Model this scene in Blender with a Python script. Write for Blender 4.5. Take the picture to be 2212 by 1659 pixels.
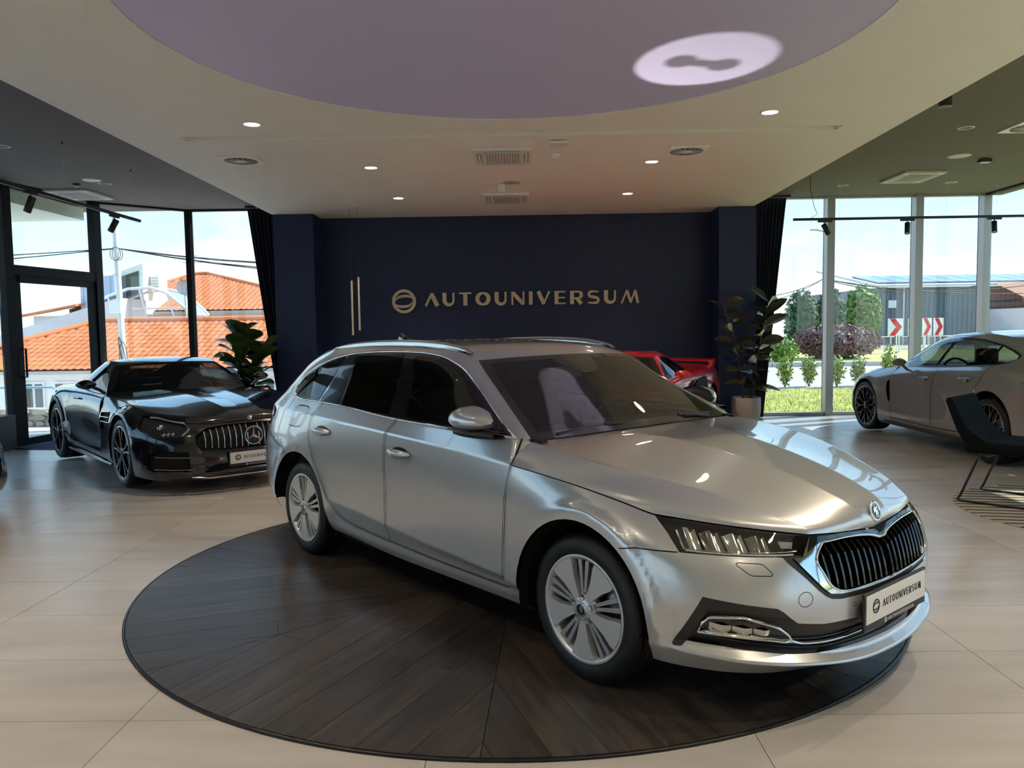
import bpy, bmesh, math, random
import numpy as np
from mathutils import Vector, Matrix

for o in list(bpy.data.objects):
    bpy.data.objects.remove(o)
SC = bpy.context.scene
COL = SC.collection
PI = math.pi
random.seed(4)

# ------------------------------------------------------------------ camera
cd = bpy.data.cameras.new('camera'); cam = bpy.data.objects.new('camera', cd); COL.objects.link(cam)
cd.sensor_width = 36.0; cd.lens = 36.0 * 1713.4 / 2212.0
cd.clip_start = 0.05; cd.clip_end = 500
_p, _r, _y = math.radians(3.928), math.radians(-0.85), math.radians(-0.695)
_f = Vector((math.sin(_y) * math.cos(_p), math.cos(_y) * math.cos(_p), -math.sin(_p)))
_rt = Vector((math.cos(_y), -math.sin(_y), 0)); _up = _rt.cross(_f)
_cx = _rt * math.cos(_r) + _up * math.sin(_r); _cy = _up * math.cos(_r) - _rt * math.sin(_r)
_m = Matrix((_cx, _cy, -_f)).transposed().to_4x4(); _m.translation = (0, 0, 1.519)
cam.matrix_world = _m
SC.camera = cam

# ------------------------------------------------------------------ colour management
SC.view_settings.view_transform = 'Standard'; SC.view_settings.look = 'None'
SC.view_settings.exposure = 0.5; SC.view_settings.gamma = 1.0; SC.view_settings.use_curve_mapping = False
SC.cycles.use_denoising = True
SC.cycles.max_bounces = 6; SC.cycles.diffuse_bounces = 3; SC.cycles.glossy_bounces = 3
SC.cycles.transparent_max_bounces = 14; SC.cycles.transmission_bounces = 3
SC.cycles.caustics_reflective = False; SC.cycles.caustics_refractive = False
SC.cycles.sample_clamp_indirect = 6.0
SC.cycles.use_adaptive_sampling = True; SC.cycles.adaptive_threshold = 0.1; SC.cycles.adaptive_min_samples = 12

# ------------------------------------------------------------------ sky
W = bpy.data.worlds.new('sky'); SC.world = W; W.use_nodes = True
nt = W.node_tree; nt.nodes.clear()
def N(nt, t, **k):
    n = nt.nodes.new(t)
    for a, b in k.items():
        setattr(n, a, b)
    return n
_tc = N(nt, 'ShaderNodeTexCoord'); _sx = N(nt, 'ShaderNodeSeparateXYZ'); nt.links.new(_tc.outputs['Generated'], _sx.inputs[0])
_ramp = N(nt, 'ShaderNodeValToRGB'); nt.links.new(_sx.outputs['Z'], _ramp.inputs[0])
_e = _ramp.color_ramp.elements
_e[0].position = 0.0; _e[0].color = (0.74, 0.84, 0.92, 1)
_e[1].position = 1.0; _e[1].color = (0.20, 0.42, 0.80, 1)
for _pos, _c in ((0.06, (0.58, 0.78, 0.93, 1)), (0.22, (0.36, 0.60, 0.88, 1)), (0.5, (0.28, 0.52, 0.86, 1))):
    _n = _e.new(_pos); _n.color = _c
_mp = N(nt, 'ShaderNodeMapping'); _mp.inputs['Scale'].default_value = (1.2, 1.2, 4.2); nt.links.new(_tc.outputs['Generated'], _mp.inputs[0])
_nz = N(nt, 'ShaderNodeTexNoise'); _nz.inputs['Scale'].default_value = 2.3; _nz.inputs['Detail'].default_value = 7; _nz.inputs['Roughness'].default_value = 0.55
nt.links.new(_mp.outputs[0], _nz.inputs['Vector'])
_cr = N(nt, 'ShaderNodeMapRange'); _cr.inputs['From Min'].default_value = 0.53; _cr.inputs['From Max'].default_value = 0.72
nt.links.new(_nz.outputs['Fac'], _cr.inputs['Value'])
_mx = N(nt, 'ShaderNodeMix', data_type='RGBA'); nt.links.new(_cr.outputs[0], _mx.inputs['Factor'])
nt.links.new(_ramp.outputs[0], _mx.inputs['A']); _mx.inputs['B'].default_value = (0.90, 0.94, 0.97, 1)
_bg = N(nt, 'ShaderNodeBackground'); _bg.inputs['Strength'].default_value = 1.40; nt.links.new(_mx.outputs['Result'], _bg.inputs['Color'])
_wo = N(nt, 'ShaderNodeOutputWorld'); nt.links.new(_bg.outputs[0], _wo.inputs[0])

# ------------------------------------------------------------------ sun, high, behind and right of the back windows
sd = bpy.data.lights.new('sun', 'SUN'); sd.energy = 6.5; sd.angle = math.radians(0.53); sd.color = (1.0, 0.93, 0.80)
sun = bpy.data.objects.new('sun', sd); COL.objects.link(sun)
sun.rotation_euler = Vector((1.06, 0.43, 1.0)).to_track_quat('Z', 'Y').to_euler()

# ------------------------------------------------------------------ helpers
def tag(o, label=None, cat=None, group=None, kind=None):
    if label: o['label'] = label
    if cat: o['category'] = cat
    if group: o['group'] = group
    if kind: o['kind'] = kind
    return o

def empty(name, loc=(0, 0, 0), rz=0.0, label=None, cat=None, group=None):
    o = bpy.data.objects.new(name, None); COL.objects.link(o)
    o.location = loc; o.rotation_euler = (0, 0, rz); o.empty_display_size = 0.1
    return tag(o, label, cat, group)

MATS = {}
def mat(name, col=(0.5, 0.5, 0.5), rough=0.5, metal=0.0, coat=0.0, emit=None, es=0.0, spec=0.5, noise=0.0, nscale=8.0, bump=0.0, bscale=60.0, stretch=(1, 1, 1), sheen=0.0):
    if name in MATS: return MATS[name]
    m = bpy.data.materials.new(name); m.use_nodes = True; MATS[name] = m
    nt = m.node_tree; b = nt.nodes['Principled BSDF']
    b.inputs['Base Color'].default_value = (*col, 1); b.inputs['Roughness'].default_value = rough
    b.inputs['Metallic'].default_value = metal; b.inputs['Coat Weight'].default_value = coat
    b.inputs['Coat Roughness'].default_value = 0.02; b.inputs['Specular IOR Level'].default_value = spec
    if sheen: b.inputs['Sheen Weight'].default_value = sheen
    if emit:
        b.inputs['Emission Color'].default_value = (*emit, 1); b.inputs['Emission Strength'].default_value = es
    if noise or bump:
        tc = N(nt, 'ShaderNodeTexCoord'); mp = N(nt, 'ShaderNodeMapping'); mp.inputs['Scale'].default_value = stretch
        nt.links.new(tc.outputs['Object'], mp.inputs[0])
    if noise:
        nz = N(nt, 'ShaderNodeTexNoise'); nz.inputs['Scale'].default_value = nscale; nz.inputs['Detail'].default_value = 5
        nt.links.new(mp.outputs[0], nz.inputs['Vector'])
        mr = N(nt, 'ShaderNodeMapRange'); mr.inputs['From Min'].default_value = 0.25; mr.inputs['From Max'].default_value = 0.75
        mr.inputs['To Min'].default_value = 1 - noise; mr.inputs['To Max'].default_value = 1 + noise
        nt.links.new(nz.outputs['Fac'], mr.inputs['Value'])
        mu = N(nt, 'ShaderNodeVectorMath', operation='SCALE'); mu.inputs[0].default_value = col
        nt.links.new(mr.outputs[0], mu.inputs['Scale']); nt.links.new(mu.outputs[0], b.inputs['Base Color'])
    if bump:
        nb = N(nt, 'ShaderNodeTexNoise'); nb.inputs['Scale'].default_value = bscale; nb.inputs['Detail'].default_value = 3
        nt.links.new(mp.outputs[0], nb.inputs['Vector'])
        bp = N(nt, 'ShaderNodeBump'); bp.inputs['Strength'].default_value = bump; bp.inputs['Distance'].default_value = 0.01
        nt.links.new(nb.outputs['Fac'], bp.inputs['Height']); nt.links.new(bp.outputs[0], b.inputs['Normal'])
    return m

def glass_mat(name, tint=(0.9, 0.95, 0.93), refl=1.0, ior=1.5):
    """thin sheet of glass: a clear or tinted pane that mirrors by Fresnel"""
    if name in MATS: return MATS[name]
    m = bpy.data.materials.new(name); m.use_nodes = True; MATS[name] = m
    nt = m.node_tree; nt.nodes.clear()
    out = N(nt, 'ShaderNodeOutputMaterial'); mx = N(nt, 'ShaderNodeMixShader')
    ge = N(nt, 'ShaderNodeNewGeometry'); dt = N(nt, 'ShaderNodeVectorMath', operation='DOT_PRODUCT')
    nt.links.new(ge.outputs['Normal'], dt.inputs[0]); nt.links.new(ge.outputs['Incoming'], dt.inputs[1])
    ab = N(nt, 'ShaderNodeMath', operation='ABSOLUTE'); nt.links.new(dt.outputs['Value'], ab.inputs[0])
    om = N(nt, 'ShaderNodeMath', operation='SUBTRACT'); om.inputs[0].default_value = 1.0; nt.links.new(ab.outputs[0], om.inputs[1])
    pw = N(nt, 'ShaderNodeMath', operation='POWER'); pw.inputs[1].default_value = 5.0; nt.links.new(om.outputs[0], pw.inputs[0])
    f0 = ((ior - 1) / (ior + 1)) ** 2 * 1.6
    ml = N(nt, 'ShaderNodeMath', operation='MULTIPLY_ADD'); ml.inputs[1].default_value = (1 - f0) * refl; ml.inputs[2].default_value = f0 * refl; ml.use_clamp = True
    nt.links.new(pw.outputs[0], ml.inputs[0]); nt.links.new(ml.outputs[0], mx.inputs[0])
    tr = N(nt, 'ShaderNodeBsdfTransparent'); tr.inputs[0].default_value = (*tint, 1)
    gl = N(nt, 'ShaderNodeBsdfGlossy'); gl.inputs['Roughness'].default_value = 0.0; gl.inputs['Color'].default_value = (1, 1, 1, 1)
    nt.links.new(tr.outputs[0], mx.inputs[1]); nt.links.new(gl.outputs[0], mx.inputs[2]); nt.links.new(mx.outputs[0], out.inputs[0])
    return m

class MB:
    """collects shapes of one part; build() links them as one mesh object"""
    def __init__(s): s.v = []; s.f = []; s.sm = []
    def add(s, vs, fs, smooth=False):
        n = len(s.v); s.v += [tuple(map(float, v)) for v in vs]; s.f += [tuple(i + n for i in f) for f in fs]; s.sm += [smooth] * len(fs); return s
    def box(s, x0, x1, y0, y1, z0, z1):
        return s.add([(x, y, z) for z in (z0, z1) for y in (y0, y1) for x in (x0, x1)],
                     [(0, 2, 3, 1), (4, 5, 7, 6), (0, 1, 5, 4), (2, 6, 7, 3), (0, 4, 6, 2), (1, 3, 7, 5)])
    def prism(s, poly, z0, z1, axis='z', smooth=False):
        n = len(poly)
        P = {'z': lambda a, b, c: (a, b, c), 'y': lambda a, b, c: (a, c, b), 'x': lambda a, b, c: (c, a, b)}[axis]
        vs = [P(a, b, z0) for a, b in poly] + [P(a, b, z1) for a, b in poly]
        fs = [tuple(range(n - 1, -1, -1)), tuple(range(n, 2 * n))] + [(i, (i + 1) % n, n + (i + 1) % n, n + i) for i in range(n)]
        return s.add(vs, fs, smooth)
    def cyl(s, x, y, z0, z1, r0, r1=None, n=24, cap=True):
        r1 = r0 if r1 is None else r1
        vs = [(x + r0 * math.cos(2 * PI * i / n), y + r0 * math.sin(2 * PI * i / n), z0) for i in range(n)] + \
             [(x + r1 * math.cos(2 * PI * i / n), y + r1 * math.sin(2 * PI * i / n), z1) for i in range(n)]
        s.add(vs, [(i, (i + 1) % n, n + (i + 1) % n, n + i) for i in range(n)], True)
        if cap: s.add(vs, [tuple(range(n - 1, -1, -1)), tuple(range(n, 2 * n))])
        return s
    def lathe(s, prof, n=32, axis='z', c=(0, 0, 0), smooth=True, closed=False):
        """prof: (radius, along) pairs"""
        A = {'z': lambda a, b, h: (a, b, h), 'y': lambda a, b, h: (a, h, b), 'x': lambda a, b, h: (h, a, b)}[axis]
        vs = []
        for i in range(n):
            t = 2 * PI * i / n
            for r, h in prof:
                p = A(r * math.cos(t), r * math.sin(t), h); vs.append((p[0] + c[0], p[1] + c[1], p[2] + c[2]))
        k = len(prof); fs = []
        for i in range(n):
            j = (i + 1) % n
            for q in range(k if closed else k - 1):
                q2 = (q + 1) % k
                fs.append((i * k + q, j * k + q, j * k + q2, i * k + q2))
        return s.add(vs, fs, smooth)
    def tube(s, pts, r, n=8, closed=False, smooth=True, cap=True, radii=None):
        pts = [Vector(p) for p in pts]; m = len(pts); rings = []
        up = None
        for i, p in enumerate(pts):
            a = pts[(i - 1) % m] if (closed or i > 0) else p; b = pts[(i + 1) % m] if (closed or i < m - 1) else p
            t = (b - a).normalized()
            if up is None:
                up = Vector((0, 0, 1)) if abs(t.z) < 0.9 else Vector((1, 0, 0))
            x = t.cross(up)
            if x.length < 1e-4: x = t.cross(Vector((0.3, 1, 0.2)))
            x.normalize(); y = x.cross(t).normalized(); up = y
            rr = radii[i] if radii else r
            rings.append([p + (x * math.cos(2 * PI * k / n) + y * math.sin(2 * PI * k / n)) * rr for k in range(n)])
        vs = [v for g in rings for v in g]; fs = []
        for i in range(m if closed else m - 1):
            j = (i + 1) % m
            fs += [(i * n + k, i * n + (k + 1) % n, j * n + (k + 1) % n, j * n + k) for k in range(n)]
        s.add(vs, fs, smooth)
        if cap and not closed:
            s.add(vs, [tuple(range(n - 1, -1, -1)), tuple((m - 1) * n + k for k in range(n))])
        return s
    def ribbon(s, pts, nrm, w, h):
        """flat bar of width w and height h following pts, standing on a surface with normals nrm"""
        m = len(pts); vs = []
        for i in range(m):
            p = Vector(pts[i]); a = Vector(pts[max(i - 1, 0)]); b = Vector(pts[min(i + 1, m - 1)])
            t = (b - a).normalized(); n = Vector(nrm[i]).normalized(); x = t.cross(n).normalized()
            vs += [p - x * w / 2, p - x * w / 2 * 0.7 + n * h, p + x * w / 2 * 0.7 + n * h, p + x * w / 2]
        fs = []
        for i in range(m - 1):
            for k in range(3): fs.append((i * 4 + k, i * 4 + k + 1, i * 4 + k + 5, i * 4 + k + 4))
        fs += [(0, 3, 2, 1), (m * 4 - 4, m * 4 - 3, m * 4 - 2, m * 4 - 1)]
        return s.add(vs, fs, True)
    def grid(s, P, smooth=True, closeu=False):
        a, b = len(P), len(P[0]); vs = [p for r in P for p in r]
        fs = [(i * b + j, ((i + 1) % a) * b + j, ((i + 1) % a) * b + j + 1, i * b + j + 1) for i in range(a if closeu else a - 1) for j in range(b - 1)]
        return s.add(vs, fs, smooth)
    def xform(s, M):
        s.v = [tuple(M @ Vector(v)) for v in s.v]; return s
    def mesh(s, name):
        me = bpy.data.meshes.new(name); me.from_pydata(s.v, [], s.f); me.polygons.foreach_set('use_smooth', s.sm); me.update(); return me
    def build(s, name, m, parent=None, fix=True, **k):
        me = s.mesh(name)
        if fix:
            bm = bmesh.new(); bm.from_mesh(me); bmesh.ops.recalc_face_normals(bm, faces=bm.faces); bm.to_mesh(me); bm.free()
        me.materials.append(m)
        return link(name, me, parent, **k)

def link(name, me, parent=None, label=None, cat=None, group=None, kind=None):
    o = bpy.data.objects.new(name, me); COL.objects.link(o)
    if parent is not None: o.parent = parent
    return tag(o, label, cat, group, kind)

def copy_tree(o, parent=None):
    c = o.copy(); COL.objects.link(c); c.parent = parent
    for ch in list(o.children): copy_tree(ch, c)
    return c

def bevel(o, w=0.004, seg=2):
    m = o.modifiers.new('bevel', 'BEVEL'); m.width = w; m.segments = seg; m.limit_method = 'ANGLE'; m.angle_limit = math.radians(40); return o

# ------------------------------------------------------------------ curves
def herm(us, P, u, brk=()):
    """non-uniform cubic through points P at parameters us, evaluated at u (array); one-sided at the break indices"""
    us = np.asarray(us, float); P = np.asarray(P, float); n = len(us)
    dl = (P[1:] - P[:-1]) / (us[1:] - us[:-1])[:, None]
    mR = np.zeros_like(P); mL = np.zeros_like(P)
    for i in range(n):
        if i == 0: t = dl[0]; mL[i] = mR[i] = t
        elif i == n - 1: mL[i] = mR[i] = dl[-1]
        elif i in brk: mL[i] = dl[i - 1]; mR[i] = dl[i]
        else:
            h0, h1 = us[i] - us[i - 1], us[i + 1] - us[i]
            mL[i] = mR[i] = (dl[i - 1] * h1 + dl[i] * h0) / (h0 + h1)
    for i in range(n - 1):     # ends of a smooth run: parabolic
        if (i == 0 or i in brk) and not (i + 1 == n - 1 or i + 1 in brk): mR[i] = 1.5 * dl[i] - 0.5 * mL[i + 1]
        if (i + 1 == n - 1 or i + 1 in brk) and not (i == 0 or i in brk): mL[i + 1] = 1.5 * dl[i] - 0.5 * mR[i]
    u = np.asarray(u, float); k = np.clip(np.searchsorted(us, u, side='right') - 1, 0, n - 2)
    h = (us[k + 1] - us[k]); t = ((u - us[k]) / h)[:, None]; h = h[:, None]
    return (2 * t**3 - 3 * t**2 + 1) * P[k] + (t**3 - 2 * t**2 + t) * h * mR[k] + (-2 * t**3 + 3 * t**2) * P[k + 1] + (t**3 - t**2) * h * mL[k + 1]

def spline2(pts, n=6, closed=False):
    q = [tuple(p) for p in pts]
    if closed: q = q[-2:] + q + q[:3]
    d = np.concatenate([[0], np.cumsum([max(1e-6, math.dist(q[i], q[i + 1])) for i in range(len(q) - 1)])])
    i0, i1 = (2, len(q) - 3) if closed else (0, len(q) - 1)
    u = np.concatenate([np.linspace(d[i], d[i + 1], n, endpoint=False) for i in range(i0, i1)] + ([] if closed else [[d[-1]]]))
    return [tuple(p) for p in herm(d, q, u)]

# ------------------------------------------------------------------ lettering: each glyph is a set of thick strokes
def _arc(cx, cy, rx, ry, a0, a1, n=10):
    return [(cx + rx * math.cos(math.radians(a0 + (a1 - a0) * i / n)), cy + ry * math.sin(math.radians(a0 + (a1 - a0) * i / n))) for i in range(n + 1)]
K1, K2 = .31, .15      # thick and thin strokes, as a share of the cap height
def _ring(cx, cy, rx, ry, n=28):
    P = _arc(cx, cy, rx, ry, 0, 360, n); return (P, [K2 + (K1 - K2) * abs(math.cos(2 * PI * i / n)) for i in range(n + 1)])
_u = [(.16, 1)] + _arc(.50, .42, .34, .34, 180, 360) + [(.84, 1)]
GL = {  # width, strokes (points, widths) on a 1-high cell
    'A': (1.0, [([(.05, 0), (.50, .93)], .17), ([(.44, .96), (.56, .96)], .08), ([(.50, .93), (.95, 0)], .33)]),
    'U': (.95, [(_u, [K1] + [K1 + (K2 - K1) * i / 10 for i in range(11)] + [K2])]),
    'T': (.92, [([(0, .94), (.92, .94)], .12), ([(.46, .93), (.46, 0)], K1)]),
    'O': (1.1, [_ring(.55, .5, .43, .425)]),
    'N': (1.0, [([(.07, 0), (.07, 1)], .14), ([(.10, .93), (.90, .07)], .30), ([(.93, 0), (.93, 1)], .14)]),
    'I': (.28, [([(.14, 0), (.14, 1)], .28)]),
    'V': (1.0, [([(.10, 1), (.52, .07)], .30), ([(.45, .04), (.57, .04)], .08), ([(.50, .05), (.95, 1)], .15)]),
    'E': (.85, [([(.15, 0), (.15, 1)], .30), ([(.2, .94), (.84, .94)], .12), ([(.2, .5), (.80, .5)], .11), ([(.2, .06), (.85, .06)], .12)]),
    'R': (.98, [([(.15, 0), (.15, 1)], .30), ([(.2, .935), (.60, .935)] + _arc(.62, .69, .24, .245, 85, -90, 8) + [(.2, .445)], [.13, .13] + [.13 + .12 * math.sin(PI * i / 8) for i in range(9)] + [.13]), ([(.50, .45), (.86, 0)], .28)]),
    'S': (.92, [([(.86, .91), (.55, .935), (.36, .93)] + _arc(.34, .73, .22, .20, 95, 250, 7) + [(.52, .50)] + _arc(.62, .27, .22, .20, 75, -90, 7) + [(.36, .065), (.05, .10)], [.10, .13, .15] + [.2] * 8 + [.24] + [.2] * 8 + [.14, .10])]),
    'M': (1.42, [([(.06, 0), (.46, .95)], .13), ([(.42, .97), (.52, .97)], .06), ([(.47, .95), (.76, .10)], .21), ([(.70, .04), (.82, .04)], .08), ([(.77, .08), (1.08, .95)], .12), ([(1.02, .97), (1.14, .97)], .06), ([(1.09, .95), (1.31, 0)], .22)]),
}
def stroke_poly(pts, w):
    """mitred outline of a stroke, as left and right sides; w may vary from point to point"""
    L, R = [], []
    n = len(pts); closed = math.hypot(pts[0][0] - pts[-1][0], pts[0][1] - pts[-1][1]) < 1e-6
    ws = list(w) if isinstance(w, (list, tuple)) else [w] * n
    for i in range(n):
        p = Vector(pts[i]).to_2d()
        a = Vector(pts[i - 1]).to_2d() if i > 0 else (Vector(pts[-2]).to_2d() if closed else None)
        b = Vector(pts[i + 1]).to_2d() if i < n - 1 else (Vector(pts[1]).to_2d() if closed else None)
        d1 = (p - a).normalized() if a is not None else (b - p).normalized()
        d2 = (b - p).normalized() if b is not None else d1
        n1 = Vector((-d1.y, d1.x)); n2 = Vector((-d2.y, d2.x)); m = n1 + n2
        m = m.normalized() if m.length > 1e-6 else n1
        k = ws[i] / 2 / max(0.5, m.dot(n1)); L.append(p + m * k); R.append(p - m * k)
    return L, R
def glyph_mesh(strokes, h, w, depth, xs=1.0):
    """glyph in the local x-z plane, front towards -y; w scales the stroke widths, xs squeezes the glyph"""
    mb = MB(); q_ = 0
    for pts, wd in strokes:
        ws = [v * h * w for v in wd] if isinstance(wd, (list, tuple)) else wd * h * w
        L, R = stroke_poly([(x * h, y * h) for x, y in pts], ws); q_ += 1
        for i in range(len(L) - 1):
            q = [L[i], R[i], R[i + 1], L[i + 1]]
            mb.prism([(a.x * xs, min(max(a.y, -h * 1.1), h * 1.1)) for a in q], 0, -depth - .0002 * q_, 'y')
    return mb
WORD = 'AUTOUNIVERSUM'
def word_layout(width, gap=0.34):
    tot = sum(GL[c][0] for c in WORD) + gap * (len(WORD) - 1)
    h = width / tot; x = 0; out = []
    for c in WORD:
        out.append((c, x * h)); x += GL[c][0] + gap
    return h, out
def logo_strokes():
    up = spline2([(-.74, .05), (-.49, .32), (.0, .44), (.53, .38), (.86, .20)], 4)
    wd = [.06 + .17 * math.sin(PI * min(1, i / (len(up) - 1) * 1.25) * .75) for i in range(len(up))]
    return [(_arc(0, 0, .88, .88, 0, 360, 40), .25), (up, wd), ([(-a, -b) for a, b in up], wd)]
# ------------------------------------------------------------------ materials of the room
M_navy = mat('navy_paint', (0.011, 0.018, 0.058), 0.42, noise=0.10, nscale=3, spec=0.4)
M_soffit = mat('soffit_plaster', (0.86, 0.82, 0.74), 0.6, noise=0.015, nscale=2)
M_dark = mat('dark_ceiling_paint', (0.13, 0.115, 0.10), 0.8, noise=0.03, nscale=2)
M_alu = mat('anthracite_aluminium', (0.006, 0.0065, 0.007), 0.6, spec=0.2)
M_alug = mat('grey_aluminium', (0.36, 0.36, 0.35), 0.4, metal=0.5)
M_black = mat('black_plastic', (0.012, 0.012, 0.013), 0.45)
M_blackm = mat('black_metal', (0.010, 0.010, 0.011), 0.35, metal=0.4)
M_white = mat('white_plastic', (0.75, 0.73, 0.69), 0.5)
M_ltgrey = mat('pale_grey_plastic', (0.55, 0.53, 0.49), 0.5)
M_grille = mat('vent_shadow', (0.12, 0.11, 0.10), 0.7)
M_brass = mat('brushed_brass', (0.60, 0.50, 0.33), 0.42, metal=0.3, noise=0.08, nscale=40)
M_pane = glass_mat('window_glass', (0.93, 0.965, 0.95), 0.75, 1.42)
M_lamp = mat('lamp_glow', (1, 1, 1), 0.5, emit=(1.0, 0.90, 0.74), es=14)
M_wallw = mat('warm_white_wall', (0.62, 0.56, 0.48), 0.7)

def tile_mat():
    m = bpy.data.materials.new('sand_porcelain_tile'); m.use_nodes = True; nt = m.node_tree; b = nt.nodes['Principled BSDF']
    geo = N(nt, 'ShaderNodeNewGeometry'); oi = N(nt, 'ShaderNodeObjectInfo')
    mp = N(nt, 'ShaderNodeMapping'); mp.inputs['Scale'].default_value = (0.5, 2.2, 1); nt.links.new(geo.outputs['Position'], mp.inputs[0])
    n1 = N(nt, 'ShaderNodeTexNoise'); n1.inputs['Scale'].default_value = 2.2; n1.inputs['Detail'].default_value = 8; nt.links.new(mp.outputs[0], n1.inputs['Vector'])
    n2 = N(nt, 'ShaderNodeTexNoise'); n2.inputs['Scale'].default_value = 90; n2.inputs['Detail'].default_value = 2; nt.links.new(geo.outputs['Position'], n2.inputs['Vector'])
    r = N(nt, 'ShaderNodeValToRGB'); e = r.color_ramp.elements
    e[0].position = 0.3; e[0].color = (0.45, 0.42, 0.39, 1); e[1].position = 0.72; e[1].color = (0.56, 0.53, 0.50, 1); nt.links.new(n1.outputs['Fac'], r.inputs[0])
    md = N(nt, 'ShaderNodeMath', operation='MULTIPLY_ADD'); md.inputs[1].default_value = 0.10; md.inputs[2].default_value = 0.95; nt.links.new(oi.outputs['Random'], md.inputs[0])
    dk = N(nt, 'ShaderNodeMapRange'); dk.inputs['From Min'].default_value = 0.66; dk.inputs['From Max'].default_value = 0.75; dk.inputs['To Min'].default_value = 1; dk.inputs['To Max'].default_value = 0.86
    nt.links.new(n2.outputs['Fac'], dk.inputs['Value'])
    mm = N(nt, 'ShaderNodeMath', operation='MULTIPLY'); nt.links.new(md.outputs[0], mm.inputs[0]); nt.links.new(dk.outputs[0], mm.inputs[1])
    sc = N(nt, 'ShaderNodeVectorMath', operation='SCALE'); nt.links.new(r.outputs[0], sc.inputs[0]); nt.links.new(mm.outputs[0], sc.inputs['Scale'])
    nt.links.new(sc.outputs[0], b.inputs['Base Color'])
    rr = N(nt, 'ShaderNodeMath', operation='MULTIPLY_ADD'); rr.inputs[1].default_value = 0.08; rr.inputs[2].default_value = 0.23; nt.links.new(oi.outputs['Random'], rr.inputs[0]); nt.links.new(rr.outputs[0], b.inputs['Roughness'])
    b.inputs['Specular IOR Level'].default_value = 0.5
    return m
M_tile = tile_mat()
M_grout = mat('grout', (0.20, 0.17, 0.14), 0.8)

# ------------------------------------------------------------------ floor, 1.2 by 0.6 m tiles
FZ = -0.012
ROOM = [(-3.95, 13.05), (-3.95, 13.74), (-5.69, 13.74), (-6.80, 12.75), (-7.08, 10.93), (-7.08, -7.0), (7.75, -7.0), (7.75, 13.35), (7.60, 13.48), (3.75, 13.48), (3.75, 13.05)]
floor = MB().prism(ROOM, FZ - 0.15, FZ - 0.006).build('floor', M_grout, kind='structure')
DX, DY, X0, Y0 = 1.22, 0.597, -0.36, 3.04
_tm = MB(); g = 0.0015
_tm.box(g, DX - g, g, DY - g, -0.008, 0); _tme = _tm.mesh('floor_tile'); _tme.materials.append(M_tile)
def inside(poly, x, y):
    c = False; n = len(poly)
    for i in range(n):
        x0, y0 = poly[i]; x1, y1 = poly[(i + 1) % n]
        if (y0 > y) != (y1 > y) and x < (x1 - x0) * (y - y0) / (y1 - y0) + x0: c = not c
    return c
_far = MB()
for i in range(-7, 8):
    for j in range(-18, 19):
        x, y = X0 + i * DX, Y0 + j * DY
        cs = [inside(ROOM, x + a * DX, y + b * DY) for a in (.02, .98) for b in (.02, .98)]
        if not any(cs): continue
        if math.hypot(max(abs(x + DX / 2 + .05) - DX / 2, 0) if False else max(abs(x + a * DX + .05) for a in (0, 1)), max(abs(y + b * DY - 4.97) for b in (0, 1))) < 2.2: continue
        vis = y > 2.3 and abs(x + DX / 2) < (y + 0.6) * 0.70 + 0.7
        if all(cs) and vis:
            o = link('floor_tile', _tme, floor); o.location = (x, y, FZ)
        elif all(cs):
            _far.box(x + g, x + DX - g, y + g, y + DY - g, FZ - 0.008, FZ)
        else:   # cut tiles along the walls
            P = [(x + g, y + g), (x + DX - g, y + g), (x + DX - g, y + DY - g), (x + g, y + DY - g)]
            bm = bmesh.new(); vs = [bm.verts.new((a, b, 0)) for a, b in P]; bm.faces.new(vs)
            bmesh.ops.subdivide_edges(bm, edges=bm.edges[:], cuts=7, use_grid_fill=True)
            for f in bm.faces:
                c = f.calc_center_median()
                if inside(ROOM, c.x, c.y):
                    _far.add([(v.co.x, v.co.y, FZ) for v in f.verts], [tuple(range(len(f.verts)))])
            bm.free()
_far.build('floor_tile', M_tile, floor, kind='stuff')

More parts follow.
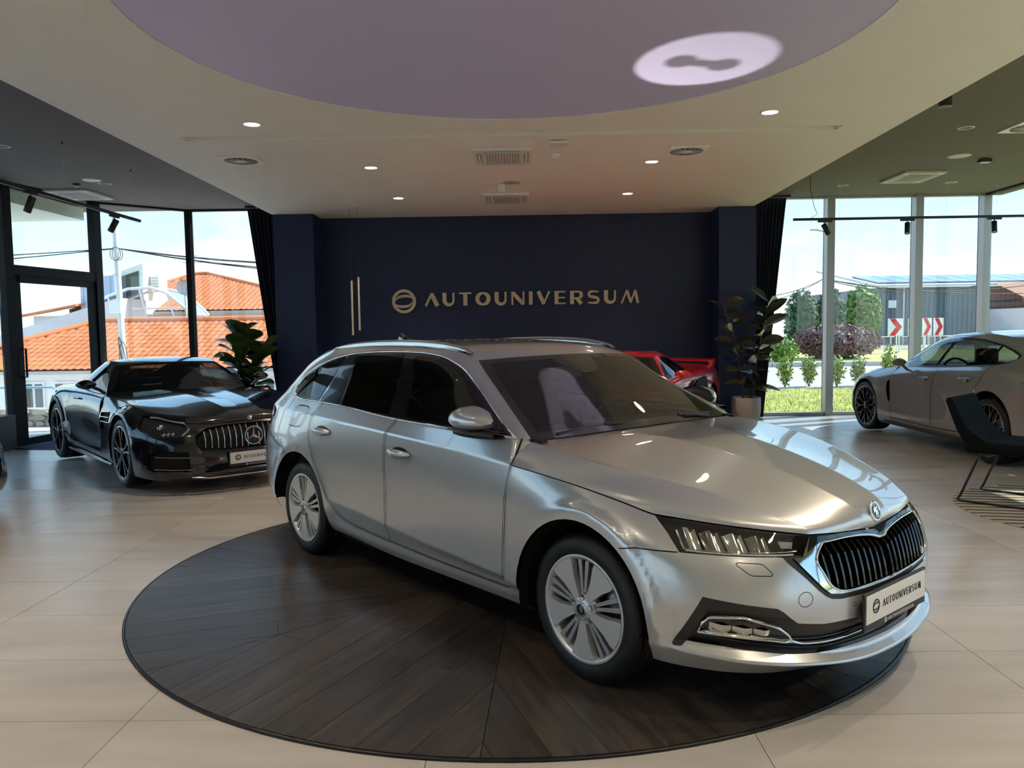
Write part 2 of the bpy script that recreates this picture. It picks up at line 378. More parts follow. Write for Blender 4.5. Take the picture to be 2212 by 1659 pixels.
# ------------------------------------------------------------------ dark wooden turntable set into the floor
def plank_mat():
    m = bpy.data.materials.new('dark_wood_plank'); m.use_nodes = True; nt = m.node_tree; b = nt.nodes['Principled BSDF']
    tc = N(nt, 'ShaderNodeTexCoord'); oi = N(nt, 'ShaderNodeObjectInfo')
    ad = N(nt, 'ShaderNodeVectorMath', operation='ADD'); nt.links.new(tc.outputs['Object'], ad.inputs[0])
    cb = N(nt, 'ShaderNodeMath', operation='MULTIPLY'); cb.inputs[1].default_value = 37.0; nt.links.new(oi.outputs['Random'], cb.inputs[0]); nt.links.new(cb.outputs[0], ad.inputs[1])
    mp = N(nt, 'ShaderNodeMapping'); mp.inputs['Scale'].default_value = (1.0, 11.0, 1.0); nt.links.new(ad.outputs[0], mp.inputs[0])
    n1 = N(nt, 'ShaderNodeTexNoise'); n1.inputs['Scale'].default_value = 2.4; n1.inputs['Detail'].default_value = 9; n1.inputs['Roughness'].default_value = 0.62; nt.links.new(mp.outputs[0], n1.inputs['Vector'])
    r = N(nt, 'ShaderNodeValToRGB'); e = r.color_ramp.elements
    e[0].position = 0.28; e[0].color = (0.020, 0.016, 0.015, 1); e[1].position = 0.78; e[1].color = (0.100, 0.080, 0.066, 1); nt.links.new(n1.outputs['Fac'], r.inputs[0])
    md = N(nt, 'ShaderNodeMath', operation='MULTIPLY_ADD'); md.inputs[1].default_value = 0.5; md.inputs[2].default_value = 0.7; nt.links.new(oi.outputs['Random'], md.inputs[0])
    sc = N(nt, 'ShaderNodeVectorMath', operation='SCALE'); nt.links.new(r.outputs[0], sc.inputs[0]); nt.links.new(md.outputs[0], sc.inputs['Scale'])
    nt.links.new(sc.outputs[0], b.inputs['Base Color'])
    b.inputs['Roughness'].default_value = 0.32
    bp = N(nt, 'ShaderNodeBump'); bp.inputs['Strength'].default_value = 0.12; bp.inputs['Distance'].default_value = 0.002; nt.links.new(n1.outputs['Fac'], bp.inputs['Height']); nt.links.new(bp.outputs[0], b.inputs['Normal'])
    return m
M_plank = plank_mat()
TC, TR = (-0.05, 4.97), 2.25
tt = empty('turntable', (TC[0], TC[1], FZ), label='round dark wooden turntable under the silver estate car', cat='turntable')
MB().cyl(0, 0, 0, 0.0075, TR, n=128).build('deck_base', mat('deck_shadow', (0.006, 0.005, 0.005), 0.8), tt)
MB().lathe([(TR + 0.000, 0), (TR + 0.012, 0), (TR + 0.012, 0.010), (TR + 0.001, 0.0118)], n=128).build('edge_ring', M_blackm, tt)
def clip_half(poly, nx, ny, c):
    """keep nx*x+ny*y<=c"""
    out = []
    for i in range(len(poly)):
        a, b = poly[i], poly[(i + 1) % len(poly)]; da, db = nx * a[0] + ny * a[1] - c, nx * b[0] + ny * b[1] - c
        if da <= 0: out.append(a)
        if da * db < 0:
            t = da / (da - db); out.append((a[0] + t * (b[0] - a[0]), a[1] + t * (b[1] - a[1])))
    return out
PW = 0.205
for k in range(8):
    a0 = math.radians(177 + 45 * k); am = a0 + math.radians(22.5)
    ca, sa = math.cos(am), math.sin(am); h = math.radians(22.5)
    for j in range(-5, 5):
        y0, y1 = j * PW, (j + 1) * PW
        ends = [0.0, (0.55 + 0.35 * ((j * 7 + k * 3) % 5) / 4), 2.4] if (j + k) % 2 else [0.0, 1.15 + 0.5 * ((j * 5 + k) % 4) / 3, 2.4]
        for q in range(len(ends) - 1):
            P = [(ends[q] + .001, y0 + .0012), (ends[q + 1] - .001, y0 + .0012), (ends[q + 1] - .001, y1 - .0012), (ends[q] + .001, y1 - .0012)]
            P = clip_half(P, -math.sin(h), 1 * math.cos(h), -.0015)
            if len(P) >= 3: P = clip_half(P, -math.sin(h), -math.cos(h), -.0015)
            for s in range(-6, 7):
                if len(P) < 3: break
                t = s * math.radians(4.0); P = clip_half(P, math.cos(t), math.sin(t), (TR - 0.004) * math.cos(math.radians(0.0)))
            if len(P) < 3: continue
            ar = abs(sum(P[i][0] * P[(i + 1) % len(P)][1] - P[(i + 1) % len(P)][0] * P[i][1] for i in range(len(P)))) / 2
            if ar < 0.0003: continue
            o = MB().prism(P, 0.004, 0.012).build('plank', M_plank, tt); o.rotation_euler = (0, 0, am)

# ------------------------------------------------------------------ back wall, columns, soffit, side ceilings
ZS, ZD = 3.37, 3.65
wall = MB().box(-3.95, 3.75, 13.05, 13.30, FZ, 3.8).build('wall_back', M_navy, kind='structure')
MB().box(-3.86, -3.23, 12.52, 13.045, FZ, ZS).build('column', M_navy, label='dark blue pillar at the left end of the back wall', cat='pillar')
MB().box(3.09, 3.67, 12.46, 13.045, FZ, ZS).build('column', M_navy, label='dark blue pillar behind the tall rubber plant', cat='pillar')
MB().box(-3.2, 3.06, 13.035, 13.048, FZ, 0.09).build('baseboard_back', M_navy, kind='structure')
def XL(y): return -3.727 - 0.0219 * (y - 5.81)
def XR(y): return 3.519 + 0.0166 * (y - 5.69)
sof = MB()
def sofq(y0, y1, xa0, xa1, xb0, xb1): sof.prism([(xa0, y0), (xb0, y0), (xb1, y1), (xa1, y1)], ZS, ZD + 0.1)
G0, G1, GXA, GXB = 7.565, 7.745, -3.20, 3.03
sofq(-7.0, G0, XL(-7), XL(G0), XR(-7), XR(G0)); sofq(G1, 13.05, XL(G1), XL(13.05), XR(G1), XR(13.05))
sofq(G0, G1, XL(G0), XL(G1), GXA, GXA); sofq(G0, G1, GXB, GXB, XR(G0), XR(G1))
sof.box(GXA, GXB, G0, G1, ZS + 0.06, ZS + 0.09)
sof.build('ceiling_soffit', M_soffit, kind='structure')
MB().prism([(-3.6, -7.0), (-3.6, 13.80), (-7.6, 13.80), (-7.6, -7.0)], ZD, ZD + 0.25).build('ceiling_left', M_dark, kind='structure')
MB().prism([(3.5, -7.0), (8.1, -7.0), (8.1, 13.6), (3.5, 13.6)], ZD, ZD + 0.25).build('ceiling_right', M_dark, kind='structure')
M_stretch = mat('stretch_ceiling', (0.40, 0.35, 0.46), 0.5, emit=(0.60, 0.52, 0.72), es=0.06, spec=0.2)
MB().lathe([(0, ZS - 0.004), (2.225, ZS - 0.004), (2.235, ZS - 0.002), (2.235, ZS + 0.002)], n=128, c=(-0.042, 4.885, 0)).build('ceiling_stretch_panel', M_stretch, kind='structure')
MB().lathe([(2.236, ZS - 0.001), (2.236, ZS - 0.007), (2.246, ZS - 0.007), (2.246, ZS - 0.001)], n=128, c=(-0.042, 4.885, 0)).build('trim_1', M_soffit, kind='structure')
MB().box(-7.4, 8.1, -7.25, -7.0, FZ, 3.9).build('wall_front', M_wallw, kind='structure')

# ------------------------------------------------------------------ glazing
def glass_run(name, p0, p1, posts, z0=FZ, z1=ZD, base=0.07, head=0.03, mw=0.06, md=0.14, mm=None, capm=None, rails=(), skip_end=False):
    """a run of glazing in plan from p0 to p1 with posts at the given distances; panes are separate parts"""
    a = Vector((p0[0], p0[1])); b = Vector((p1[0], p1[1])); L = (b - a).length; d = (b - a) / L
    w = empty(name, (a.x, a.y, 0), math.atan2(d.y, d.x)); w['kind'] = 'structure'
    mm = mm or M_alu
    ps = sorted(posts)
    for p in ps:
        MB().box(p - mw / 2, p + mw / 2, -md / 2, md / 2, z0, z1).build('mullion', mm, w)
        if capm: MB().box(p - mw * 0.18, p + mw * 0.5, -md / 2 - 0.03, -md / 2, z0, z1).build('mullion_cap', capm, w)
    MB().box(0, L, -0.05, 0.05, z0, z0 + base).build('sill', mm, w)
    MB().box(0, L, -0.05, 0.05, z1 - head, z1).build('head_rail', mm, w)
    for h in rails: MB().box(h[0], h[1], -0.05, 0.05, h[2], h[3]).build('transom', mm, w)
    es = [0.0] + [p for p in ps if 0.05 < p < L - 0.05] + [L]
    for i in range(len(es) - 1):
        MB().box(es[i], es[i + 1], -0.006, 0.006, z0 + base, z1 - head).build('pane', M_pane, w)
    return w
# right of the back wall: grey posts with dark caps
glass_run('window_1', (7.79, 13.47), (3.75, 13.49), [7.79 - 5.19, 7.79 - 6.65, 7.79 - 7.77, 4.0], mw=0.125, md=0.16, mm=M_alug, capm=M_alu, base=0.055)
# left of the back wall
glass_run('window_2', (-5.69, 13.74), (-3.95, 13.74), [0.0, 1.70], mw=0.09, mm=M_alu)
glass_run('window_3', (-6.80, 12.75), (-5.69, 13.74), [1.487], mw=0.07, mm=M_alu)
_L4 = math.hypot(0.28, 1.82)
glass_run('window_4', (-7.08, 10.93), (-6.80, 12.75), [0.0, _L4], mw=0.16, md=0.12, mm=M_alu, rails=[(0, _L4, 2.38, 2.52)])
# glass door under the transom
d1 = empty('door_1', (-7.08, 10.93, 0), math.atan2(1.82, 0.28)); d1['kind'] = 'structure'
MB().box(0.08, 0.20, -0.035, 0.035, FZ, 2.38).box(_L4 - 0.20, _L4 - 0.08, -0.035, 0.035, FZ, 2.38).box(0.08, _L4 - 0.08, -0.035, 0.035, 2.28, 2.38).box(0.08, _L4 - 0.08, -0.035, 0.035, FZ, 0.08).build('door_frame', M_alu, d1)
MB().tube([(0.16, -0.04, 0.95), (0.16, -0.10, 0.95), (0.16, -0.10, 1.35), (0.16, -0.04, 1.35)], 0.014).build('handle', M_blackm, d1)
# long glazed sides
glass_run('window_5', (-7.08, -7.0), (-7.08, 8.3), [1.4 + 1.85 * i for i in range(8)], mw=0.08, md=0.16, mm=M_alu, z1=2.85)
glass_run('window_7', (-7.08, 8.3), (-7.08, 10.93), [0.0, 1.3], mw=0.08, md=0.16, mm=M_alu)
MB().box(-7.20, -7.0, -7.0, 8.26, 2.85, ZD).build('added_bulkhead', M_dark, kind='structure')  # unseen dark bulkhead, added to darken reflections in the car's side glass
glass_run('window_6', (7.77, 13.40), (7.77, -7.0), [2.05 * i + 1.3 for i in range(10)], mw=0.09, md=0.16, mm=M_alu)
MB().box(-7.3, -6.93, 10.25, 10.72, FZ, 0.46).build('convector_box', mat('dark_panel', (0.02, 0.022, 0.026), 0.5), label='low black box standing beside the glass door', cat='box')

# ------------------------------------------------------------------ curtains hanging at both ends of the back wall
M_curt = mat('navy_curtain', (0.006, 0.010, 0.032), 0.85, sheen=0.3)
def curtain(x0t, x1t, x0b, x1b, y0, y1, label):
    c = empty('curtain', ((x0t + x1t) / 2, (y0 + y1) / 2, FZ), label=label, cat='curtain')
    ox, oy = c.location.x, c.location.y
    P = []
    for i in range(61):
        t = i / 60; row = []
        for j in range(13):
            s = j / 12; z = FZ + 0.01 + s * (ZD - FZ - 0.05)
            k = (1 - s) ** 1.6
            xt = x0t + (x1t - x0t) * t; xb = x0b + (x1b - x0b) * t
            x = xt + (xb - xt) * (1 - s) ** 1.0
            y = y0 + (y1 - y0) * t + 0.055 * math.sin(t * 9 * 2 * PI) * (0.7 + 0.5 * k) + 0.03 * k * math.sin(t * 23 + 1)
            row.append((x - ox, y - oy, z - FZ))
        P.append(row)
    o = MB().grid(P).build('drape', M_curt, c, fix=False)
    sm = o.modifiers.new('thickness', 'SOLIDIFY'); sm.thickness = 0.006
    MB().box(min(x0t, x1t) - .05 - ox, max(x0t, x1t) + .05 - ox, (y0 + y1) / 2 - oy - .03, (y0 + y1) / 2 - oy + .03, ZD - FZ - 0.035, ZD - FZ).build('curtain_rail', M_black, c)
    return c
curtain(3.80, 4.40, 3.80, 4.02, 13.20, 13.28, 'long navy curtain hanging behind the tall rubber plant')
curtain(-4.55, -3.95, -4.10, -3.95, 13.40, 13.48, 'long navy curtain hanging left of the dark blue wall')

# ------------------------------------------------------------------ gold sign on the back wall
sg = empty('wall_sign', (-1.56, 13.045, 1.92), label='gold lettered company sign AUTOUNIVERSUM with round emblem on the navy wall', cat='sign')
_h, _lay = word_layout(3.50); _h2 = 0.215
for c, x in _lay:
    mb = glyph_mesh(GL[c][1], _h2, 1.0, 0.03, _h / _h2); o = mb.build('letter', M_brass, sg); o.location = (x, 0, 0)
o = glyph_mesh(logo_strokes(), 0.195, 1.0, 0.03).build('emblem', M_brass, sg); o.location = (-0.345, 0, 0.085)

# ------------------------------------------------------------------ pair of slim brass pendant lamps
for x, y, z0, z1, nm in ((-2.48, 11.72, 1.47, 2.27, 'slim brass rod pendant lamp hanging lower, on the left of the pair'), (-2.375, 11.70, 1.54, 2.32, 'slim brass rod pendant lamp hanging higher, on the right of the pair')):
    p = empty('pendant_lamp', (x, y, z0), label=nm, cat='pendant lamp')
    MB().cyl(0, 0, 0, z1 - z0, 0.014, n=14).build('lamp_tube', M_brass, p)
    MB().cyl(0, 0, z1 - z0, ZS - z0, 0.0018, n=6).build('cable', M_black, p)
    MB().cyl(0, 0, ZS - z0 - 0.012, ZS - z0, 0.022, n=16).build('ceiling_cap', M_white, p)

# ------------------------------------------------------------------ ceiling fittings
def spot(parent, loc, power, size=1.9, blend=0.6, col=(1.0, 0.81, 0.59), direc=(0, 0, -1), rad=0.05):
    l = bpy.data.lights.new('spot_light', 'SPOT'); l.energy = power; l.spot_size = size; l.spot_blend = blend; l.color = col; l.shadow_soft_size = rad
    o = bpy.data.objects.new('spot_light', l); COL.objects.link(o); o.parent = parent; o.location = loc
    o.rotation_euler = Vector(direc).to_track_quat('-Z', 'Y').to_euler(); return o
def downlight(x, y, label, on=True, z=ZS, r=0.085, power=85):
    d = empty('downlight', (x, y, z), label=label, cat='downlight', group='round recessed ceiling downlights')
    MB().lathe([(r * 0.80, 0.0), (r * 0.82, -0.006), (r, -0.004), (r, 0.0)], n=28).build('trim_ring', M_white, d)
    if on:
        MB().lathe([(0, -0.002), (r * 0.82, -0.002)], n=28).build('diffuser', M_lamp, d)
        spot(d, (0, 0, -0.015), power)
    else:
        MB().lathe([(0, -0.001), (r * 0.80, -0.001)], n=28).build('diffuser', M_black, d)
    return d
for x, y, lb in ((-2.36, 7.15, 'lit downlight nearest the camera on the left of the pale ceiling'), (-1.67, 9.10, 'lit downlight in the middle of the left row on the pale ceiling'), (-1.68, 11.19, 'lit downlight nearest the navy wall in the left row'),
                 (2.19, 7.06, 'lit downlight nearest the camera on the right of the pale ceiling'), (1.49, 9.04, 'lit downlight in the middle of the right row on the pale ceiling'), (1.50, 11.13, 'lit downlight nearest the navy wall in the right row')):
    downlight(x, y, lb)
for x, y in ((-2.3, 1.8), (2.2, 1.8), (-1.6, 0.0), (1.5, 0.0), (-1.6, -2.2), (1.5, -2.2), (-1.6, -4.6), (1.5, -4.6), (3.0, 4.4), (-3.1, 4.4), (3.0, 2.8), (-3.1, 2.8)):
    downlight(x, y, 'lit downlight of the pale ceiling behind the photographer', power=82)
for x, y, lb in ((-5.83, 11.27, 'unlit ring downlight beside the round speaker on the left dark ceiling'), (-5.78, 8.98, 'unlit ring downlight at the far left edge of the dark ceiling'),
                 (4.91, 8.92, 'unlit ring downlight nearest the pale soffit on the right dark ceiling'), (4.98, 12.43, 'unlit ring downlight left of the right ceiling cassette'), (6.57, 12.31, 'unlit ring downlight right of the right ceiling cassette')):
    downlight(x, y, lb, on=False, z=ZD)

def speaker(x, y, z, r, m, label):
    s = empty('ceiling_speaker', (x, y, z), label=label, cat='ceiling speaker')
    MB().lathe([(0, -0.006), (r * 0.92, -0.006), (r, -0.002), (r, 0)], n=32).build('grille_cover', m, s)
speaker(-0.09, 10.15, ZS, 0.11, mat('speaker_cloth', (0.42, 0.38, 0.32), 0.8), 'flush round speaker cover on the pale ceiling before the far cassette')
speaker(-5.86, 10.99, ZD, 0.12, M_white, 'white round speaker cover on the left dark ceiling')
speaker(5.64, 10.39, ZD, 0.14, M_ltgrey, 'pale round speaker cover on the right dark ceiling')

def cassette(x, y, z, w, d, label, frame, rz=0.0):
    c = empty('ceiling_cassette', (x, y, z), rz, label=label, cat='air conditioner', group='ceiling air conditioning cassettes')
    bevel(MB().box(-w / 2, w / 2, -d / 2, d / 2, -0.035, 0.0).build('frame', frame, c), 0.006)
    for sx, sy in ((1, 0), (-1, 0), (0, 1), (0, -1)):
        if sx: b = (sx * w * 0.40 - 0.022, sx * w * 0.40 + 0.022, -d * 0.30, d * 0.30)
        else: b = (-w * 0.30, w * 0.30, sy * d * 0.40 - 0.022, sy * d * 0.40 + 0.022)
        f = MB().box(b[0], b[1], b[2], b[3], -0.037, -0.0355).build('air_slot', M_grille, c)
        k = 0.008
        MB().box(b[0] + k, b[1] - k, b[2] + k, b[3] - k, -0.040, -0.0372).build('louvre', frame, f)
    g = MB().box(-w * 0.30, w * 0.30, -d * 0.30, d * 0.30, -0.0375, -0.0355).build('intake_grille', mat('pale_grille', (0.42, 0.39, 0.34), 0.6) if frame is M_white else M_grille, c)
    s = MB()
    for i in range(13):
        u = -w * 0.29 + i * w * 0.58 / 12
        s.box(u - 0.006, u + 0.006, -d * 0.29, d * 0.29, -0.041, -0.0376)
    s.build('grille_bar', frame, g, kind='stuff')
cassette(-0.165, 8.57, ZS, 0.62, 0.74, 'pale air conditioning cassette in the middle of the pale ceiling', M_white)
cassette(-0.175, 11.29, ZS, 0.62, 0.80, 'pale air conditioning cassette close to the navy wall', M_white)
cassette(-6.60, 12.0, ZD, 0.64, 0.82, 'dark edged air conditioning cassette on the left dark ceiling', M_ltgrey)
cassette(5.70, 11.72, ZD, 0.60, 0.80, 'air conditioning cassette on the right dark ceiling', M_ltgrey)

def swirl_vent(x, y, z, w, label):
    v = empty('swirl_vent', (x, y, z), label=label, cat='air vent')
    bevel(MB().box(-w / 2, w / 2, -w / 2, w / 2, -0.012, 0).build('plate', mat('vent_white', (0.9, 0.9, 0.87), 0.5), v), 0.003)
    MB().lathe([(0, -0.0135), (w * 0.43, -0.0135), (w * 0.43, -0.0121)], n=32).build('opening', M_grille, v)
    for i in range(16):
        b = MB().box(w * 0.13, w * 0.42, -0.004, 0.004, -0.018, -0.0136).build('blade', M_ltgrey, v); b.rotation_euler = (0.5, 0, i * PI / 8)
    MB().lathe([(0, -0.022), (w * 0.14, -0.020), (w * 0.15, -0.0136)], n=24).build('hub', M_white, v)
swirl_vent(-2.97, 8.60, ZS, 0.40, 'square white swirl vent on the left of the pale ceiling')
swirl_vent(1.77, 8.51, ZS, 0.40, 'square swirl vent on the right of the pale ceiling')
swirl_vent(5.62, 8.92, ZD, 0.48, 'square swirl vent at the right edge of the dark ceiling')

s = empty('smoke_detector', (0.39, 8.60, ZS), label='round white smoke detector on the pale ceiling', cat='smoke detector')
MB().lathe([(0, -0.045), (0.028, -0.043), (0.034, -0.026), (0.052, -0.022), (0.055, 0)], n=24).build('housing', M_white, s)
s = empty('smoke_detector', (-6.21, 11.23, ZD), label='small dark smoke detector beside the left ceiling speaker', cat='smoke detector')
MB().lathe([(0.03, -0.03), (0.055, -0.024), (0.06, 0)], n=24).build('housing', M_black, s); MB().lathe([(0, -0.048), (0.028, -0.043), (0.03, -0.03)], n=20).build('sensor_dome', M_white, s)
s = empty('emergency_light', (0.40, 8.02, ZS), label='white emergency light box hanging from the pale ceiling', cat='emergency light')
bevel(MB().box(-0.09, 0.09, -0.09, 0.09, -0.032, -0.006).build('housing', M_white, s)); MB().box(-0.03, 0.03, -0.03, 0.03, -0.006, 0).build('bracket', M_ltgrey, s)
s = empty('sensor_box', (-0.22, 10.22, ZS), label='small white sensor box before the far cassette', cat='sensor')
bevel(MB().box(-0.045, 0.045, -0.03, 0.03, -0.11, -0.01).build('housing', M_white, s)); MB().cyl(0, 0, -0.01, 0, 0.015, n=12).build('mount', M_ltgrey, s)
s = empty('ceiling_sensor', (6.07, 10.57, ZD), label='small black sensor box on the right dark ceiling', cat='sensor')
bevel(MB().box(-0.07, 0.07, -0.05, 0.05, -0.05, -0.012).build('housing', M_black, s)); MB().box(-0.06, 0.06, -0.04, 0.04, -0.056, -0.05).build('lens', M_white, s); MB().cyl(0, 0, -0.012, 0, 0.02, n=12).build('mount', M_black, s)
s = empty('surface_downlight', (3.88, 7.40, ZD), label='black cylinder downlight half hidden by the pale soffit edge', cat='downlight')
MB().cyl(0, 0, -0.17, 0, 0.055, n=28).build('housing', M_black, s); MB().lathe([(0, -0.166), (0.035, -0.166), (0.048, -0.171), (0.053, -0.171)], n=28).build('lens', M_ltgrey, s)

# ------------------------------------------------------------------ lighting tracks
def track_spot(x, y, z, aim, label):
    """spotlight clipped under a track at height z"""
    t = empty('track_spotlight', (x, y, z), label=label, cat='spotlight', group='spotlights on the lighting tracks')
    MB().box(-0.10, 0.10, -0.016, 0.016, -0.028, -0.002).build('adapter', M_black, t)
    MB().cyl(0, 0, -0.085, -0.028, 0.007, n=10).build('stem', M_black, t)
    q = Vector(aim).normalized().to_track_quat('-Z', 'Y'); M = Matrix.Translation((0, 0, -0.10)) @ q.to_matrix().to_4x4()
    MB().lathe([(0, 0.05), (0.034, 0.05), (0.037, 0.046), (0.037, -0.115), (0.034, -0.118), (0.031, -0.112)], n=24).xform(M).build('housing', M_black, t)
    MB().lathe([(0, -0.108), (0.033, -0.108)], n=24).xform(M).build('lens', M_ltgrey, t)
    return t
tr = empty('lighting_track', (-5.0, 8.0, 3.0), label='black lighting track hanging along the left dark ceiling', cat='lighting track')
MB().box(-0.017, 0.017, -3.0, 2.52, 0, 0.035).build('rail', M_black, tr)
for y in (8.8, 10.33):
    MB().cyl(0, y - 8.0, 0.035, ZD - 3.0, 0.0012, n=6).build('wire', M_ltgrey, tr); MB().cyl(0, y - 8.0, ZD - 3.0 - 0.03, ZD - 3.0, 0.008, n=10).build('wire_holder', M_black, tr)
a = track_spot(-5.0, 8.18, 3.0, (-0.15, 0.35, -1), 'black spotlight nearer the camera on the left track'); a.rotation_euler = (0, 0, PI / 2)
a = track_spot(-5.0, 9.86, 3.0, (-0.25, 0.45, -1), 'black spotlight nearer the end of the left track'); a.rotation_euler = (0, 0, PI / 2)
tr = empty('lighting_track', (4.0, 11.60, 3.02), label='black lighting track hanging along the right dark ceiling', cat='lighting track')
MB().box(-0.055, 3.75, -0.017, 0.017, 0, 0.035).build('rail', M_black, tr)
MB().tube([(0.20, 0, 0.035), (0.29, 0, 0.09), (0.24, 0, 0.20), (0.19, 0, 0.42), (0.18, 0, ZD - 3.02)], 0.004, 6).build('supply_cable', M_black, tr)
for x in (2.13, 2.85, 0.6): MB().cyl(x, 0, 0.035, ZD - 3.02, 0.0012, n=6).build('wire', M_ltgrey, tr)
track_spot(4.40, 11.6, 3.02, (0.45, -0.2, -1), 'black spotlight at the left end of the right track')
track_spot(5.58, 11.6, 3.02, (-0.15, -0.3, -1), 'black spotlight in the middle of the right track')
track_spot(6.82, 11.6, 3.02, (-0.12, -0.3, -1), 'black spotlight at the right end of the right track')
# ================================================================== car bodies: spline patches cut into panels
class Rail:
    def __init__(s, pts): s.u = [p[0] for p in pts]; s.p = [p[1:] for p in pts]
    def at(s, u): return herm(s.u, s.p, np.atleast_1d(u))

def patch(rails, nu, nv, crease=(), us=None):
    """surface through rails (each u -> x, w, z); nv = rows per span; creases keep a sharp ridge at that rail"""
    u = np.linspace(0, 1, nu + 1) if us is None else np.asarray(us)
    R = np.array([r.at(u) for r in rails])                 # rails, columns, 3
    seg = np.linalg.norm(R[1:] - R[:-1], axis=2).mean(1)
    vs = np.concatenate([[0], np.cumsum(seg)])
    if isinstance(nv, int): nv = [nv] * (len(rails) - 1)
    v = [vs[0]]
    for i, k in enumerate(nv):
        lo, hi = vs[i], vs[i + 1]; t = np.linspace(0, 1, k + 1)[1:]
        if i + 1 in crease or i in crease:                # gather rows at a crease
            a = 0.25 if i in crease else 0.0; b = 0.25 if i + 1 in crease else 0.0
            if a and b: t = t - 0.08 * np.sin(2 * PI * t) * 1.2
            elif a: t = t ** 1.5
            else: t = 1 - (1 - t) ** 1.5
        v += list(lo + (hi - lo) * t)
    v = np.array(v)
    G = np.array([herm(vs, R[:, c], v, crease) for c in range(len(u))])   # columns, rows, 3
    return G

def grid_bm(G, side=-1):
    """half shell on the right (side -1) from w to y"""
    bm = bmesh.new(); a, b = G.shape[:2]
    V = [[bm.verts.new((G[i, j, 0], side * G[i, j, 1], G[i, j, 2])) for j in range(b)] for i in range(a)]
    for i in range(a - 1):
        for j in range(b - 1):
            q = [V[i][j], V[i + 1][j], V[i + 1][j + 1], V[i][j + 1]]
            try: bm.faces.new(q)
            except ValueError: pass
    bmesh.ops.remove_doubles(bm, verts=bm.verts[:], dist=1e-5)
    return bm

VIEW = {'side': (Vector((0, 1, 0)), Vector((1, 0, 0)), Vector((0, 0, 1))),
        'front': (Vector((1, 0, 0)), Vector((0, 1, 0)), Vector((0, 0, 1))),
        'top': (Vector((0, 0, 1)), Vector((1, 0, 0)), Vector((0, 1, 0))),
        'corner': (Vector((.7071, -.7071, 0)), Vector((.7071, .7071, 0)), Vector((0, 0, 1)))}
def thick(pts, w, closed=False):
    """outline of a thin seam along a 2d polyline"""
    q = list(pts) + ([pts[0]] if closed else [])
    L, R = stroke_poly(q, w)
    return [tuple(p) for p in L] + [tuple(p) for p in reversed(R)]
def roundpoly(pts, r, n=4):
    """round the corners of a 2d polygon"""
    out = []; m = len(pts)
    rs = r if isinstance(r, (list, tuple)) else [r] * m
    for i in range(m):
        p = Vector(pts[i]); a = Vector(pts[i - 1]) - p; b = Vector(pts[(i + 1) % m]) - p
        k = min(rs[i], a.length * 0.45, b.length * 0.45)
        if k < 1e-4: out.append(tuple(p)); continue
        A = p + a.normalized() * k; B = p + b.normalized() * k
        for j in range(n + 1):
            t = j / n; out.append(tuple(A * (1 - t)**2 + p * 2 * t * (1 - t) + B * t**2))
    return out
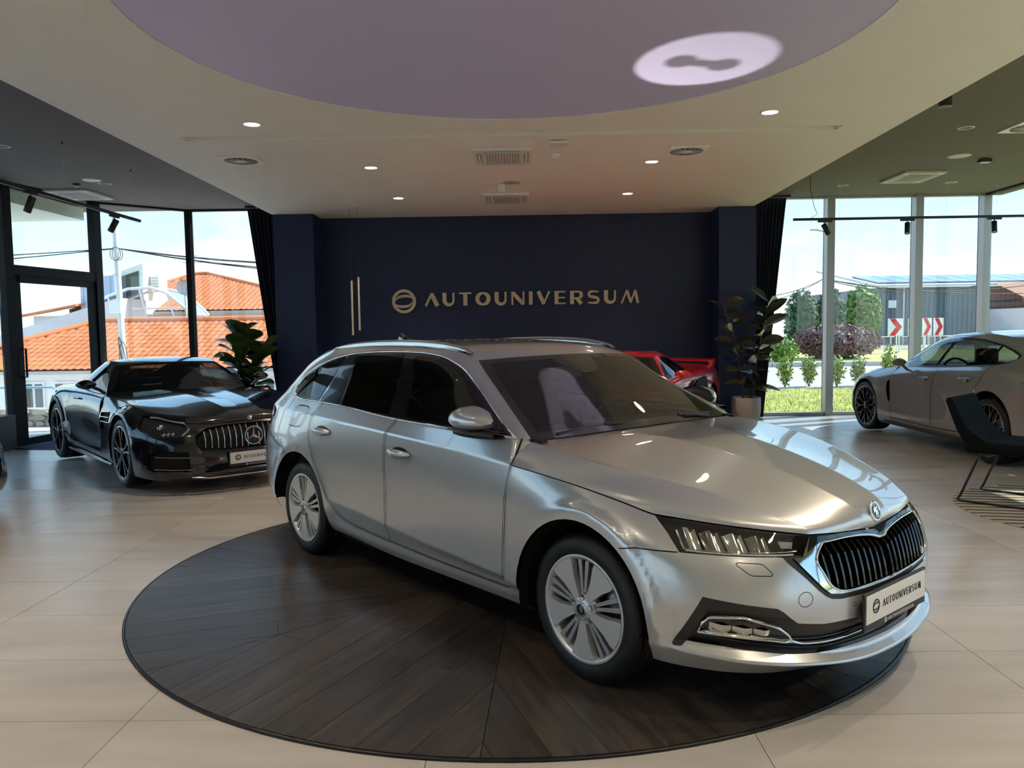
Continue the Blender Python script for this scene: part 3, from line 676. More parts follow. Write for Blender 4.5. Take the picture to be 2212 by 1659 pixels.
class Shell:
    """bmesh whose faces get cut and sorted into named regions"""
    def __init__(s, G, side=-1):
        s.bm = grid_bm(G, side); s.lay = s.bm.faces.layers.int.new('reg'); s.names = ['body']
    def cut(s, name, poly, view='side', test=None, only=None):
        """cut the closed 2d polygon into the shell; faces inside become region name"""
        d, ex, ey = VIEW[view]; bm = s.bm
        if name not in s.names: s.names.append(name)
        rid = s.names.index(name); okids = None if only is None else {s.names.index(x) for x in only if x in s.names}
        P = [Vector((float(a), float(b))) for a, b in poly]
        lo = Vector((min(p.x for p in P), min(p.y for p in P))); hi = Vector((max(p.x for p in P), max(p.y for p in P)))
        def uv(c): return Vector((c.dot(ex), c.dot(ey)))
        cand = set()
        for f in bm.faces:
            if test and not test(f.calc_center_median()): continue
            q = [uv(v.co) for v in f.verts]
            if max(a.x for a in q) < lo.x or min(a.x for a in q) > hi.x or max(a.y for a in q) < lo.y or min(a.y for a in q) > hi.y: continue
            cand.add(f)
        n = len(P)
        for i in range(n):
            a, b = P[i], P[(i + 1) % n]
            if (b - a).length < 1e-6: continue
            sx0, sx1, sy0, sy1 = min(a.x, b.x), max(a.x, b.x), min(a.y, b.y), max(a.y, b.y)
            nn = Vector((-(b - a).y, (b - a).x)).normalized(); sel = []
            for f in cand:
                if not f.is_valid: continue
                q = [uv(v.co) for v in f.verts]
                if max(t.x for t in q) < sx0 - 1e-4 or min(t.x for t in q) > sx1 + 1e-4 or max(t.y for t in q) < sy0 - 1e-4 or min(t.y for t in q) > sy1 + 1e-4: continue
                ds = [(t - a).dot(nn) for t in q]
                if min(ds) < -1e-6 and max(ds) > 1e-6: sel.append(f)
            if not sel: continue
            geom = list({v for f in sel for v in f.verts}) + list({e for f in sel for e in f.edges}) + sel
            before = set(sel)
            r = bmesh.ops.bisect_plane(bm, geom=geom, plane_co=ex * a.x + ey * a.y, plane_no=ex * nn.x + ey * nn.y, dist=1e-6)
            for g in r['geom']:
                if isinstance(g, bmesh.types.BMFace): cand.add(g)
            cand = {f for f in cand if f.is_valid}
        PL = [(p.x, p.y) for p in P]
        for f in cand:
            c = uv(f.calc_center_median())
            if inside(PL, c.x, c.y) and (okids is None or f[s.lay] in okids): f[s.lay] = rid
        return s
    def drop(s, *names):
        ids = {s.names.index(n) for n in names if n in s.names}
        bmesh.ops.delete(s.bm, geom=[f for f in s.bm.faces if f[s.lay] in ids], context='FACES')
    def emit(s, parent, spec, mirror=True, shared=None):
        """spec: region -> (part name, material, offset along the normal[, label]); builds the right half and its mirror image"""
        bm = s.bm; bm.normal_update()
        for f in bm.faces: pass
        out = {}
        nrm = {v: v.normal.copy() for v in bm.verts}
        # make normals point outwards (away from the car's long axis)
        fs = {}
        for f in bm.faces: fs.setdefault(s.names[f[s.lay]], []).append(f)
        for reg, faces in fs.items():
            if reg not in spec: continue
            nm, mt, off = spec[reg][:3]; lab = spec[reg][3] if len(spec[reg]) > 3 else None
            par = spec[reg][4] if len(spec[reg]) > 4 else parent
            idx = {}; vs = []; ns = []; fl = []
            for f in faces:
                t = []
                for v in f.verts:
                    if v not in idx:
                        idx[v] = len(vs); vs.append(v.co + nrm[v] * off * s.sgn); ns.append(nrm[v] * s.sgn)
                    t.append(idx[v])
                fl.append(tuple(t) if s.sgn > 0 else tuple(reversed(t)))
            for mir in ((1, -1) if mirror else (1,)):
                me = bpy.data.meshes.new(nm)
                me.from_pydata([(v.x, v.y * mir, v.z) for v in vs], [], fl if mir > 0 else [tuple(reversed(t)) for t in fl])
                me.polygons.foreach_set('use_smooth', [True] * len(fl)); me.update()
                me.normals_split_custom_set_from_vertices([(n.x, n.y * mir, n.z) for n in ns])
                me.materials.append(mt)
                o = link(nm, me, par)
                if lab: o['label'] = lab
                out.setdefault(reg, []).append(o)
        return out
    sgn = 1.0

def flare(G, cx, cz, ra, wf, band=0.055, soft=0.02, wmin=0.80):
    """flat raised lip round a wheel arch"""
    x, w, z = G[..., 0], G[..., 1], G[..., 2]
    r = np.hypot(x - cx, z - cz)
    s = np.clip((ra + band + soft - r) / soft, 0, 1); s = s * s * (3 - 2 * s)
    f = np.clip((z - 0.20) / 0.24, 0, 1); s = np.where(w > wmin, s * f * f * (3 - 2 * f), 0)
    G[..., 1] = w + (wf - w) * s
    return G

def circle2(cx, cz, r, a0=0, a1=360, n=40):
    return [(cx + r * math.cos(math.radians(a0 + (a1 - a0) * i / n)), cz + r * math.sin(math.radians(a0 + (a1 - a0) * i / n))) for i in range(n + (0 if a1 - a0 == 360 else 1))]

def on_shell(bvh, pts, view, off=0.0, side=-1):
    """drop 2d points of a view onto the shell; returns points and normals"""
    d, ex, ey = VIEW[view]; P, Nn = [], []
    dd = d if view != 'side' else Vector((0, side, 0))
    for a, b in pts:
        for k in range(7):      # at an open edge step a little inwards
            h = bvh.ray_cast(ex * (a - .004 * k) + ey * b + dd * 5, -dd)
            if h[0] is not None: break
        if h[0] is None:
            h = bvh.find_nearest(ex * a + ey * b + dd * (0.85 if view == 'side' else 0.8))
        n = h[1]
        if n.dot(dd) < 0: n = -n
        P.append(h[0] + n * off); Nn.append(n)
    return P, Nn

# ---- wheels, axle along local y, outer face towards -y
M_tyre = mat('tyre_rubber', (0.006, 0.006, 0.0065), 0.5, bump=0.15, bscale=90)
M_disc = mat('brake_steel', (0.28, 0.27, 0.26), 0.35, metal=0.9)
M_chrome = mat('chrome', (0.78, 0.78, 0.79), 0.07, metal=1.0)
M_gloss = mat('gloss_black', (0.006, 0.006, 0.007), 0.12, coat=0.6)
M_satin = mat('satin_black_trim', (0.022, 0.021, 0.021), 0.42)
M_void = mat('shadow_black', (0.003, 0.003, 0.003), 0.9)
M_seam = mat('panel_gap', (0.006, 0.006, 0.007), 0.8)
M_silverwheel = mat('silver_alloy', (0.66, 0.67, 0.68), 0.32, metal=0.45, coat=0.6)
M_polish = mat('machined_alloy', (0.74, 0.74, 0.75), 0.2, metal=0.8)
M_darkwheel = mat('dark_alloy', (0.02, 0.02, 0.022), 0.25, metal=0.6, coat=0.6)
def tyre_and_barrel(root, R, W, rr, barrel, dish=0.0):
    """tyre with tread grooves and the rim barrel behind the spokes"""
    h = W / 2
    prof = [(rr - 0.004, -h + 0.012), (rr + 0.010, -h + 0.004), (rr + (R - rr) * 0.45, -h - 0.004), (R - 0.022, -h + 0.006), (R - 0.006, -h + 0.022)]
    for k in range(4):
        c = -h + W * (0.24 + 0.173 * k); prof += [(R, c - 0.006), (R - 0.008, c - 0.004), (R - 0.008, c + 0.004), (R, c + 0.006)]
    prof += [(R - 0.006, h - 0.022), (R - 0.022, h - 0.006), (rr + (R - rr) * 0.45, h + 0.004), (rr - 0.004, h - 0.012)]
    t = MB().lathe(prof, n=72, axis='y').build('tyre', M_tyre, root)
    g = MB()
    for i in range(54):           # shoulder sipes
        a = 2 * PI * i / 54
        for sgn in (-1,):
            c, s_ = math.cos(a), math.sin(a); q = []
            for da, rad, y in ((-.006, R + .0006, -h + .034), (.006, R + .0006, -h + .034), (.006, R - .012, -h + .010), (-.006, R - .012, -h + .010)):
                q.append(((rad) * math.cos(a + da), y, (rad) * math.sin(a + da)))
            g.add(q, [(0, 1, 2, 3)])
    g.build('tread_groove', M_void, t, kind='stuff')
    MB().lathe([(rr - 0.002, -h + 0.012), (rr + 0.006, -h + 0.006), (rr + 0.004, -h + 0.001), (rr - 0.010, -h + 0.006), (rr - 0.022, -h + 0.035), (rr - 0.030, h - 0.01)], n=64, axis='y').build('rim', barrel, root)
    MB().lathe([(0.07, -h + 0.085), (rr * 0.72, -h + 0.085), (rr * 0.72, -h + 0.108), (0.07, -h + 0.108)], n=40, axis='y').build('brake_disc', M_disc, root)
    MB().lathe([(0, -h + 0.125), (rr - 0.031, -h + 0.125)], n=40, axis='y').build('wheel_back', M_void, root)
def prism_y(mb, poly, y0, y1, inset=1.0, c=None):
    """slab in the x-z plane between y0 (outer) and y1, the outer face scaled by inset about c"""
    n = len(poly); cx, cz = c or (sum(p[0] for p in poly) / n, sum(p[1] for p in poly) / n)
    vs = [(cx + (a - cx) * inset, y0, cz + (b - cz) * inset) for a, b in poly] + [(a, y1, b) for a, b in poly]
    return mb.add(vs, [tuple(range(n)), tuple(range(2 * n - 1, n - 1, -1))] + [(i, n + i, n + (i + 1) % n, (i + 1) % n) for i in range(n)])
def pol(r, a): return (r * math.cos(a), r * math.sin(a))
def interior(root, M_in, xf, xr, w, zf, zs, dash_x, seats, steer=None, zsh=1.12):
    """tub, dashboard, seats and steering wheel seen through the glass"""
    MB().box(xr, xf, -w, w, zf - 0.05, zf).box(xr, xf, -w - 0.04, -w, zf, zs).box(xr, xf, w, w + 0.04, zf, zs).box(xr - 0.04, xr, -w, w, zf, zs).build('cabin_tub', M_in, root)
    P = []
    for i in range(13):
        y = -w + 2 * w * i / 12; k = 1 - (y / w)**2
        P.append([(dash_x + 0.36 + 0.05 * k, y, zs - 0.10), (dash_x + 0.30 + 0.05 * k, y, zs - 0.03), (dash_x + 0.12, y, zs - 0.0 + 0.02 * k), (dash_x, y, zs - 0.03), (dash_x - 0.05, y, zs - 0.14), (dash_x + 0.02, y, zs - 0.40)])
    MB().grid(P).build('dashboard', M_in, root, fix=False)
    for sx, sy in seats:
        s = MB()
        back = [(-.02, 0), (.10, .02), (.09, .30), (.03, .56), (-.06, .60), (-.10, .40), (-.09, .05)]
        s.prism([(sx - 0.0 + a - b * 0.28, zf + 0.30 + b) for a, b in back], sy - 0.235, sy + 0.235, 'y')
        o = s.build('seat_back', M_in, root); bevel(o, 0.04, 3)
        o = MB().box(sx - 0.02, sx + 0.50, sy - 0.25, sy + 0.25, zf + 0.12, zf + 0.32).build('seat_cushion', M_in, root); bevel(o, 0.04, 3)
        hz = zf + 0.30 + 0.54; hx = sx - 0.56 * 0.28
        o = MB().box(hx - 0.09, hx + 0.0, sy - 0.125, sy + 0.125, hz + 0.03, hz + 0.21).build('headrest', M_in, root); bevel(o, 0.035, 3)
        MB().cyl(hx - 0.05, sy - 0.05, hz - 0.10, hz + 0.05, 0.007, n=8).cyl(hx - 0.05, sy + 0.05, hz - 0.10, hz + 0.05, 0.007, n=8).build('headrest_post', M_disc, root)
    if steer:
        x, y, z, r = steer; M = Matrix.Translation((x, y, z)) @ Matrix.Rotation(math.radians(-66), 4, 'Y')
        m = MB().tube([(r * math.cos(2 * PI * i / 28), r * math.sin(2 * PI * i / 28), 0) for i in range(28)], 0.016, 8, closed=True)
        m.box(-0.055, 0.055, -0.07, 0.07, -0.02, 0.012); m.box(-0.012, 0.012, -r, r, -0.008, 0.008); m.box(-r, 0, -0.018, 0.018, -0.008, 0.008)
        m.xform(M); m.build('steering_wheel', M_in, root)
# ================================================================== silver estate car: surfaces (x forward of the front axle, w outboard, z up)
def R_(us, *rows): return Rail([(u,) + r for u, r in zip(us, rows)])
U1 = (0, .2, .4, .52, .60, .67, .73, .78, .90, 1.0)
o_front = [
 R_(U1, (.845,0,.19),(.83,.25,.19),(.775,.48,.192),(.70,.62,.195),(.61,.72,.20),(.51,.79,.206),(.435,.835,.213),(.37,.86,.22),(0,.86,.22),(-.47,.845,.222)),
 R_(U1, (.945,0,.212),(.928,.25,.218),(.868,.5,.245),(.785,.65,.262),(.69,.75,.275),(.58,.82,.285),(.48,.865,.293),(.37,.898,.30),(0,.90,.30),(-.475,.868,.268)),
 R_(U1, (.905,0,.245),(.887,.25,.252),(.825,.49,.278),(.742,.635,.297),(.65,.735,.312),(.552,.81,.322),(.462,.862,.328),(.37,.90,.332),(0,.905,.332),(-.478,.874,.312)),
 R_(U1, (.915,0,.42),(.90,.25,.42),(.85,.5,.42),(.775,.65,.42),(.68,.755,.42),(.57,.83,.42),(.465,.878,.42),(.365,.908,.42),(0,.912,.42),(-.485,.905,.352)),
 R_(U1, (.905,0,.54),(.89,.25,.54),(.84,.5,.54),(.764,.65,.54),(.667,.755,.545),(.56,.828,.55),(.455,.875,.56),(.36,.902,.57),(0,.912,.6),(-.475,.908,.55)),
 R_(U1, (.878,0,.625),(.866,.25,.625),(.818,.47,.625),(.742,.62,.635),(.645,.725,.645),(.54,.80,.655),(.438,.853,.665),(.345,.885,.675),(0,.905,.72),(-.46,.906,.74)),
 R_(U1, (.835,0,.678),(.828,.22,.70),(.79,.43,.716),(.68,.57,.737),(.56,.67,.755),(.445,.745,.769),(.333,.80,.779),(.215,.826,.806),(-.11,.865,.858),(-.437,.887,.890)),
]
G1 = patch(o_front, 96, [4, 3, 9, 8, 7, 8], crease=(1, 2))
G1 = flare(G1, 0.0, 0.32, 0.392, 0.914, band=0.05)
U2 = (0, .02, .05, .30, .52, .62, .70, .77, .83, .88, .92, .96, 1.0)
def _s(*r): return R_(U2, *r)
o_side = [
 _s((-.47,.845,.222),(-.49,.845,.222),(-.58,.845,.222),(-1.54,.845,.215),(-2.25,.845,.235),(-2.69,.85,.24),(-2.95,.85,.25),(-3.15,.835,.26),(-3.30,.80,.27),(-3.43,.745,.28),(-3.53,.655,.28),(-3.63,.48,.28),(-3.68,0,.28)),
 _s((-.475,.868,.268),(-.495,.868,.268),(-.585,.868,.268),(-1.54,.868,.262),(-2.25,.868,.28),(-2.69,.88,.30),(-2.95,.88,.32),(-3.15,.865,.33),(-3.31,.83,.34),(-3.45,.77,.34),(-3.56,.675,.34),(-3.68,.5,.34),(-3.74,0,.34)),
 _s((-.478,.874,.312),(-.498,.874,.312),(-.588,.874,.312),(-1.55,.874,.308),(-2.25,.876,.33),(-2.69,.895,.36),(-2.95,.893,.38),(-3.15,.876,.39),(-3.32,.84,.40),(-3.46,.785,.40),(-3.575,.69,.40),(-3.70,.5,.40),(-3.765,0,.40)),
 _s((-.485,.905,.352),(-.505,.905,.353),(-.595,.905,.357),(-1.54,.906,.408),(-2.21,.907,.452),(-2.69,.91,.47),(-2.95,.906,.48),(-3.15,.886,.49),(-3.32,.85,.49),(-3.47,.795,.49),(-3.59,.70,.49),(-3.72,.5,.49),(-3.785,0,.49)),
 _s((-.475,.908,.55),(-.495,.908,.55),(-.585,.908,.55),(-1.54,.906,.58),(-2.3,.908,.60),(-2.69,.913,.61),(-2.95,.908,.62),(-3.15,.888,.62),(-3.32,.852,.62),(-3.47,.797,.62),(-3.59,.70,.62),(-3.73,.5,.62),(-3.80,0,.62)),
 _s((-.46,.906,.74),(-.48,.906,.74),(-.57,.906,.741),(-1.54,.906,.77),(-2.4,.908,.79),(-2.69,.908,.80),(-2.95,.898,.81),(-3.15,.872,.815),(-3.30,.835,.815),(-3.43,.782,.815),(-3.55,.695,.815),(-3.68,.5,.815),(-3.75,0,.815)),
 _s((-.437,.887,.890),(-.457,.888,.891),(-.547,.889,.896),(-1.53,.897,.943),(-2.47,.890,.970),(-2.75,.880,.976),(-2.95,.866,.982),(-3.12,.840,.985),(-3.25,.808,.988),(-3.37,.758,.99),(-3.49,.672,.99),(-3.61,.48,.99),(-3.67,0,.99)),
 _s((-.42,.770,.990),(-.455,.825,1.001),(-.56,.843,1.004),(-1.535,.858,1.017),(-2.3,.850,1.052),(-2.65,.838,1.068),(-2.88,.824,1.075),(-3.02,.800,1.08),(-3.13,.768,1.083),(-3.24,.718,1.085),(-3.36,.63,1.085),(-3.48,.43,1.085),(-3.54,0,1.085)),
 _s((-.79,.665,1.195),(-.815,.700,1.195),(-.87,.728,1.192),(-1.55,.772,1.205),(-2.3,.768,1.215),(-2.58,.760,1.22),(-2.76,.748,1.225),(-2.89,.735,1.23),(-2.99,.700,1.235),(-3.09,.648,1.238),(-3.19,.57,1.24),(-3.31,.40,1.24),(-3.37,0,1.24)),
 _s((-1.0,.612,1.320),(-1.03,.632,1.328),(-1.08,.652,1.342),(-1.57,.684,1.393),(-2.2,.682,1.380),(-2.48,.676,1.362),(-2.66,.672,1.348),(-2.80,.650,1.338),(-2.91,.618,1.335),(-3.01,.57,1.335),(-3.10,.50,1.335),(-3.21,.34,1.335),(-3.27,0,1.335)),
 _s((-1.06,.590,1.352),(-1.085,.594,1.362),(-1.13,.600,1.377),(-1.6,.605,1.424),(-2.2,.603,1.425),(-2.46,.600,1.414),(-2.62,.592,1.405),(-2.76,.575,1.396),(-2.88,.545,1.388),(-2.98,.50,1.382),(-3.08,.43,1.376),(-3.20,.29,1.372),(-3.26,0,1.37)),
]
G2 = patch(o_side, 150, [3, 2, 4, 6, 6, 6, 5, 6, 6, 4], crease=(3, 6, 7))
G2 = flare(G2, -2.686, 0.32, 0.392, 0.914, band=0.05)
US3 = (0, .08, .16, .28, .45, .72, 1.0)
def _h(*r): return R_(US3, *r)
_r6 = o_front[-1]
def _a6(u): return tuple(_r6.at(u)[0])
o_hood = [
 _h(_a6(0.0), (.846,0,.722),(.806,0,.772),(.695,0,.826),(.5,0,.889),(.08,0,.974),(-.37,0,1.004)),
 _h(_a6(.10), (.842,.105,.731),(.80,.113,.775),(.693,.13,.826),(.5,.15,.889),(.08,.20,.975),(-.37,.28,1.004)),
 _h(_a6(.25), (.816,.275,.735),(.772,.285,.764),(.672,.31,.807),(.482,.36,.866),(.07,.45,.950),(-.375,.53,.995)),
 _h(_a6(.40), (.775,.437,.737),(.735,.46,.758),(.655,.52,.788),(.461,.60,.853),(.08,.762,.930),(-.40,.800,.992)),
 _h(_a6(.57), (.575,.658,.766),(.53,.685,.781),(.455,.715,.803),(.31,.758,.841),(-.03,.822,.893),(-.425,.853,.948)),
 _h(*[_a6(.73 + .27 * s) for s in US3]),
]
G3 = patch(o_hood, 60, [5, 9, 9, 7, 7], crease=(1, 3))
# windscreen and roof share the pillar edge and the roof edge of the side
_side0 = np.array([r.at(0.0)[0] for r in o_side])[7:]          # belt .. roof edge at the pillar
def screen(edge, cx, cz, nrow, ncol, bow):
    """curved screen between the pillar edge (list of x, w, z) and its mirror: half of it"""
    d = np.concatenate([[0], np.cumsum(np.linalg.norm(np.diff(edge, axis=0), axis=1))]); u = np.linspace(0, d[-1], nrow + 1)
    E = herm(d, edge, u); G = np.zeros((ncol + 1, nrow + 1, 3))
    for i in range(ncol + 1):
        t = i / ncol; k = 1 - t * t
        G[i, :, 1] = E[:, 1] * t
        G[i, :, 0] = E[:, 0] + bow[0] * k; G[i, :, 2] = E[:, 2] + bow[1] * k
    return G
G4 = screen(_side0, 0, 0, 20, 20, (0.085, 0.018))
_roofedge = o_side[-1].at(np.linspace(0, 1, 41))
G5 = np.zeros((41, 13, 3))
for i in range(41):
    e = _roofedge[i]
    for j in range(13):
        t = j / 12; k = 1 - t ** 2.2
        f = min(1, max(0, (e[0] + 3.0) / 0.35)) if e[0] < -2.65 else 1.0
        cxn = e[0] + (0.085 * math.exp(-((e[0] + 1.06) / 0.35) ** 2)) * (1 - t * t)
        G5[i, j] = (cxn, e[1] * t, e[2] + 0.032 * k * max(0.25, min(1, e[1] / 0.6)) + (0.018 - 0.032) * k * math.exp(-((e[0] + 1.06) / 0.12) ** 2))
# ================================================================== silver estate car: panels and parts
from mathutils.bvhtree import BVHTree
M_silver = mat('silver_paint', (0.60, 0.615, 0.63), 0.28, metal=0.57, coat=1.0)
M_carglass = glass_mat('tinted_car_glass', (0.030, 0.032, 0.034), 1.0, 1.52)
M_frontglass = glass_mat('windscreen_glass', (0.50, 0.54, 0.50), 1.0, 1.52)
M_fglass = glass_mat('front_side_glass', (0.13, 0.14, 0.14), 1.0, 1.52)
M_lens = glass_mat('clear_lens', (0.88, 0.90, 0.90), 1.0, 1.5)
M_cabin = mat('dark_cabin_trim', (0.018, 0.017, 0.016), 0.7)
M_redlens = mat('red_lamp_lens', (0.35, 0.01, 0.01), 0.1, coat=1.0)
M_refl = mat('lamp_reflector', (0.60, 0.60, 0.58), 0.12, metal=1.0)
M_amber = mat('amber_bulb', (0.8, 0.25, 0.03), 0.2)
M_plate = mat('plate_white', (0.80, 0.78, 0.75), 0.4)
OC_LOC, OC_RZ = (0.9067, 3.8917, 0.0015), math.radians(-49.248)
oc = empty('estate_car', OC_LOC, OC_RZ, 'silver estate car with roof rails parked on the round wooden turntable', 'car')
def c3(L): return [((x + y) * 0.70711, z) for x, y, z in L]
GAP = 0.0045

# ---- front end
F = Shell(G1); F.sgn = -1.0
F.cut('hole', circle2(0, .32, .392, n=48), 'side', test=lambda c: abs(c.x) < 0.46 and c.y < -0.7)
F.drop('hole')
F.cut('fender', [(-.6, .1), (-.6, 1.0), (.30, 1.0), (.477, .80), (.479, .66), (.317, .658), (.262, .644), (0, .5), (0, .1)], 'side', test=lambda c: c.y < -0.6)
hl = c3([(.334, -.801, .80), (.496, -.714, .80), (.653, -.595, .80), (.800, -.425, .76), (.791, -.429, .715), (.800, -.498, .641), (.75, -.594, .649), (.659, -.703, .654), (.575, -.774, .658), (.484, -.832, .660), (.417, -.819, .721), (.334, -.801, .778)])
F.cut('headlamp', hl, 'corner')
fr = c3([(.791, -.429, .716), (.81, -.33, .76), (.93, .02, .76), (.93, .02, .484), (.902, -.217, .485), (.884, -.356, .490), (.872, -.416, .501), (.861, -.447, .524), (.837, -.485, .568), (.785, -.535, .641), (.800, -.498, .641)])
bt = c3([(.764, -.574, .648), (.777, -.565, .63), (.827, -.512, .567), (.853, -.474, .522), (.867, -.441, .494), (.876, -.41, .479), (.885, -.358, .47), (.903, -.22, .464), (.93, .02, .462), (.93, .02, .60), (.80, -.498, .650)])
F.cut('grille_trim', bt, 'corner', only=['body', 'headlamp'])
F.cut('grille_frame', fr, 'corner', only=['body', 'grille_trim', 'headlamp'])
cap = c3([(.791, -.429, .717), (.81, -.33, .76), (.93, .02, .76), (.872, .02, .646), (.864, -.02, .650), (.855, -.052, .661), (.847, -.126, .674), (.836, -.25, .685), (.819, -.389, .688), (.812, -.435, .672), (.80, -.47, .652)])
F.cut('grille_cap', cap, 'corner', only=['grille_frame'])
gi = [(.819, -.389, .684), (.836, -.25, .681), (.847, -.126, .670), (.855, -.052, .657), (.864, -.02, .646), (.875, .02, .643), (.93, .02, .494), (.903, -.206, .495), (.888, -.327, .498), (.879, -.376, .508), (.869, -.411, .530), (.851, -.436, .577), (.828, -.446, .625)]
F.cut('grille', c3(gi), 'corner', only=['grille_frame', 'grille_cap'])
lg = c3([(.584, -.821, .51), (.785, -.638, .472), (.798, -.619, .458), (.813, -.59, .43), (.824, -.562, .408), (.864, -.448, .389), (.884, -.353, .383), (.901, -.23, .375), (.93, .02, .358), (.93, .02, .262), (.904, -.069, .264), (.882, -.285, .267), (.847, -.457, .272), (.808, -.569, .282), (.72, -.683, .300), (.616, -.772, .317), (.521, -.834, .326), (.505, -.847, .306), (.48, -.861, .304), (.472, -.861, .313)])
F.cut('lower_grille', lg, 'corner', only=['body'])
F.cut('fog_bezel', c3([(.584, -.821, .512), (.785, -.638, .474), (.798, -.619, .460), (.816, -.585, .428), (.805, -.605, .434), (.743, -.694, .450), (.675, -.762, .463), (.602, -.812, .469), (.521, -.831, .330), (.50, -.846, .300), (.46, -.866, .300)]), 'corner', only=['lower_grille'])
fg = [(.564, -.823, .371), (.602, -.812, .431), (.612, -.806, .434), (.775, -.645, .404), (.788, -.621, .390), (.805, -.565, .333), (.758, -.642, .346), (.666, -.747, .362)]
F.cut('fog_lamp', c3(fg), 'corner', only=['lower_grille'])
def seamline(S, pts, view, w=GAP, closed=False, only=None, test=None): S.cut('seam', thick(pts, w, closed), view, test=test, only=only)
seamline(F, [(.25, .643), (.317, .657), (.478, .660)], 'side', test=lambda c: c.y < -.6)
_e6 = _r6.at(np.linspace(0, .74, 24)); seamline(F, [((p[0] - p[1]) * .70711, p[2] - .002) for p in _e6], 'corner', 0.006, only=['body', 'headlamp', 'grille_cap', 'grille_frame', 'fender'])
_e6 = _r6.at(np.linspace(.71, 1, 16)); seamline(F, [(p[0], p[2] - .001) for p in _e6], 'side', 0.006, only=['fender', 'body'])
wf = c3([(.66, -.72, .632), (.666, -.712, .635), (.719, -.655, .63), (.729, -.646, .626), (.754, -.631, .6), (.758, -.63, .592), (.757, -.635, .588), (.713, -.69, .59), (.7, -.7, .597), (.665, -.721, .625)])
seamline(F, wf, 'corner', 0.0028, True, only=['body'])
_tc = c3([(.836, -.532, .495)])[0]; seamline(F, [(_tc[0] + .029 * math.cos(t * PI / 10), _tc[1] + .027 * math.sin(t * PI / 10)) for t in range(20)], 'corner', 0.0025, True, only=['body'])
_sc = c3([(.897, -.276, .432)])[0]; seamline(F, [(_sc[0] + .0075 * math.cos(t * PI / 6), _sc[1] + .0095 * math.sin(t * PI / 6)) for t in range(12)], 'corner', 0.002, True, only=['body'])
bvF = BVHTree.FromBMesh(F.bm)
F.emit(oc, {'body': ('front_bumper', M_silver, 0), 'fender': ('front_fender', M_silver, 0), 'headlamp': ('headlamp', M_void, -.055, 'headlamp with silver reflectors'), 'grille_frame': ('grille_frame', M_chrome, .003), 'grille_cap': ('grille_cap', M_gloss, .002),
            'grille_trim': ('grille_trim', M_satin, -.004), 'grille': ('grille_back', M_void, -.045), 'lower_grille': ('lower_grille', M_satin, -.022), 'fog_bezel': ('fog_lamp_bezel', M_satin, .001), 'fog_lamp': ('fog_lamp', M_gloss, -.018), 'seam': ('panel_gap', M_seam, -.010)})
heads = [o for o in oc.children if o.name.startswith('headlamp')]
F.emit(oc, {'headlamp': ('lamp_lens', M_lens, 0.0)})
for o in [o for o in oc.children if o.name.startswith('lamp_lens')]:
    sd = 1 if o.data.vertices[0].co.y > 0 else -1
    o.parent = [h for h in heads if (h.data.vertices[0].co.y > 0) == (sd > 0)][0]
def both(parent, nm, mt, fn, label=None):
    """build a part on the right and its mirror on the left"""
    r = []
    for sd in (1, -1):
        mb = fn(); mb.v = [(x, y * sd, z) for x, y, z in mb.v]
        o = mb.build(nm, mt, parent if not isinstance(parent, (list, tuple)) else parent[0 if sd > 0 else 1]); r.append(o)
        if label: o['label'] = label
    return r
headR = [h for h in heads if h.data.vertices[0].co.y < 0][0]; headL = [h for h in heads if h is not headR][0]
def cpt(u, z, off): # point behind the front skin given corner-view coordinates
    P, n = on_shell(bvF, [(u, z)], 'corner', off); return P[0]
_hu0, _hu1 = (.417 - .819) * .70711, (.80 - .47) * .70711
def lampgeo(fn):
    return both((headR, headL), *fn)
for k in range(4):     # four curved reflector blades in each lamp
    def blade(k=k):
        mb = MB(); P = []
        for i in range(7):
            t = i / 6; row = []
            for j in range(6):
                s = j / 5; u = -.255 + .088 * k + .074 * t + .022 * (1 - s)
                z0 = .686 - .004 * k - .006 * math.sin(t * PI); z1 = .752 - .008 * k
                row.append(cpt(u, z0 + (z1 - z0) * s, -.044 + .030 * math.sin(t * PI) ** 2 * (0.35 + s * .4) + .010 * (t > .9)))
            P.append(row)
        return mb.grid(P)
    both((headR, headL), 'reflector', M_refl if k % 2 == 0 else mat('lamp_reflector_b', (0.30, 0.29, 0.27), 0.15, metal=1.0), blade)
def lampbar(u0, u1, z0, z1, off, r, n=12):
    def f():
        pts = [cpt(u0 + (u1 - u0) * i / n, z0 + (z1 - z0) * i / n, off) for i in range(n + 1)]
        return MB().tube(pts, r, 6)
    return f
both((headR, headL), 'daylight_strip', mat('drl_strip', (0.75, 0.76, 0.78), 0.25), lampbar(-.225, .185, .671, .655, -.012, .004))
both((headR, headL), 'chrome_line', M_chrome, lampbar(-.235, .205, .679, .666, -.018, .0022))
def refl_box():
    return MB().add([cpt(u, z, -.028) for u, z in ((.135, .708), (.198, .700), (.192, .678), (.148, .684))], [(0, 1, 2, 3)])
both((headR, headL), 'side_reflector', mat('grey_prism', (0.42, 0.41, 0.40), 0.4, bump=0.5, bscale=300), refl_box)
both((headR, headL), 'low_beam_lens', mat('lamp_on', (1, 1, 1), 0.3, emit=(1, .8, .5), es=12), lampbar(-.025, -.020, .676, .676, -.024, .004, 2))

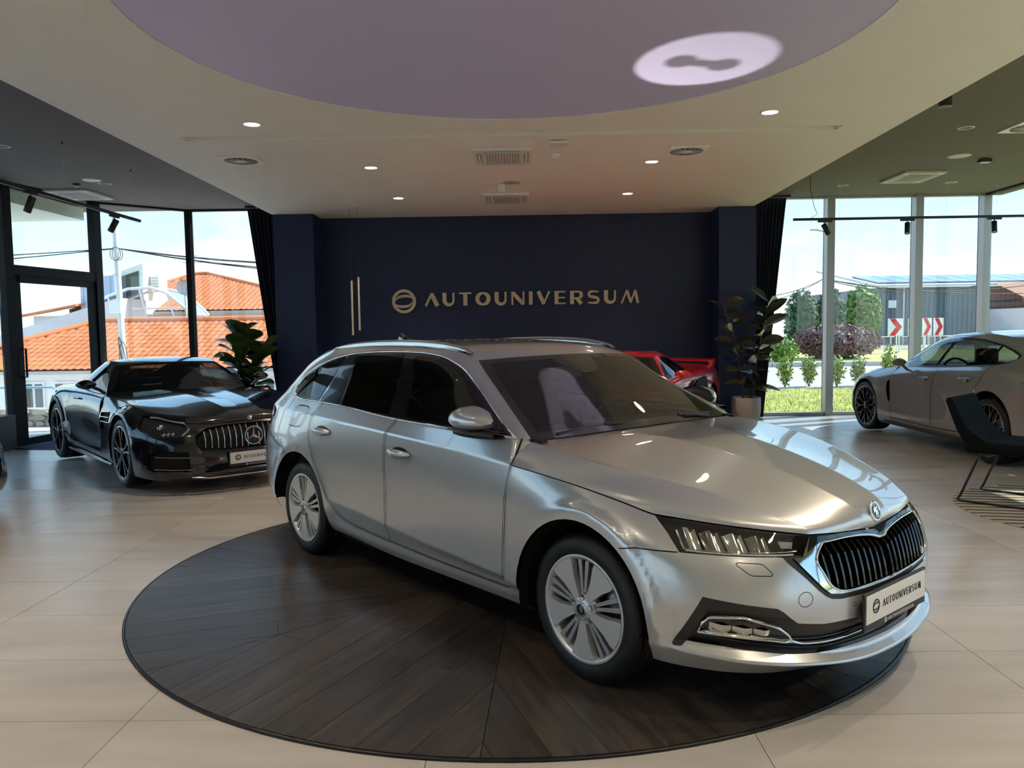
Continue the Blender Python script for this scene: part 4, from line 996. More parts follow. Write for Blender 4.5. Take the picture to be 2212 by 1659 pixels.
# chrome edging of the grille, its slats, lower chrome strip, fog lamp frame
gu = c3(gi)
def along(pts, view, w, h, off=0.0, bv=None, side=-1):
    def f():
        P, n = on_shell(bv or bvF, pts, view, off, side); return MB().ribbon(P, n, w, h)
    return f
_top = spline2(gu[0:5], 5); _top = [p for p in _top] + [(.611, .646)]
both(oc, 'grille_edge', M_chrome, along(_top, 'corner', .009, .006, .002))
_low = [gu[0], gu[12], gu[11], gu[10], gu[9], gu[8], gu[7], (.6445, .494)]; _low = spline2(_low, 4)
both(oc, 'grille_edge', M_chrome, along(_low, 'corner', .007, .006, .002))
def topz(y):
    pts = [(-.46, .66), (-.42, .672), (-.389, .682), (-.25, .680), (-.126, .669), (-.052, .656), (0, .645)]
    for (a, b), (c, d) in zip(pts, pts[1:]):
        if a <= y <= c: return b + (d - b) * (y - a) / (c - a)
def botz(y):
    pts = [(-.46, .63), (-.446, .625), (-.436, .577), (-.411, .530), (-.376, .508), (-.327, .499), (-.206, .496), (0, .494)]
    for (a, b), (c, d) in zip(pts, pts[1:]):
        if a <= y <= c: return b + (d - b) * (y - a) / (c - a)
for k in range(10):
    y = -.030 - .0415 * k
    def slat(y=y):
        z0, z1 = botz(y) + .003, topz(y) - .003; n = 8; mb = MB(); vs = []
        for i in range(n + 1):
            z = z0 + (z1 - z0) * i / n
            h = bvF.ray_cast(Vector((2, y, z)), Vector((-1, 0, 0))); x = (h[0].x if h[0] else .86) - .004 - .016 * (i == n) - .010 * (i == n - 1)
            vs += [(x - .045, y - .004, z), (x, y - .0075, z), (x + .003, y, z), (x, y + .0075, z), (x - .045, y + .004, z)]
        fs = []
        for i in range(n):
            fs += [(i * 5 + q, i * 5 + q + 1, i * 5 + q + 6, i * 5 + q + 5) for q in range(4)]
        fs += [(0, 1, 2, 3, 4), tuple(n * 5 + q for q in (4, 3, 2, 1, 0))]
        return mb.add(vs, fs)
    both(oc, 'grille_slat', M_gloss, slat)
MB().box(.79, .850, -.10, .10, .505, .615).build('grille_sensor_plate', M_gloss, oc)
_st = c3([(.805, -.563, .331), (.812, -.543, .323), (.847, -.458, .312), (.878, -.339, .309), (.9, -.194, .315), (.91, -.015, .321)]); _st = spline2(_st, 5) + [(.6437, .321)]
both(oc, 'chrome_strip', M_chrome, along(_st, 'corner', .009, .012, -.014))
_fg = spline2([c3(fg)[i] for i in range(8)] + [c3(fg)[0]], 2)
both(oc, 'fog_lamp_frame', M_chrome, along(_fg, 'corner', .009, .020, -.016))
def foglens():
    P = [[cpt(u, z, -.012) for z in (.372 - .06 * (u + .17), .392 - .09 * (u + .17), .412 - .13 * (u + .17))] for u in (-.145, -.10, -.06, -.02, .02, .06, .085)]
    for i, r in enumerate(P):
        for j in range(3): r[j] = r[j] + Vector((.006, -.004, 0)) * (1 if (i % 2) else -1)
    return MB().grid(P, smooth=False)
both(oc, 'fog_reflector', M_refl, foglens)
for k in range(3):
    def bar(k=k):
        a = spline2(c3([(.60, -.79, .345 + .018 * k), (.74, -.67, .318 + .018 * k), (.85, -.46, .288 + .02 * k), (.90, -.2, .283 + .022 * k)]), 4) + [(.6437, .283 + .022 * k)]
        return along(a, 'corner', .005, .008, -.020)()
    both(oc, 'grille_bar', M_gloss, bar)

# ---- side and rear
S = Shell(G2); S.sgn = 1.0
S.cut('hole', circle2(-2.686, .32, .392, n=48), 'side', test=lambda c: abs(c.x + 2.686) < 0.46 and c.y < -0.7); S.drop('hole')
Bs = [(-1.469, 1.03), (-1.515, .965), (-1.539, .933), (-1.548, .836), (-1.541, .686), (-1.546, .418), (-1.545, .309)]
Rs = [(-2.38, 1.075), (-2.44, 1.005), (-2.474, .969), (-2.500, .90), (-2.504, .86), (-2.478, .765), (-2.377, .624), (-2.298, .524), (-2.221, .410), (-2.142, .360), (-2.05, .338), (-1.985, .328)]
Db = [(-1.985, .328), (-1.55, .3095), (-1.0, .300), (-.60, .300), (-.47, .300)]
A0 = [(-.47, .300), (-.485, .352), (-.475, .55), (-.46, .74), (-.437, .890), (-.445, 1.0)]
S.cut('rear_door', [(-1.469, 1.06)] + Bs[1:] + list(reversed(Db[:2]))[1:] + list(reversed(Rs)) + [(-2.38, 1.09)], 'side', test=lambda c: c.y < -.6)
S.cut('front_door', [(-1.469, 1.06)] + Bs[1:] + Db[2:] + [(-.3, .30), (-.3, 1.06)], 'side', test=lambda c: c.y < -.6)
DLO = [(-.476, 1.006), (-.91, 1.014), (-1.53, 1.0215), (-2.17, 1.0555), (-2.48, 1.0625), (-2.74, 1.0665), (-2.83, 1.076), (-2.888, 1.105), (-2.892, 1.14), (-2.845, 1.205), (-2.72, 1.272), (-2.59, 1.318), (-2.34, 1.366), (-2.07, 1.386), (-1.57, 1.3945), (-1.38, 1.388), (-1.20, 1.362), (-1.07, 1.316), (-.93, 1.236), (-.73, 1.127), (-.60, 1.063)]
S.cut('window_trim', DLO, 'side', test=lambda c: c.y < -.5)
S.cut('glass_front', roundpoly([(-.56, 1.028), (-1.345, 1.0375), (-1.405, 1.0395), (-1.44, 1.20), (-1.50, 1.376), (-1.385, 1.374), (-1.21, 1.348), (-1.075, 1.300), (-.93, 1.222), (-.74, 1.118)], .02), 'side', only=['window_trim'])
S.cut('glass_rear', roundpoly([(-1.585, 1.0385), (-2.146, 1.062), (-2.16, 1.24), (-2.19, 1.362), (-2.07, 1.373), (-1.625, 1.381), (-1.59, 1.18)], .015), 'side', only=['window_trim'])
S.cut('glass_quarter', roundpoly([(-2.475, 1.074), (-2.74, 1.079), (-2.825, 1.089), (-2.872, 1.112), (-2.876, 1.14), (-2.832, 1.20), (-2.71, 1.262), (-2.585, 1.306), (-2.35, 1.350), (-2.415, 1.19)], .012), 'side', only=['window_trim'])
S.cut('tail_lamp', [(-3.13, .955), (-3.215, .984), (-3.9, .99), (-3.9, .80), (-3.39, .829), (-3.25, .856)], 'side', test=lambda c: c.x < -3 and c.y < -.28)
S.cut('rear_bumper', [(-2.834, .673), (-2.936, .718), (-3.39, .829), (-3.9, .70), (-3.9, .1), (-2.9, .1), (-2.7, .3)], 'side', only=['body'], test=lambda c: c.x < -2.75)
S.cut('rear_glass', [(-.50, 1.11), (.05, 1.11), (.05, 1.335), (-.40, 1.335)], 'front', only=['body'], test=lambda c: c.x < -3.0 and c.z > 1.0)
fuel = roundpoly([(-2.818, .886), (-2.787, .948), (-2.775, .989), (-2.732, 1.022), (-2.604, 1.025), (-2.558, 1.015), (-2.551, 1.0), (-2.575, .95), (-2.637, .896), (-2.675, .88), (-2.764, .879)], .02, 2)
S.cut('fuel_flap', fuel, 'side', only=['body'])
onlyp = ['body', 'front_door', 'rear_door', 'fuel_flap', 'rear_bumper', 'tail_lamp']
seamline(S, Bs, 'side', only=onlyp); seamline(S, spline2(Rs, 3), 'side', only=onlyp); seamline(S, Db, 'side', only=onlyp); seamline(S, [(a - .002, b) for a, b in A0], 'side', .005, only=onlyp, test=lambda c: c.y < -.6)
seamline(S, fuel, 'side', .003, True, only=onlyp)
seamline(S, [(-2.82, .668), (-2.936, .718), (-3.39, .829)], 'side', only=onlyp, test=lambda c: c.x < -2.75)
seamline(S, [(-3.13, .955), (-3.25, .856), (-3.39, .829)], 'side', only=onlyp, test=lambda c: c.x < -3)
bvS = BVHTree.FromBMesh(S.bm)
S.emit(oc, {'body': ('quarter_panel', M_silver, 0), 'front_door': ('front_door', M_silver, 0), 'rear_door': ('rear_door', M_silver, 0), 'window_trim': ('window_trim', M_gloss, -.001), 'glass_front': ('front_door_glass', M_fglass, -.003, 'dark tinted door glass'),
            'glass_rear': ('rear_door_glass', M_carglass, -.003, 'dark tinted door glass'), 'glass_quarter': ('quarter_glass', M_carglass, -.003, 'dark tinted rear side glass'), 'tail_lamp': ('tail_lamp', M_redlens, .002), 'rear_bumper': ('rear_bumper', M_silver, 0),
            'rear_glass': ('rear_screen', M_carglass, 0), 'fuel_flap': ('fuel_flap', M_silver, 0), 'seam': ('panel_gap', M_seam, -.010)})
_d = spline2(DLO[:7], 3) + spline2(DLO[6:], 4)[1:] + [DLO[0]]
both(oc, 'window_chrome', M_chrome, along(_d, 'side', .013, .006, .001, bvS))
both(oc, 'window_chrome', M_chrome, along([(-2.45, 1.066), (-2.40, 1.17), (-2.325, 1.358)], 'side', .012, .004, .001, bvS))
both(oc, 'window_bar', M_satin, along([(-2.155, 1.058), (-2.165, 1.22), (-2.185, 1.372)], 'side', .016, .004, .001, bvS))
for x0, z0 in ((-1.385, .845), (-2.318, .886)):       # door handles over flat dark patches that paint in the shade behind them
    def shade_patch(x0=x0, z0=z0):
        pts = [(x0 + .085 * math.cos(t), z0 + .002 + .030 * math.sin(t)) for t in np.linspace(0, 2 * PI, 20, endpoint=False)]
        P, n = on_shell(bvS, pts + [(x0, z0)], 'side', .0015)
        return MB().add(P, [(i, (i + 1) % 20, 20) for i in range(20)], True)
    both(oc, 'handle_shade', mat('handle_shadow', (0.05, 0.05, 0.052), 0.25, metal=0.5, coat=1), shade_patch)
    def hnd(x0=x0, z0=z0):
        P, n = on_shell(bvS, [(x0 - .115 + .23 * i / 10, z0) for i in range(11)], 'side', 0)
        mb = MB(); g = []
        for i in range(11):
            t = i / 10; h = .010 + .017 * math.sin(PI * t) ** .5; o = .012 + .034 * math.sin(PI * t) ** .6; c = P[i]
            g.append([(c.x, c.y, c.z - .8 * h), (c.x, c.y - o * .75, c.z - h), (c.x, c.y - o, c.z - h * .1), (c.x, c.y - o * .9, c.z + h * .55), (c.x, c.y - o * .45, c.z + h * .75)])
        mb.grid(g); return mb
    both(oc, 'door_handle', M_silver, hnd)

# ---- bonnet, windscreen, roof
H = Shell(G3); H.sgn = -1.0
H.emit(oc, {'body': ('bonnet', M_silver, 0)})
Wn = Shell(G4); Wn.sgn = 1.0
Wn.cut('glass', [(.05, 1.036), (-.35, 1.034), (-.70, 1.022), (-.66, 1.11), (-.61, 1.22), (-.555, 1.333), (-.30, 1.346), (.05, 1.350)], 'front')
Wn.cut('body', [(.05, 1.270), (-.06, 1.270), (-.10, 1.29), (-.155, 1.33), (-.16, 1.40), (.05, 1.40)], 'front')
Wn.emit(oc, {'glass': ('windscreen', M_frontglass, 0, 'windscreen'), 'body': ('windscreen_border', M_gloss, -.001)})
Rf = Shell(G5); Rf.sgn = 1.0
Rf.emit(oc, {'body': ('roof', M_silver, 0)})
def rrail():
    xs = [-1.135, -1.17, -1.25, -1.40, -1.6, -1.85, -2.15, -2.40, -2.58, -2.68, -2.74]
    zs = [1.396, 1.412, 1.432, 1.452, 1.462, 1.465, 1.460, 1.448, 1.432, 1.418, 1.402]
    pts = [(x, -.585 + .012 * (abs(x + 1.9) / .85) ** 3, z) for x, z in zip(xs, zs)]
    mb = MB(); P = []
    for i, (x, y, z) in enumerate(pts):
        e = 0.35 + .65 * min(1, min(i, len(pts) - 1 - i) / 2); b = .016 * e
        base = 1.405 if i not in (0, len(pts) - 1) else z - .012
        P.append([(x, y - .013, max(base, z - .035)), (x, y - .015, z - .012), (x, y - .010, z - .002), (x, y + .006, z), (x, y + .014, z - .010), (x, y + .013, max(base, z - .035))])
    return mb.grid(P)
both(oc, 'roof_rail', mat('silver_rail', (0.62, 0.63, 0.64), 0.22, metal=0.9), rrail)
MB().add([(-2.62, -.02, 1.44), (-2.62, .02, 1.44), (-2.80, -.022, 1.43), (-2.80, .022, 1.43), (-2.77, 0, 1.505), (-2.79, 0, 1.503)], [(0, 2, 5, 4), (1, 4, 5, 3), (0, 4, 1), (2, 3, 5), (0, 1, 3, 2)], True).build('antenna_fin', M_gloss, oc)
MB().grid([[(-.33 + .06 * (y / .78) ** 2 * -1, y, .975), (-.40 - .05 * (y / .78) ** 2, y, .990), (-.43 - .06 * (y / .78) ** 2, y, 1.012)] for y in np.linspace(-.76, .76, 21)]).build('cowl', M_satin, oc)
for y0, y1, xa in ((-.62, .02, -.41), (-.02, .60, -.40)):
    w_ = MB().tube([(-.415, y0, 1.012), (-.40, (y0 + y1) / 2, 1.030), (-.425, y1, 1.020)], .007, 6).tube([(-.385, y1 - .05, 1.01), (-.385, y1 - .25, 1.036), (-.40, (y0 + y1) / 2, 1.034)], .009, 6)
    w_.build('wiper', M_satin, oc)
def mirror_shell():      # mirrors are folded back against the doors
    P = []
    for i in range(13):
        t = i / 12; x = -.585 - .305 * t; k = math.sin(PI * (.16 + .74 * t)) if 0 < i < 12 else .12
        yi = -.872 - .020 * t; d = .105 * k; hz = .074 * k; cz = 1.072 + .004 * t; row = []
        for q in range(15):
            a = -PI / 2 + PI * q / 14; row.append((x, yi - d * (max(0, math.cos(a)) ** .7), cz + hz * math.sin(a) * (1.0 if a > 0 else .62)))
        P.append(row)
    return MB().grid(P)
both(oc, 'door_mirror', M_silver, mirror_shell)
def mirror_low():
    P = []
    for i in range(9):
        t = i / 8; x = -.53 - .33 * t; d = .035 + .065 * math.sin(PI * (.1 + .8 * t)); zt = 1.030 + .006 * t; zb = 1.002 - .0 * t
        P.append([(x, -.845, zt), (x, -.868 - d, zt), (x, -.868 - d * .85, zb), (x, -.845, zb - .004)])
    return MB().grid(P)
both(oc, 'mirror_foot', M_satin, mirror_low)
both(oc, 'mirror_indicator', M_gloss, lambda: MB().tube([(-.66, -.966, 1.034), (-.74, -.975, 1.034), (-.82, -.972, 1.035)], .004, 6))
# round badge on the nose of the bonnet
bd = MB().lathe([(.030, 0), (.034, .006), (.041, .006), (.043, 0)], n=32); Mb = Matrix.Translation((.838, 0, .745)) @ Vector((1, 0, .28)).to_track_quat('Z', 'Y').to_matrix().to_4x4()
bd.xform(Mb).build('badge_ring', M_chrome, oc)
bb = MB().lathe([(0, .003), (.031, .003)], n=28).xform(Mb).build('badge_disc', M_gloss, oc)
bs = MB()
for st in ([(-.6, -.1), (-.1, .2), (.5, -.1)], [(-.3, .62), (.1, .35), (.45, .55)], [(-.5, .25), (.0, .5)], [(-.15, -.55), (.15, -.2), (.5, -.45)], [(0, -.7), (0, .0)]):
    L, R = stroke_poly([(a * .030, b * .030) for a, b in st], .0065)
    for i in range(len(L) - 1): bs.prism([tuple(q) for q in (L[i], R[i], R[i + 1], L[i + 1])], .003, .006)
bs.xform(Mb).build('badge_emblem', M_chrome, bb)

# ---- number plate
def number_plate(parent, x, z, tilt=0.0, w=.52, h=.112, sc=1.0):
    """plate facing +x with the dealer's name"""
    p = MB().box(x - .012, x, -w / 2 - .012, w / 2 + .012, z - h / 2 - .030, z + h / 2 + .010).build('plate_holder', M_black, parent); bevel(p, .003)
    q = MB().box(x, x + .003, -w / 2, w / 2, z - h / 2, z + h / 2).build('number_plate', M_plate, parent)
    mk = mat('plate_black', (0.012, 0.012, 0.012), 0.5); mw = mat('plate_light', (0.7, 0.7, 0.7), 0.5)
    for (tw, th, y0, zz, st, mm, par, lg, xo) in ((w * .66, h * .27, -w * .245, z - h * .10, .8, mk, q, h * .26, .003), (w * .44, h * .115, -w * .14, z - h / 2 - .024, .85, mw, p, h * .10, .0)):
        hh, lay = word_layout(tw); t = MB()
        for c, xx in lay:
            g = glyph_mesh(GL[c][1], th, st * .85, .0015, hh / th); g.v = [(x + xo - b, y0 + xx + a, zz + c_) for a, b, c_ in g.v]; t.add(g.v, g.f)
        t.build('plate_lettering', mm, par)
        g = glyph_mesh(logo_strokes(), lg, .8, .0015); g.v = [(x + xo - b, y0 - lg * 1.9 + a, zz + th / 2 + c_) for a, b, c_ in g.v]; g.build('plate_emblem', mm, par)
number_plate(oc, .934, .410)

# ---- wheels
def estate_wheel(loc, steer=0.0):
    w = empty('wheel', loc); w.parent = oc; w.rotation_euler = (0, 0, steer)
    R, Wd, rr = .320, .205, .229; h = Wd / 2
    tyre_and_barrel(w, R, Wd, rr, M_silverwheel)
    y0 = -h + .002
    for k in range(5):
        a = math.radians(90 + 36 + 72 * k)
        m = MB(); P = [pol(.052, a - .30), pol(.14, a - .27), pol(.20, a - .32), pol(.222, a - .30), pol(.224, a), pol(.222, a + .30), pol(.20, a + .32), pol(.14, a + .27), pol(.052, a + .30)]
        prism_y(m, P, y0, y0 + .030, .97); m.build('petal', M_silverwheel, w)
        for s_ in (-1, 1):
            b = math.radians(90 + 72 * k) + s_ * .105
            P = [pol(.045, b - .18), pol(.11, b - .075), pol(.219, b - .052), pol(.219, b + .052), pol(.11, b + .075), pol(.045, b + .18)]
            m = MB(); prism_y(m, P, y0 + .010, y0 + .040, .93); m.build('spoke', M_polish, w)
    MB().lathe([(0, y0 - .004), (.034, y0 - .004), (.062, y0 + .004), (.070, y0 + .05)], n=32, axis='y').build('hub', M_silverwheel, w)
    c = MB().lathe([(0, y0 - .008), (.026, y0 - .008), (.029, y0 - .004)], n=28, axis='y').build('hub_cap', M_gloss, w)
    MB().lathe([(.023, y0 - .009), (.029, y0 - .010), (.031, y0 - .004)], n=28, axis='y').build('cap_ring', M_chrome, c)
    e = MB()
    for st in ([(-.6, -.1), (-.1, .2), (.5, -.1)], [(-.3, .62), (.1, .35), (.45, .55)], [(-.15, -.55), (.15, -.2), (.5, -.45)]):
        L, Rr = stroke_poly([(q * .022, z * .022) for q, z in st], .0055)
        for i in range(len(L) - 1): e.prism([tuple(q) for q in (L[i], Rr[i], Rr[i + 1], L[i + 1])], y0 - .0105, y0 - .008, 'y')
    e.build('cap_emblem', M_chrome, c)
    for k in range(5):
        a = math.radians(90 + 72 * k); x, z = pol(.053, a)
        MB().lathe([(0, y0 + .001), (.0105, y0 + .001), (.0125, y0 - .003), (.0145, y0 - .003)], n=14, axis='y', c=(x, 0, z)).build('wheel_bolt', M_disc, w)
    return w
w1 = estate_wheel((0, -.772, .320)); w2 = copy_tree(w1, oc); w2.location = (-2.686, -.772, .320); w2.rotation_euler = (0, 0, 0)
for x in (0, -2.686):
    w3 = copy_tree(w1, oc); w3.location = (x, .772, .320); w3.rotation_euler = (0, 0, PI)
def liner(x):
    a1 = 194 if x > -1 else 178
    return lambda: MB().grid([[(x + .385 * math.cos(a), y, .32 + .385 * math.sin(a)) for y in (-.90, -.72, -.50)] for a in np.linspace(math.radians(-14), math.radians(a1), 28)])
both(oc, 'wheel_liner', M_void, liner(0)); both(oc, 'wheel_liner', M_void, liner(-2.686))
def liner_wall(x): return lambda: MB().grid([[(x + r * math.cos(a), -.50, .32 + r * math.sin(a)) for r in (0.0, .385)] for a in np.linspace(math.radians(-14), math.radians(194), 20)])
both(oc, 'liner_wall', M_void, liner_wall(0)); both(oc, 'liner_wall', M_void, liner_wall(-2.686))
MB().box(-2.28, -.40, -.80, .80, .19, .34).box(.36, .72, -.60, .60, .19, .50).box(-3.55, -3.10, -.70, .70, .26, .45).box(-3.3, .5, -.49, .49, .22, .60).build('underbody', M_void, oc)
interior(oc, M_cabin, -.35, -3.0, .74, .30, 1.0, -.80, [(-1.60, -.37), (-1.60, .37), (-2.45, -.40), (-2.45, .40)], steer=(-.98, .37, .93, .185))
MB().tube([(-1.02, 0, 1.335), (-1.00, 0, 1.29)], .012).box(-1.01, -.985, -.125, .125, 1.235, 1.295).build('rear_view_mirror', M_satin, oc)
MB().box(-2.30, -1.05, -.57, .57, 1.335, 1.345).build('headliner', mat('headliner_cloth', (0.16, 0.15, 0.14), 0.9), oc)
# ================================================================== other cars in the showroom
def sport_wheel(root, loc, R, Wd, rr, style, turn=0.0):
    w = empty('wheel', loc); w.parent = root; w.rotation_euler = (0, 0, turn)
    tyre_and_barrel(w, R, Wd, rr, M_darkwheel); h = Wd / 2; y0 = -h + .004
    MB().lathe([(rr - .004, -h + .0045), (rr + .007, -h + .0005), (rr + .010, -h + .003)], n=64, axis='y').build('rim_edge', M_polish, w)
    if style == 'twin':
        for k in range(5):
            for s_ in (-1, 1):
                a = math.radians(90 + 72 * k); P = [pol(.05, a + s_ * .10), pol(.05, a + s_ * .45), pol(rr * .55, a + s_ * .20), pol(rr - .004, a + s_ * .245), pol(rr - .004, a + s_ * .155), pol(rr * .55, a + s_ * .07)]
                m = MB(); prism_y(m, P, y0 + .004, y0 + .035, .94); sp = m.build('spoke', M_darkwheel, w)
                e = MB(); prism_y(e, [pol(.06, a + s_ * .40), pol(rr * .55, a + s_ * .195), pol(rr - .006, a + s_ * .240), pol(rr - .006, a + s_ * .205), pol(rr * .55, a + s_ * .165)], y0 + .001, y0 + .006, .98); e.build('spoke_edge', M_polish, sp)
    elif style == 'mesh':
        for k in range(10):
            a = 2 * PI * k / 10 + .1
            P = [pol(.045, a - .12), pol(rr * .58, a - .045), pol(rr * .62, a - .075), pol(rr - .004, a - .20), pol(rr - .004, a - .15), pol(rr * .70, a), pol(rr - .004, a + .15), pol(rr - .004, a + .20), pol(rr * .62, a + .075), pol(rr * .58, a + .045), pol(.045, a + .12)]
            m = MB(); prism_y(m, P, y0 + .006, y0 + .03, .98, (0, 0)); sp = m.build('spoke', M_darkwheel, w)
            e = MB()
            for s_ in (-1, 1): prism_y(e, [pol(rr * .30, a + s_ * .03), pol(rr * .64, a + s_ * .035), pol(rr - .006, a + s_ * .185), pol(rr - .006, a + s_ * .168), pol(rr * .66, a + s_ * .015), pol(rr * .30, a)], y0 + .002, y0 + .0075, 1.0)
            e.build('spoke_edge', M_polish, sp)
    else:
        for k in range(5):
            a = math.radians(90 + 72 * k)
            P = [pol(.05, a - .5), pol(rr * .5, a - .16), pol(rr - .004, a - .24), pol(rr - .004, a - .12), pol(rr * .62, a - .03), pol(rr * .62, a + .03), pol(rr - .004, a + .12), pol(rr - .004, a + .24), pol(rr * .5, a + .16), pol(.05, a + .5)]
            m = MB(); prism_y(m, P, y0 + .004, y0 + .03, .97, (0, 0)); sp = m.build('spoke', M_darkwheel, w)
            e = MB(); prism_y(e, [pol(rr * .5, a - .155), pol(rr - .006, a - .235), pol(rr - .006, a - .21), pol(rr * .5, a - .125)], y0 + .001, y0 + .005, 1.0)
            prism_y(e, [pol(rr * .5, a + .155), pol(rr - .006, a + .235), pol(rr - .006, a + .21), pol(rr * .5, a + .125)], y0 + .001, y0 + .005, 1.0); e.build('spoke_edge', M_polish, sp)
    MB().lathe([(0, y0), (.030, y0), (.055, y0 + .006), (.060, y0 + .04)], n=24, axis='y').build('hub', M_darkwheel, w)
    MB().lathe([(0, y0 - .003), (.022, y0 - .003), (.025, y0)], n=20, axis='y').build('hub_cap', M_satin, w)
    return w

UF = (0, .2, .36, .48, .56, .62, .80, 1.0)
UB = (0, .25, .45, .62, .75, .85, .92, 1.0)
UHs = (0, .10, .28, .55, .80, 1.0)
def sport(sp):
    """a car from rails: nose wrap, flank and tail wrap, bonnet, screen, roof; then windows, lamps and gaps cut in"""
    root = empty(sp['name'], (*sp['loc'], 0), math.radians(sp['rz']), sp['label'], 'car')
    A = [R_(UF, *r) for r in sp['front']]; B = [R_(UB, *r) for r in sp['side']]
    nA, nB = len(A), len(B); P = sp['paint']
    g1 = patch(A, 64, 6, crease=sp.get('fcrease', ())); g1 = flare(g1, 0, sp['hub'][0], sp['arch'][0], sp['wf'][0], .035, .03, .75)
    ib = sp['belt']
    g2 = patch(B, 88, 5, crease=(ib,) + sp.get('screase', ())); g2 = flare(g2, sp['wb'], sp['hub'][1], sp['arch'][1], sp['wf'][1], .035, .04, .75)
    e4 = A[-1]; uc = sp.get('uc', .56)
    def a4(u): return tuple(e4.at(u)[0])
    H = []
    for u0, rows in sp['hood']: H.append(R_(UHs, a4(u0), *rows))
    H.append(R_(UHs, *[a4(uc + (1 - uc) * s) for s in UHs]))
    g3 = patch(H, 40, 7, crease=sp.get('hcrease', ()))
    edge = np.array([r.at(0.0)[0] for r in B])[ib:]; edge[0] = sp['wscorner']
    g4 = screen(edge, 0, 0, 12, 14, sp.get('bow', (.10, .02)))
    re = B[-1].at(np.linspace(0, 1, 31)); g5 = np.zeros((31, 11, 3)); x0 = re[0][0]
    for i, e in enumerate(re):
        for j in range(11):
            t = j / 10; k = 1 - t ** 2.2; ex = math.exp(-((e[0] - x0) / .25) ** 2)
            g5[i, j] = (e[0] + sp.get('bow', (.10, .02))[0] * ex * (1 - t * t), e[1] * t, e[2] + (sp['crown'] * min(1, e[1] / .5) * (1 - ex) + .02 * ex) * k)
    F = Shell(g1); F.sgn = -1.0; S = Shell(g2); S.sgn = 1.0
    hx = sp['wb']
    F.cut('hole', circle2(0, sp['hub'][0], sp['arch'][0], n=40), 'side', test=lambda c: abs(c.x) < .55 and c.y < -.7); F.drop('hole')
    S.cut('hole', circle2(hx, sp['hub'][1], sp['arch'][1], n=40), 'side', test=lambda c: abs(c.x - hx) < .6 and c.y < -.7); S.drop('hole')
    for nm, pts in sp.get('fcuts', []): F.cut(nm, c3(pts), 'corner')
    for nm, pts in sp.get('fside', []): F.cut(nm, pts, 'side', test=lambda c: c.y < -.6)
    em = np.linspace(0, uc, 18); q = e4.at(em); seamline(F, [((p[0] - p[1]) * .70711, p[2] - .002) for p in q], 'corner', .006)
    q = e4.at(np.linspace(uc, 1, 12)); seamline(F, [(p[0], p[2] - .001) for p in q], 'side', .006, test=lambda c: c.y < -.55)
    for nm, pts, only in sp.get('scuts', []): S.cut(nm, pts, 'side', only=only, test=lambda c: c.y < -.3)
    fr0 = [(p[0] - .002, p[2]) for p in [r.at(0.0)[0] for r in B][:ib + 1]]
    seamline(S, fr0, 'side', .006, only=['body', 'door', 'rear_door'], test=lambda c: c.y < -.6)
    for pts in sp.get('seams', []): seamline(S, pts, 'side', .005, only=['body', 'door', 'rear_door'], test=lambda c: c.y < -.5)
    bF, bS = BVHTree.FromBMesh(F.bm), BVHTree.FromBMesh(S.bm)
    F.emit(root, {'body': ('front_bumper', P, 0), 'headlamp': ('headlamp', mat('lamp_bowl', (.07, .07, .08), .25, metal=.5), -.035), 'grille': ('grille_back', M_void, -.03), 'intake': ('air_intake', M_void, -.03), 'vent': ('side_vent', M_void, -.03), 'seam': ('panel_gap', M_seam, -.008), 'chrome': ('chrome_trim', M_chrome, .001)})
    F.emit(root, {'headlamp': ('headlamp_lens', M_lens, 0)})
    S.emit(root, {'body': ('side_body', P, 0), 'door': ('door', P, 0), 'rear_door': ('rear_door', P, 0), 'trim': ('window_trim', M_gloss, -.001), 'glass': ('door_glass', M_sglass, -.003), 'glass2': ('rear_door_glass', M_sglass, -.003), 'glass3': ('quarter_glass', M_sglass, -.003), 'seam': ('panel_gap', M_seam, -.008), 'intake': ('side_intake', M_void, -.05), 'tail': ('tail_lamp', M_redlens, .002), 'vent': ('side_vent', M_void, -.03)})
    Hs = Shell(g3); Hs.sgn = -1.0; Hs.emit(root, {'body': ('bonnet', P, 0)})
    Ws = Shell(g4); Ws.sgn = 1.0; z0, z1 = edge[0][2], edge[-1][2]; wb_, wt = edge[0][1], edge[-1][1]
    Ws.cut('glass', [(.05, z0 + .035), (-wb_ + .06, z0 + .025), (-wt + .03, z1 - .02), (.05, z1 - .005)], 'front')
    Ws.emit(root, {'glass': ('windscreen', M_wsglass, 0), 'body': ('windscreen_border', M_gloss, -.001)})
    Rs_ = Shell(g5); Rs_.sgn = 1.0
    if sp.get('rglass'):
        a, b, c = sp['rglass']; Rs_.cut('glass', [(a, -c), (a, .05), (b, .05), (b, -c * .8)], 'top')
    Rs_.emit(root, {'body': ('roof', P, 0), 'glass': ('rear_screen', M_sglass, 0)})
    # wheels, liners, floor, cabin
    for i, (x, rr_) in enumerate(((0, sp['rim'][0]), (sp['wb'], sp['rim'][1]))):
        Rt, Wt, yo = sp['tyre'][i]
        w = sport_wheel(root, (x, -yo + Wt / 2, Rt), Rt, Wt, rr_, sp['style'], sp.get('steer', 0) if i == 0 else 0)
        l = copy_tree(w, root); l.location = (x, yo - Wt / 2, Rt); l.rotation_euler = (0, 0, PI + (sp.get('steer', 0) if i == 0 else 0))
        ra = sp['arch'][i] - .006; hz = sp['hub'][i]
        both(root, 'wheel_liner', M_void, lambda: MB().grid([[(x + ra * math.cos(a), y, hz + ra * math.sin(a)) for y in (-yo + .0, -yo + .18, -yo + .42)] for a in np.linspace(math.radians(-12), math.radians(192), 24)]))
        both(root, 'liner_wall', M_void, lambda: MB().grid([[(x + r * math.cos(a), -yo + .42, hz + r * math.sin(a)) for r in (0, ra)] for a in np.linspace(math.radians(-12), math.radians(192), 18)]))
    xr = sp['tail_x']
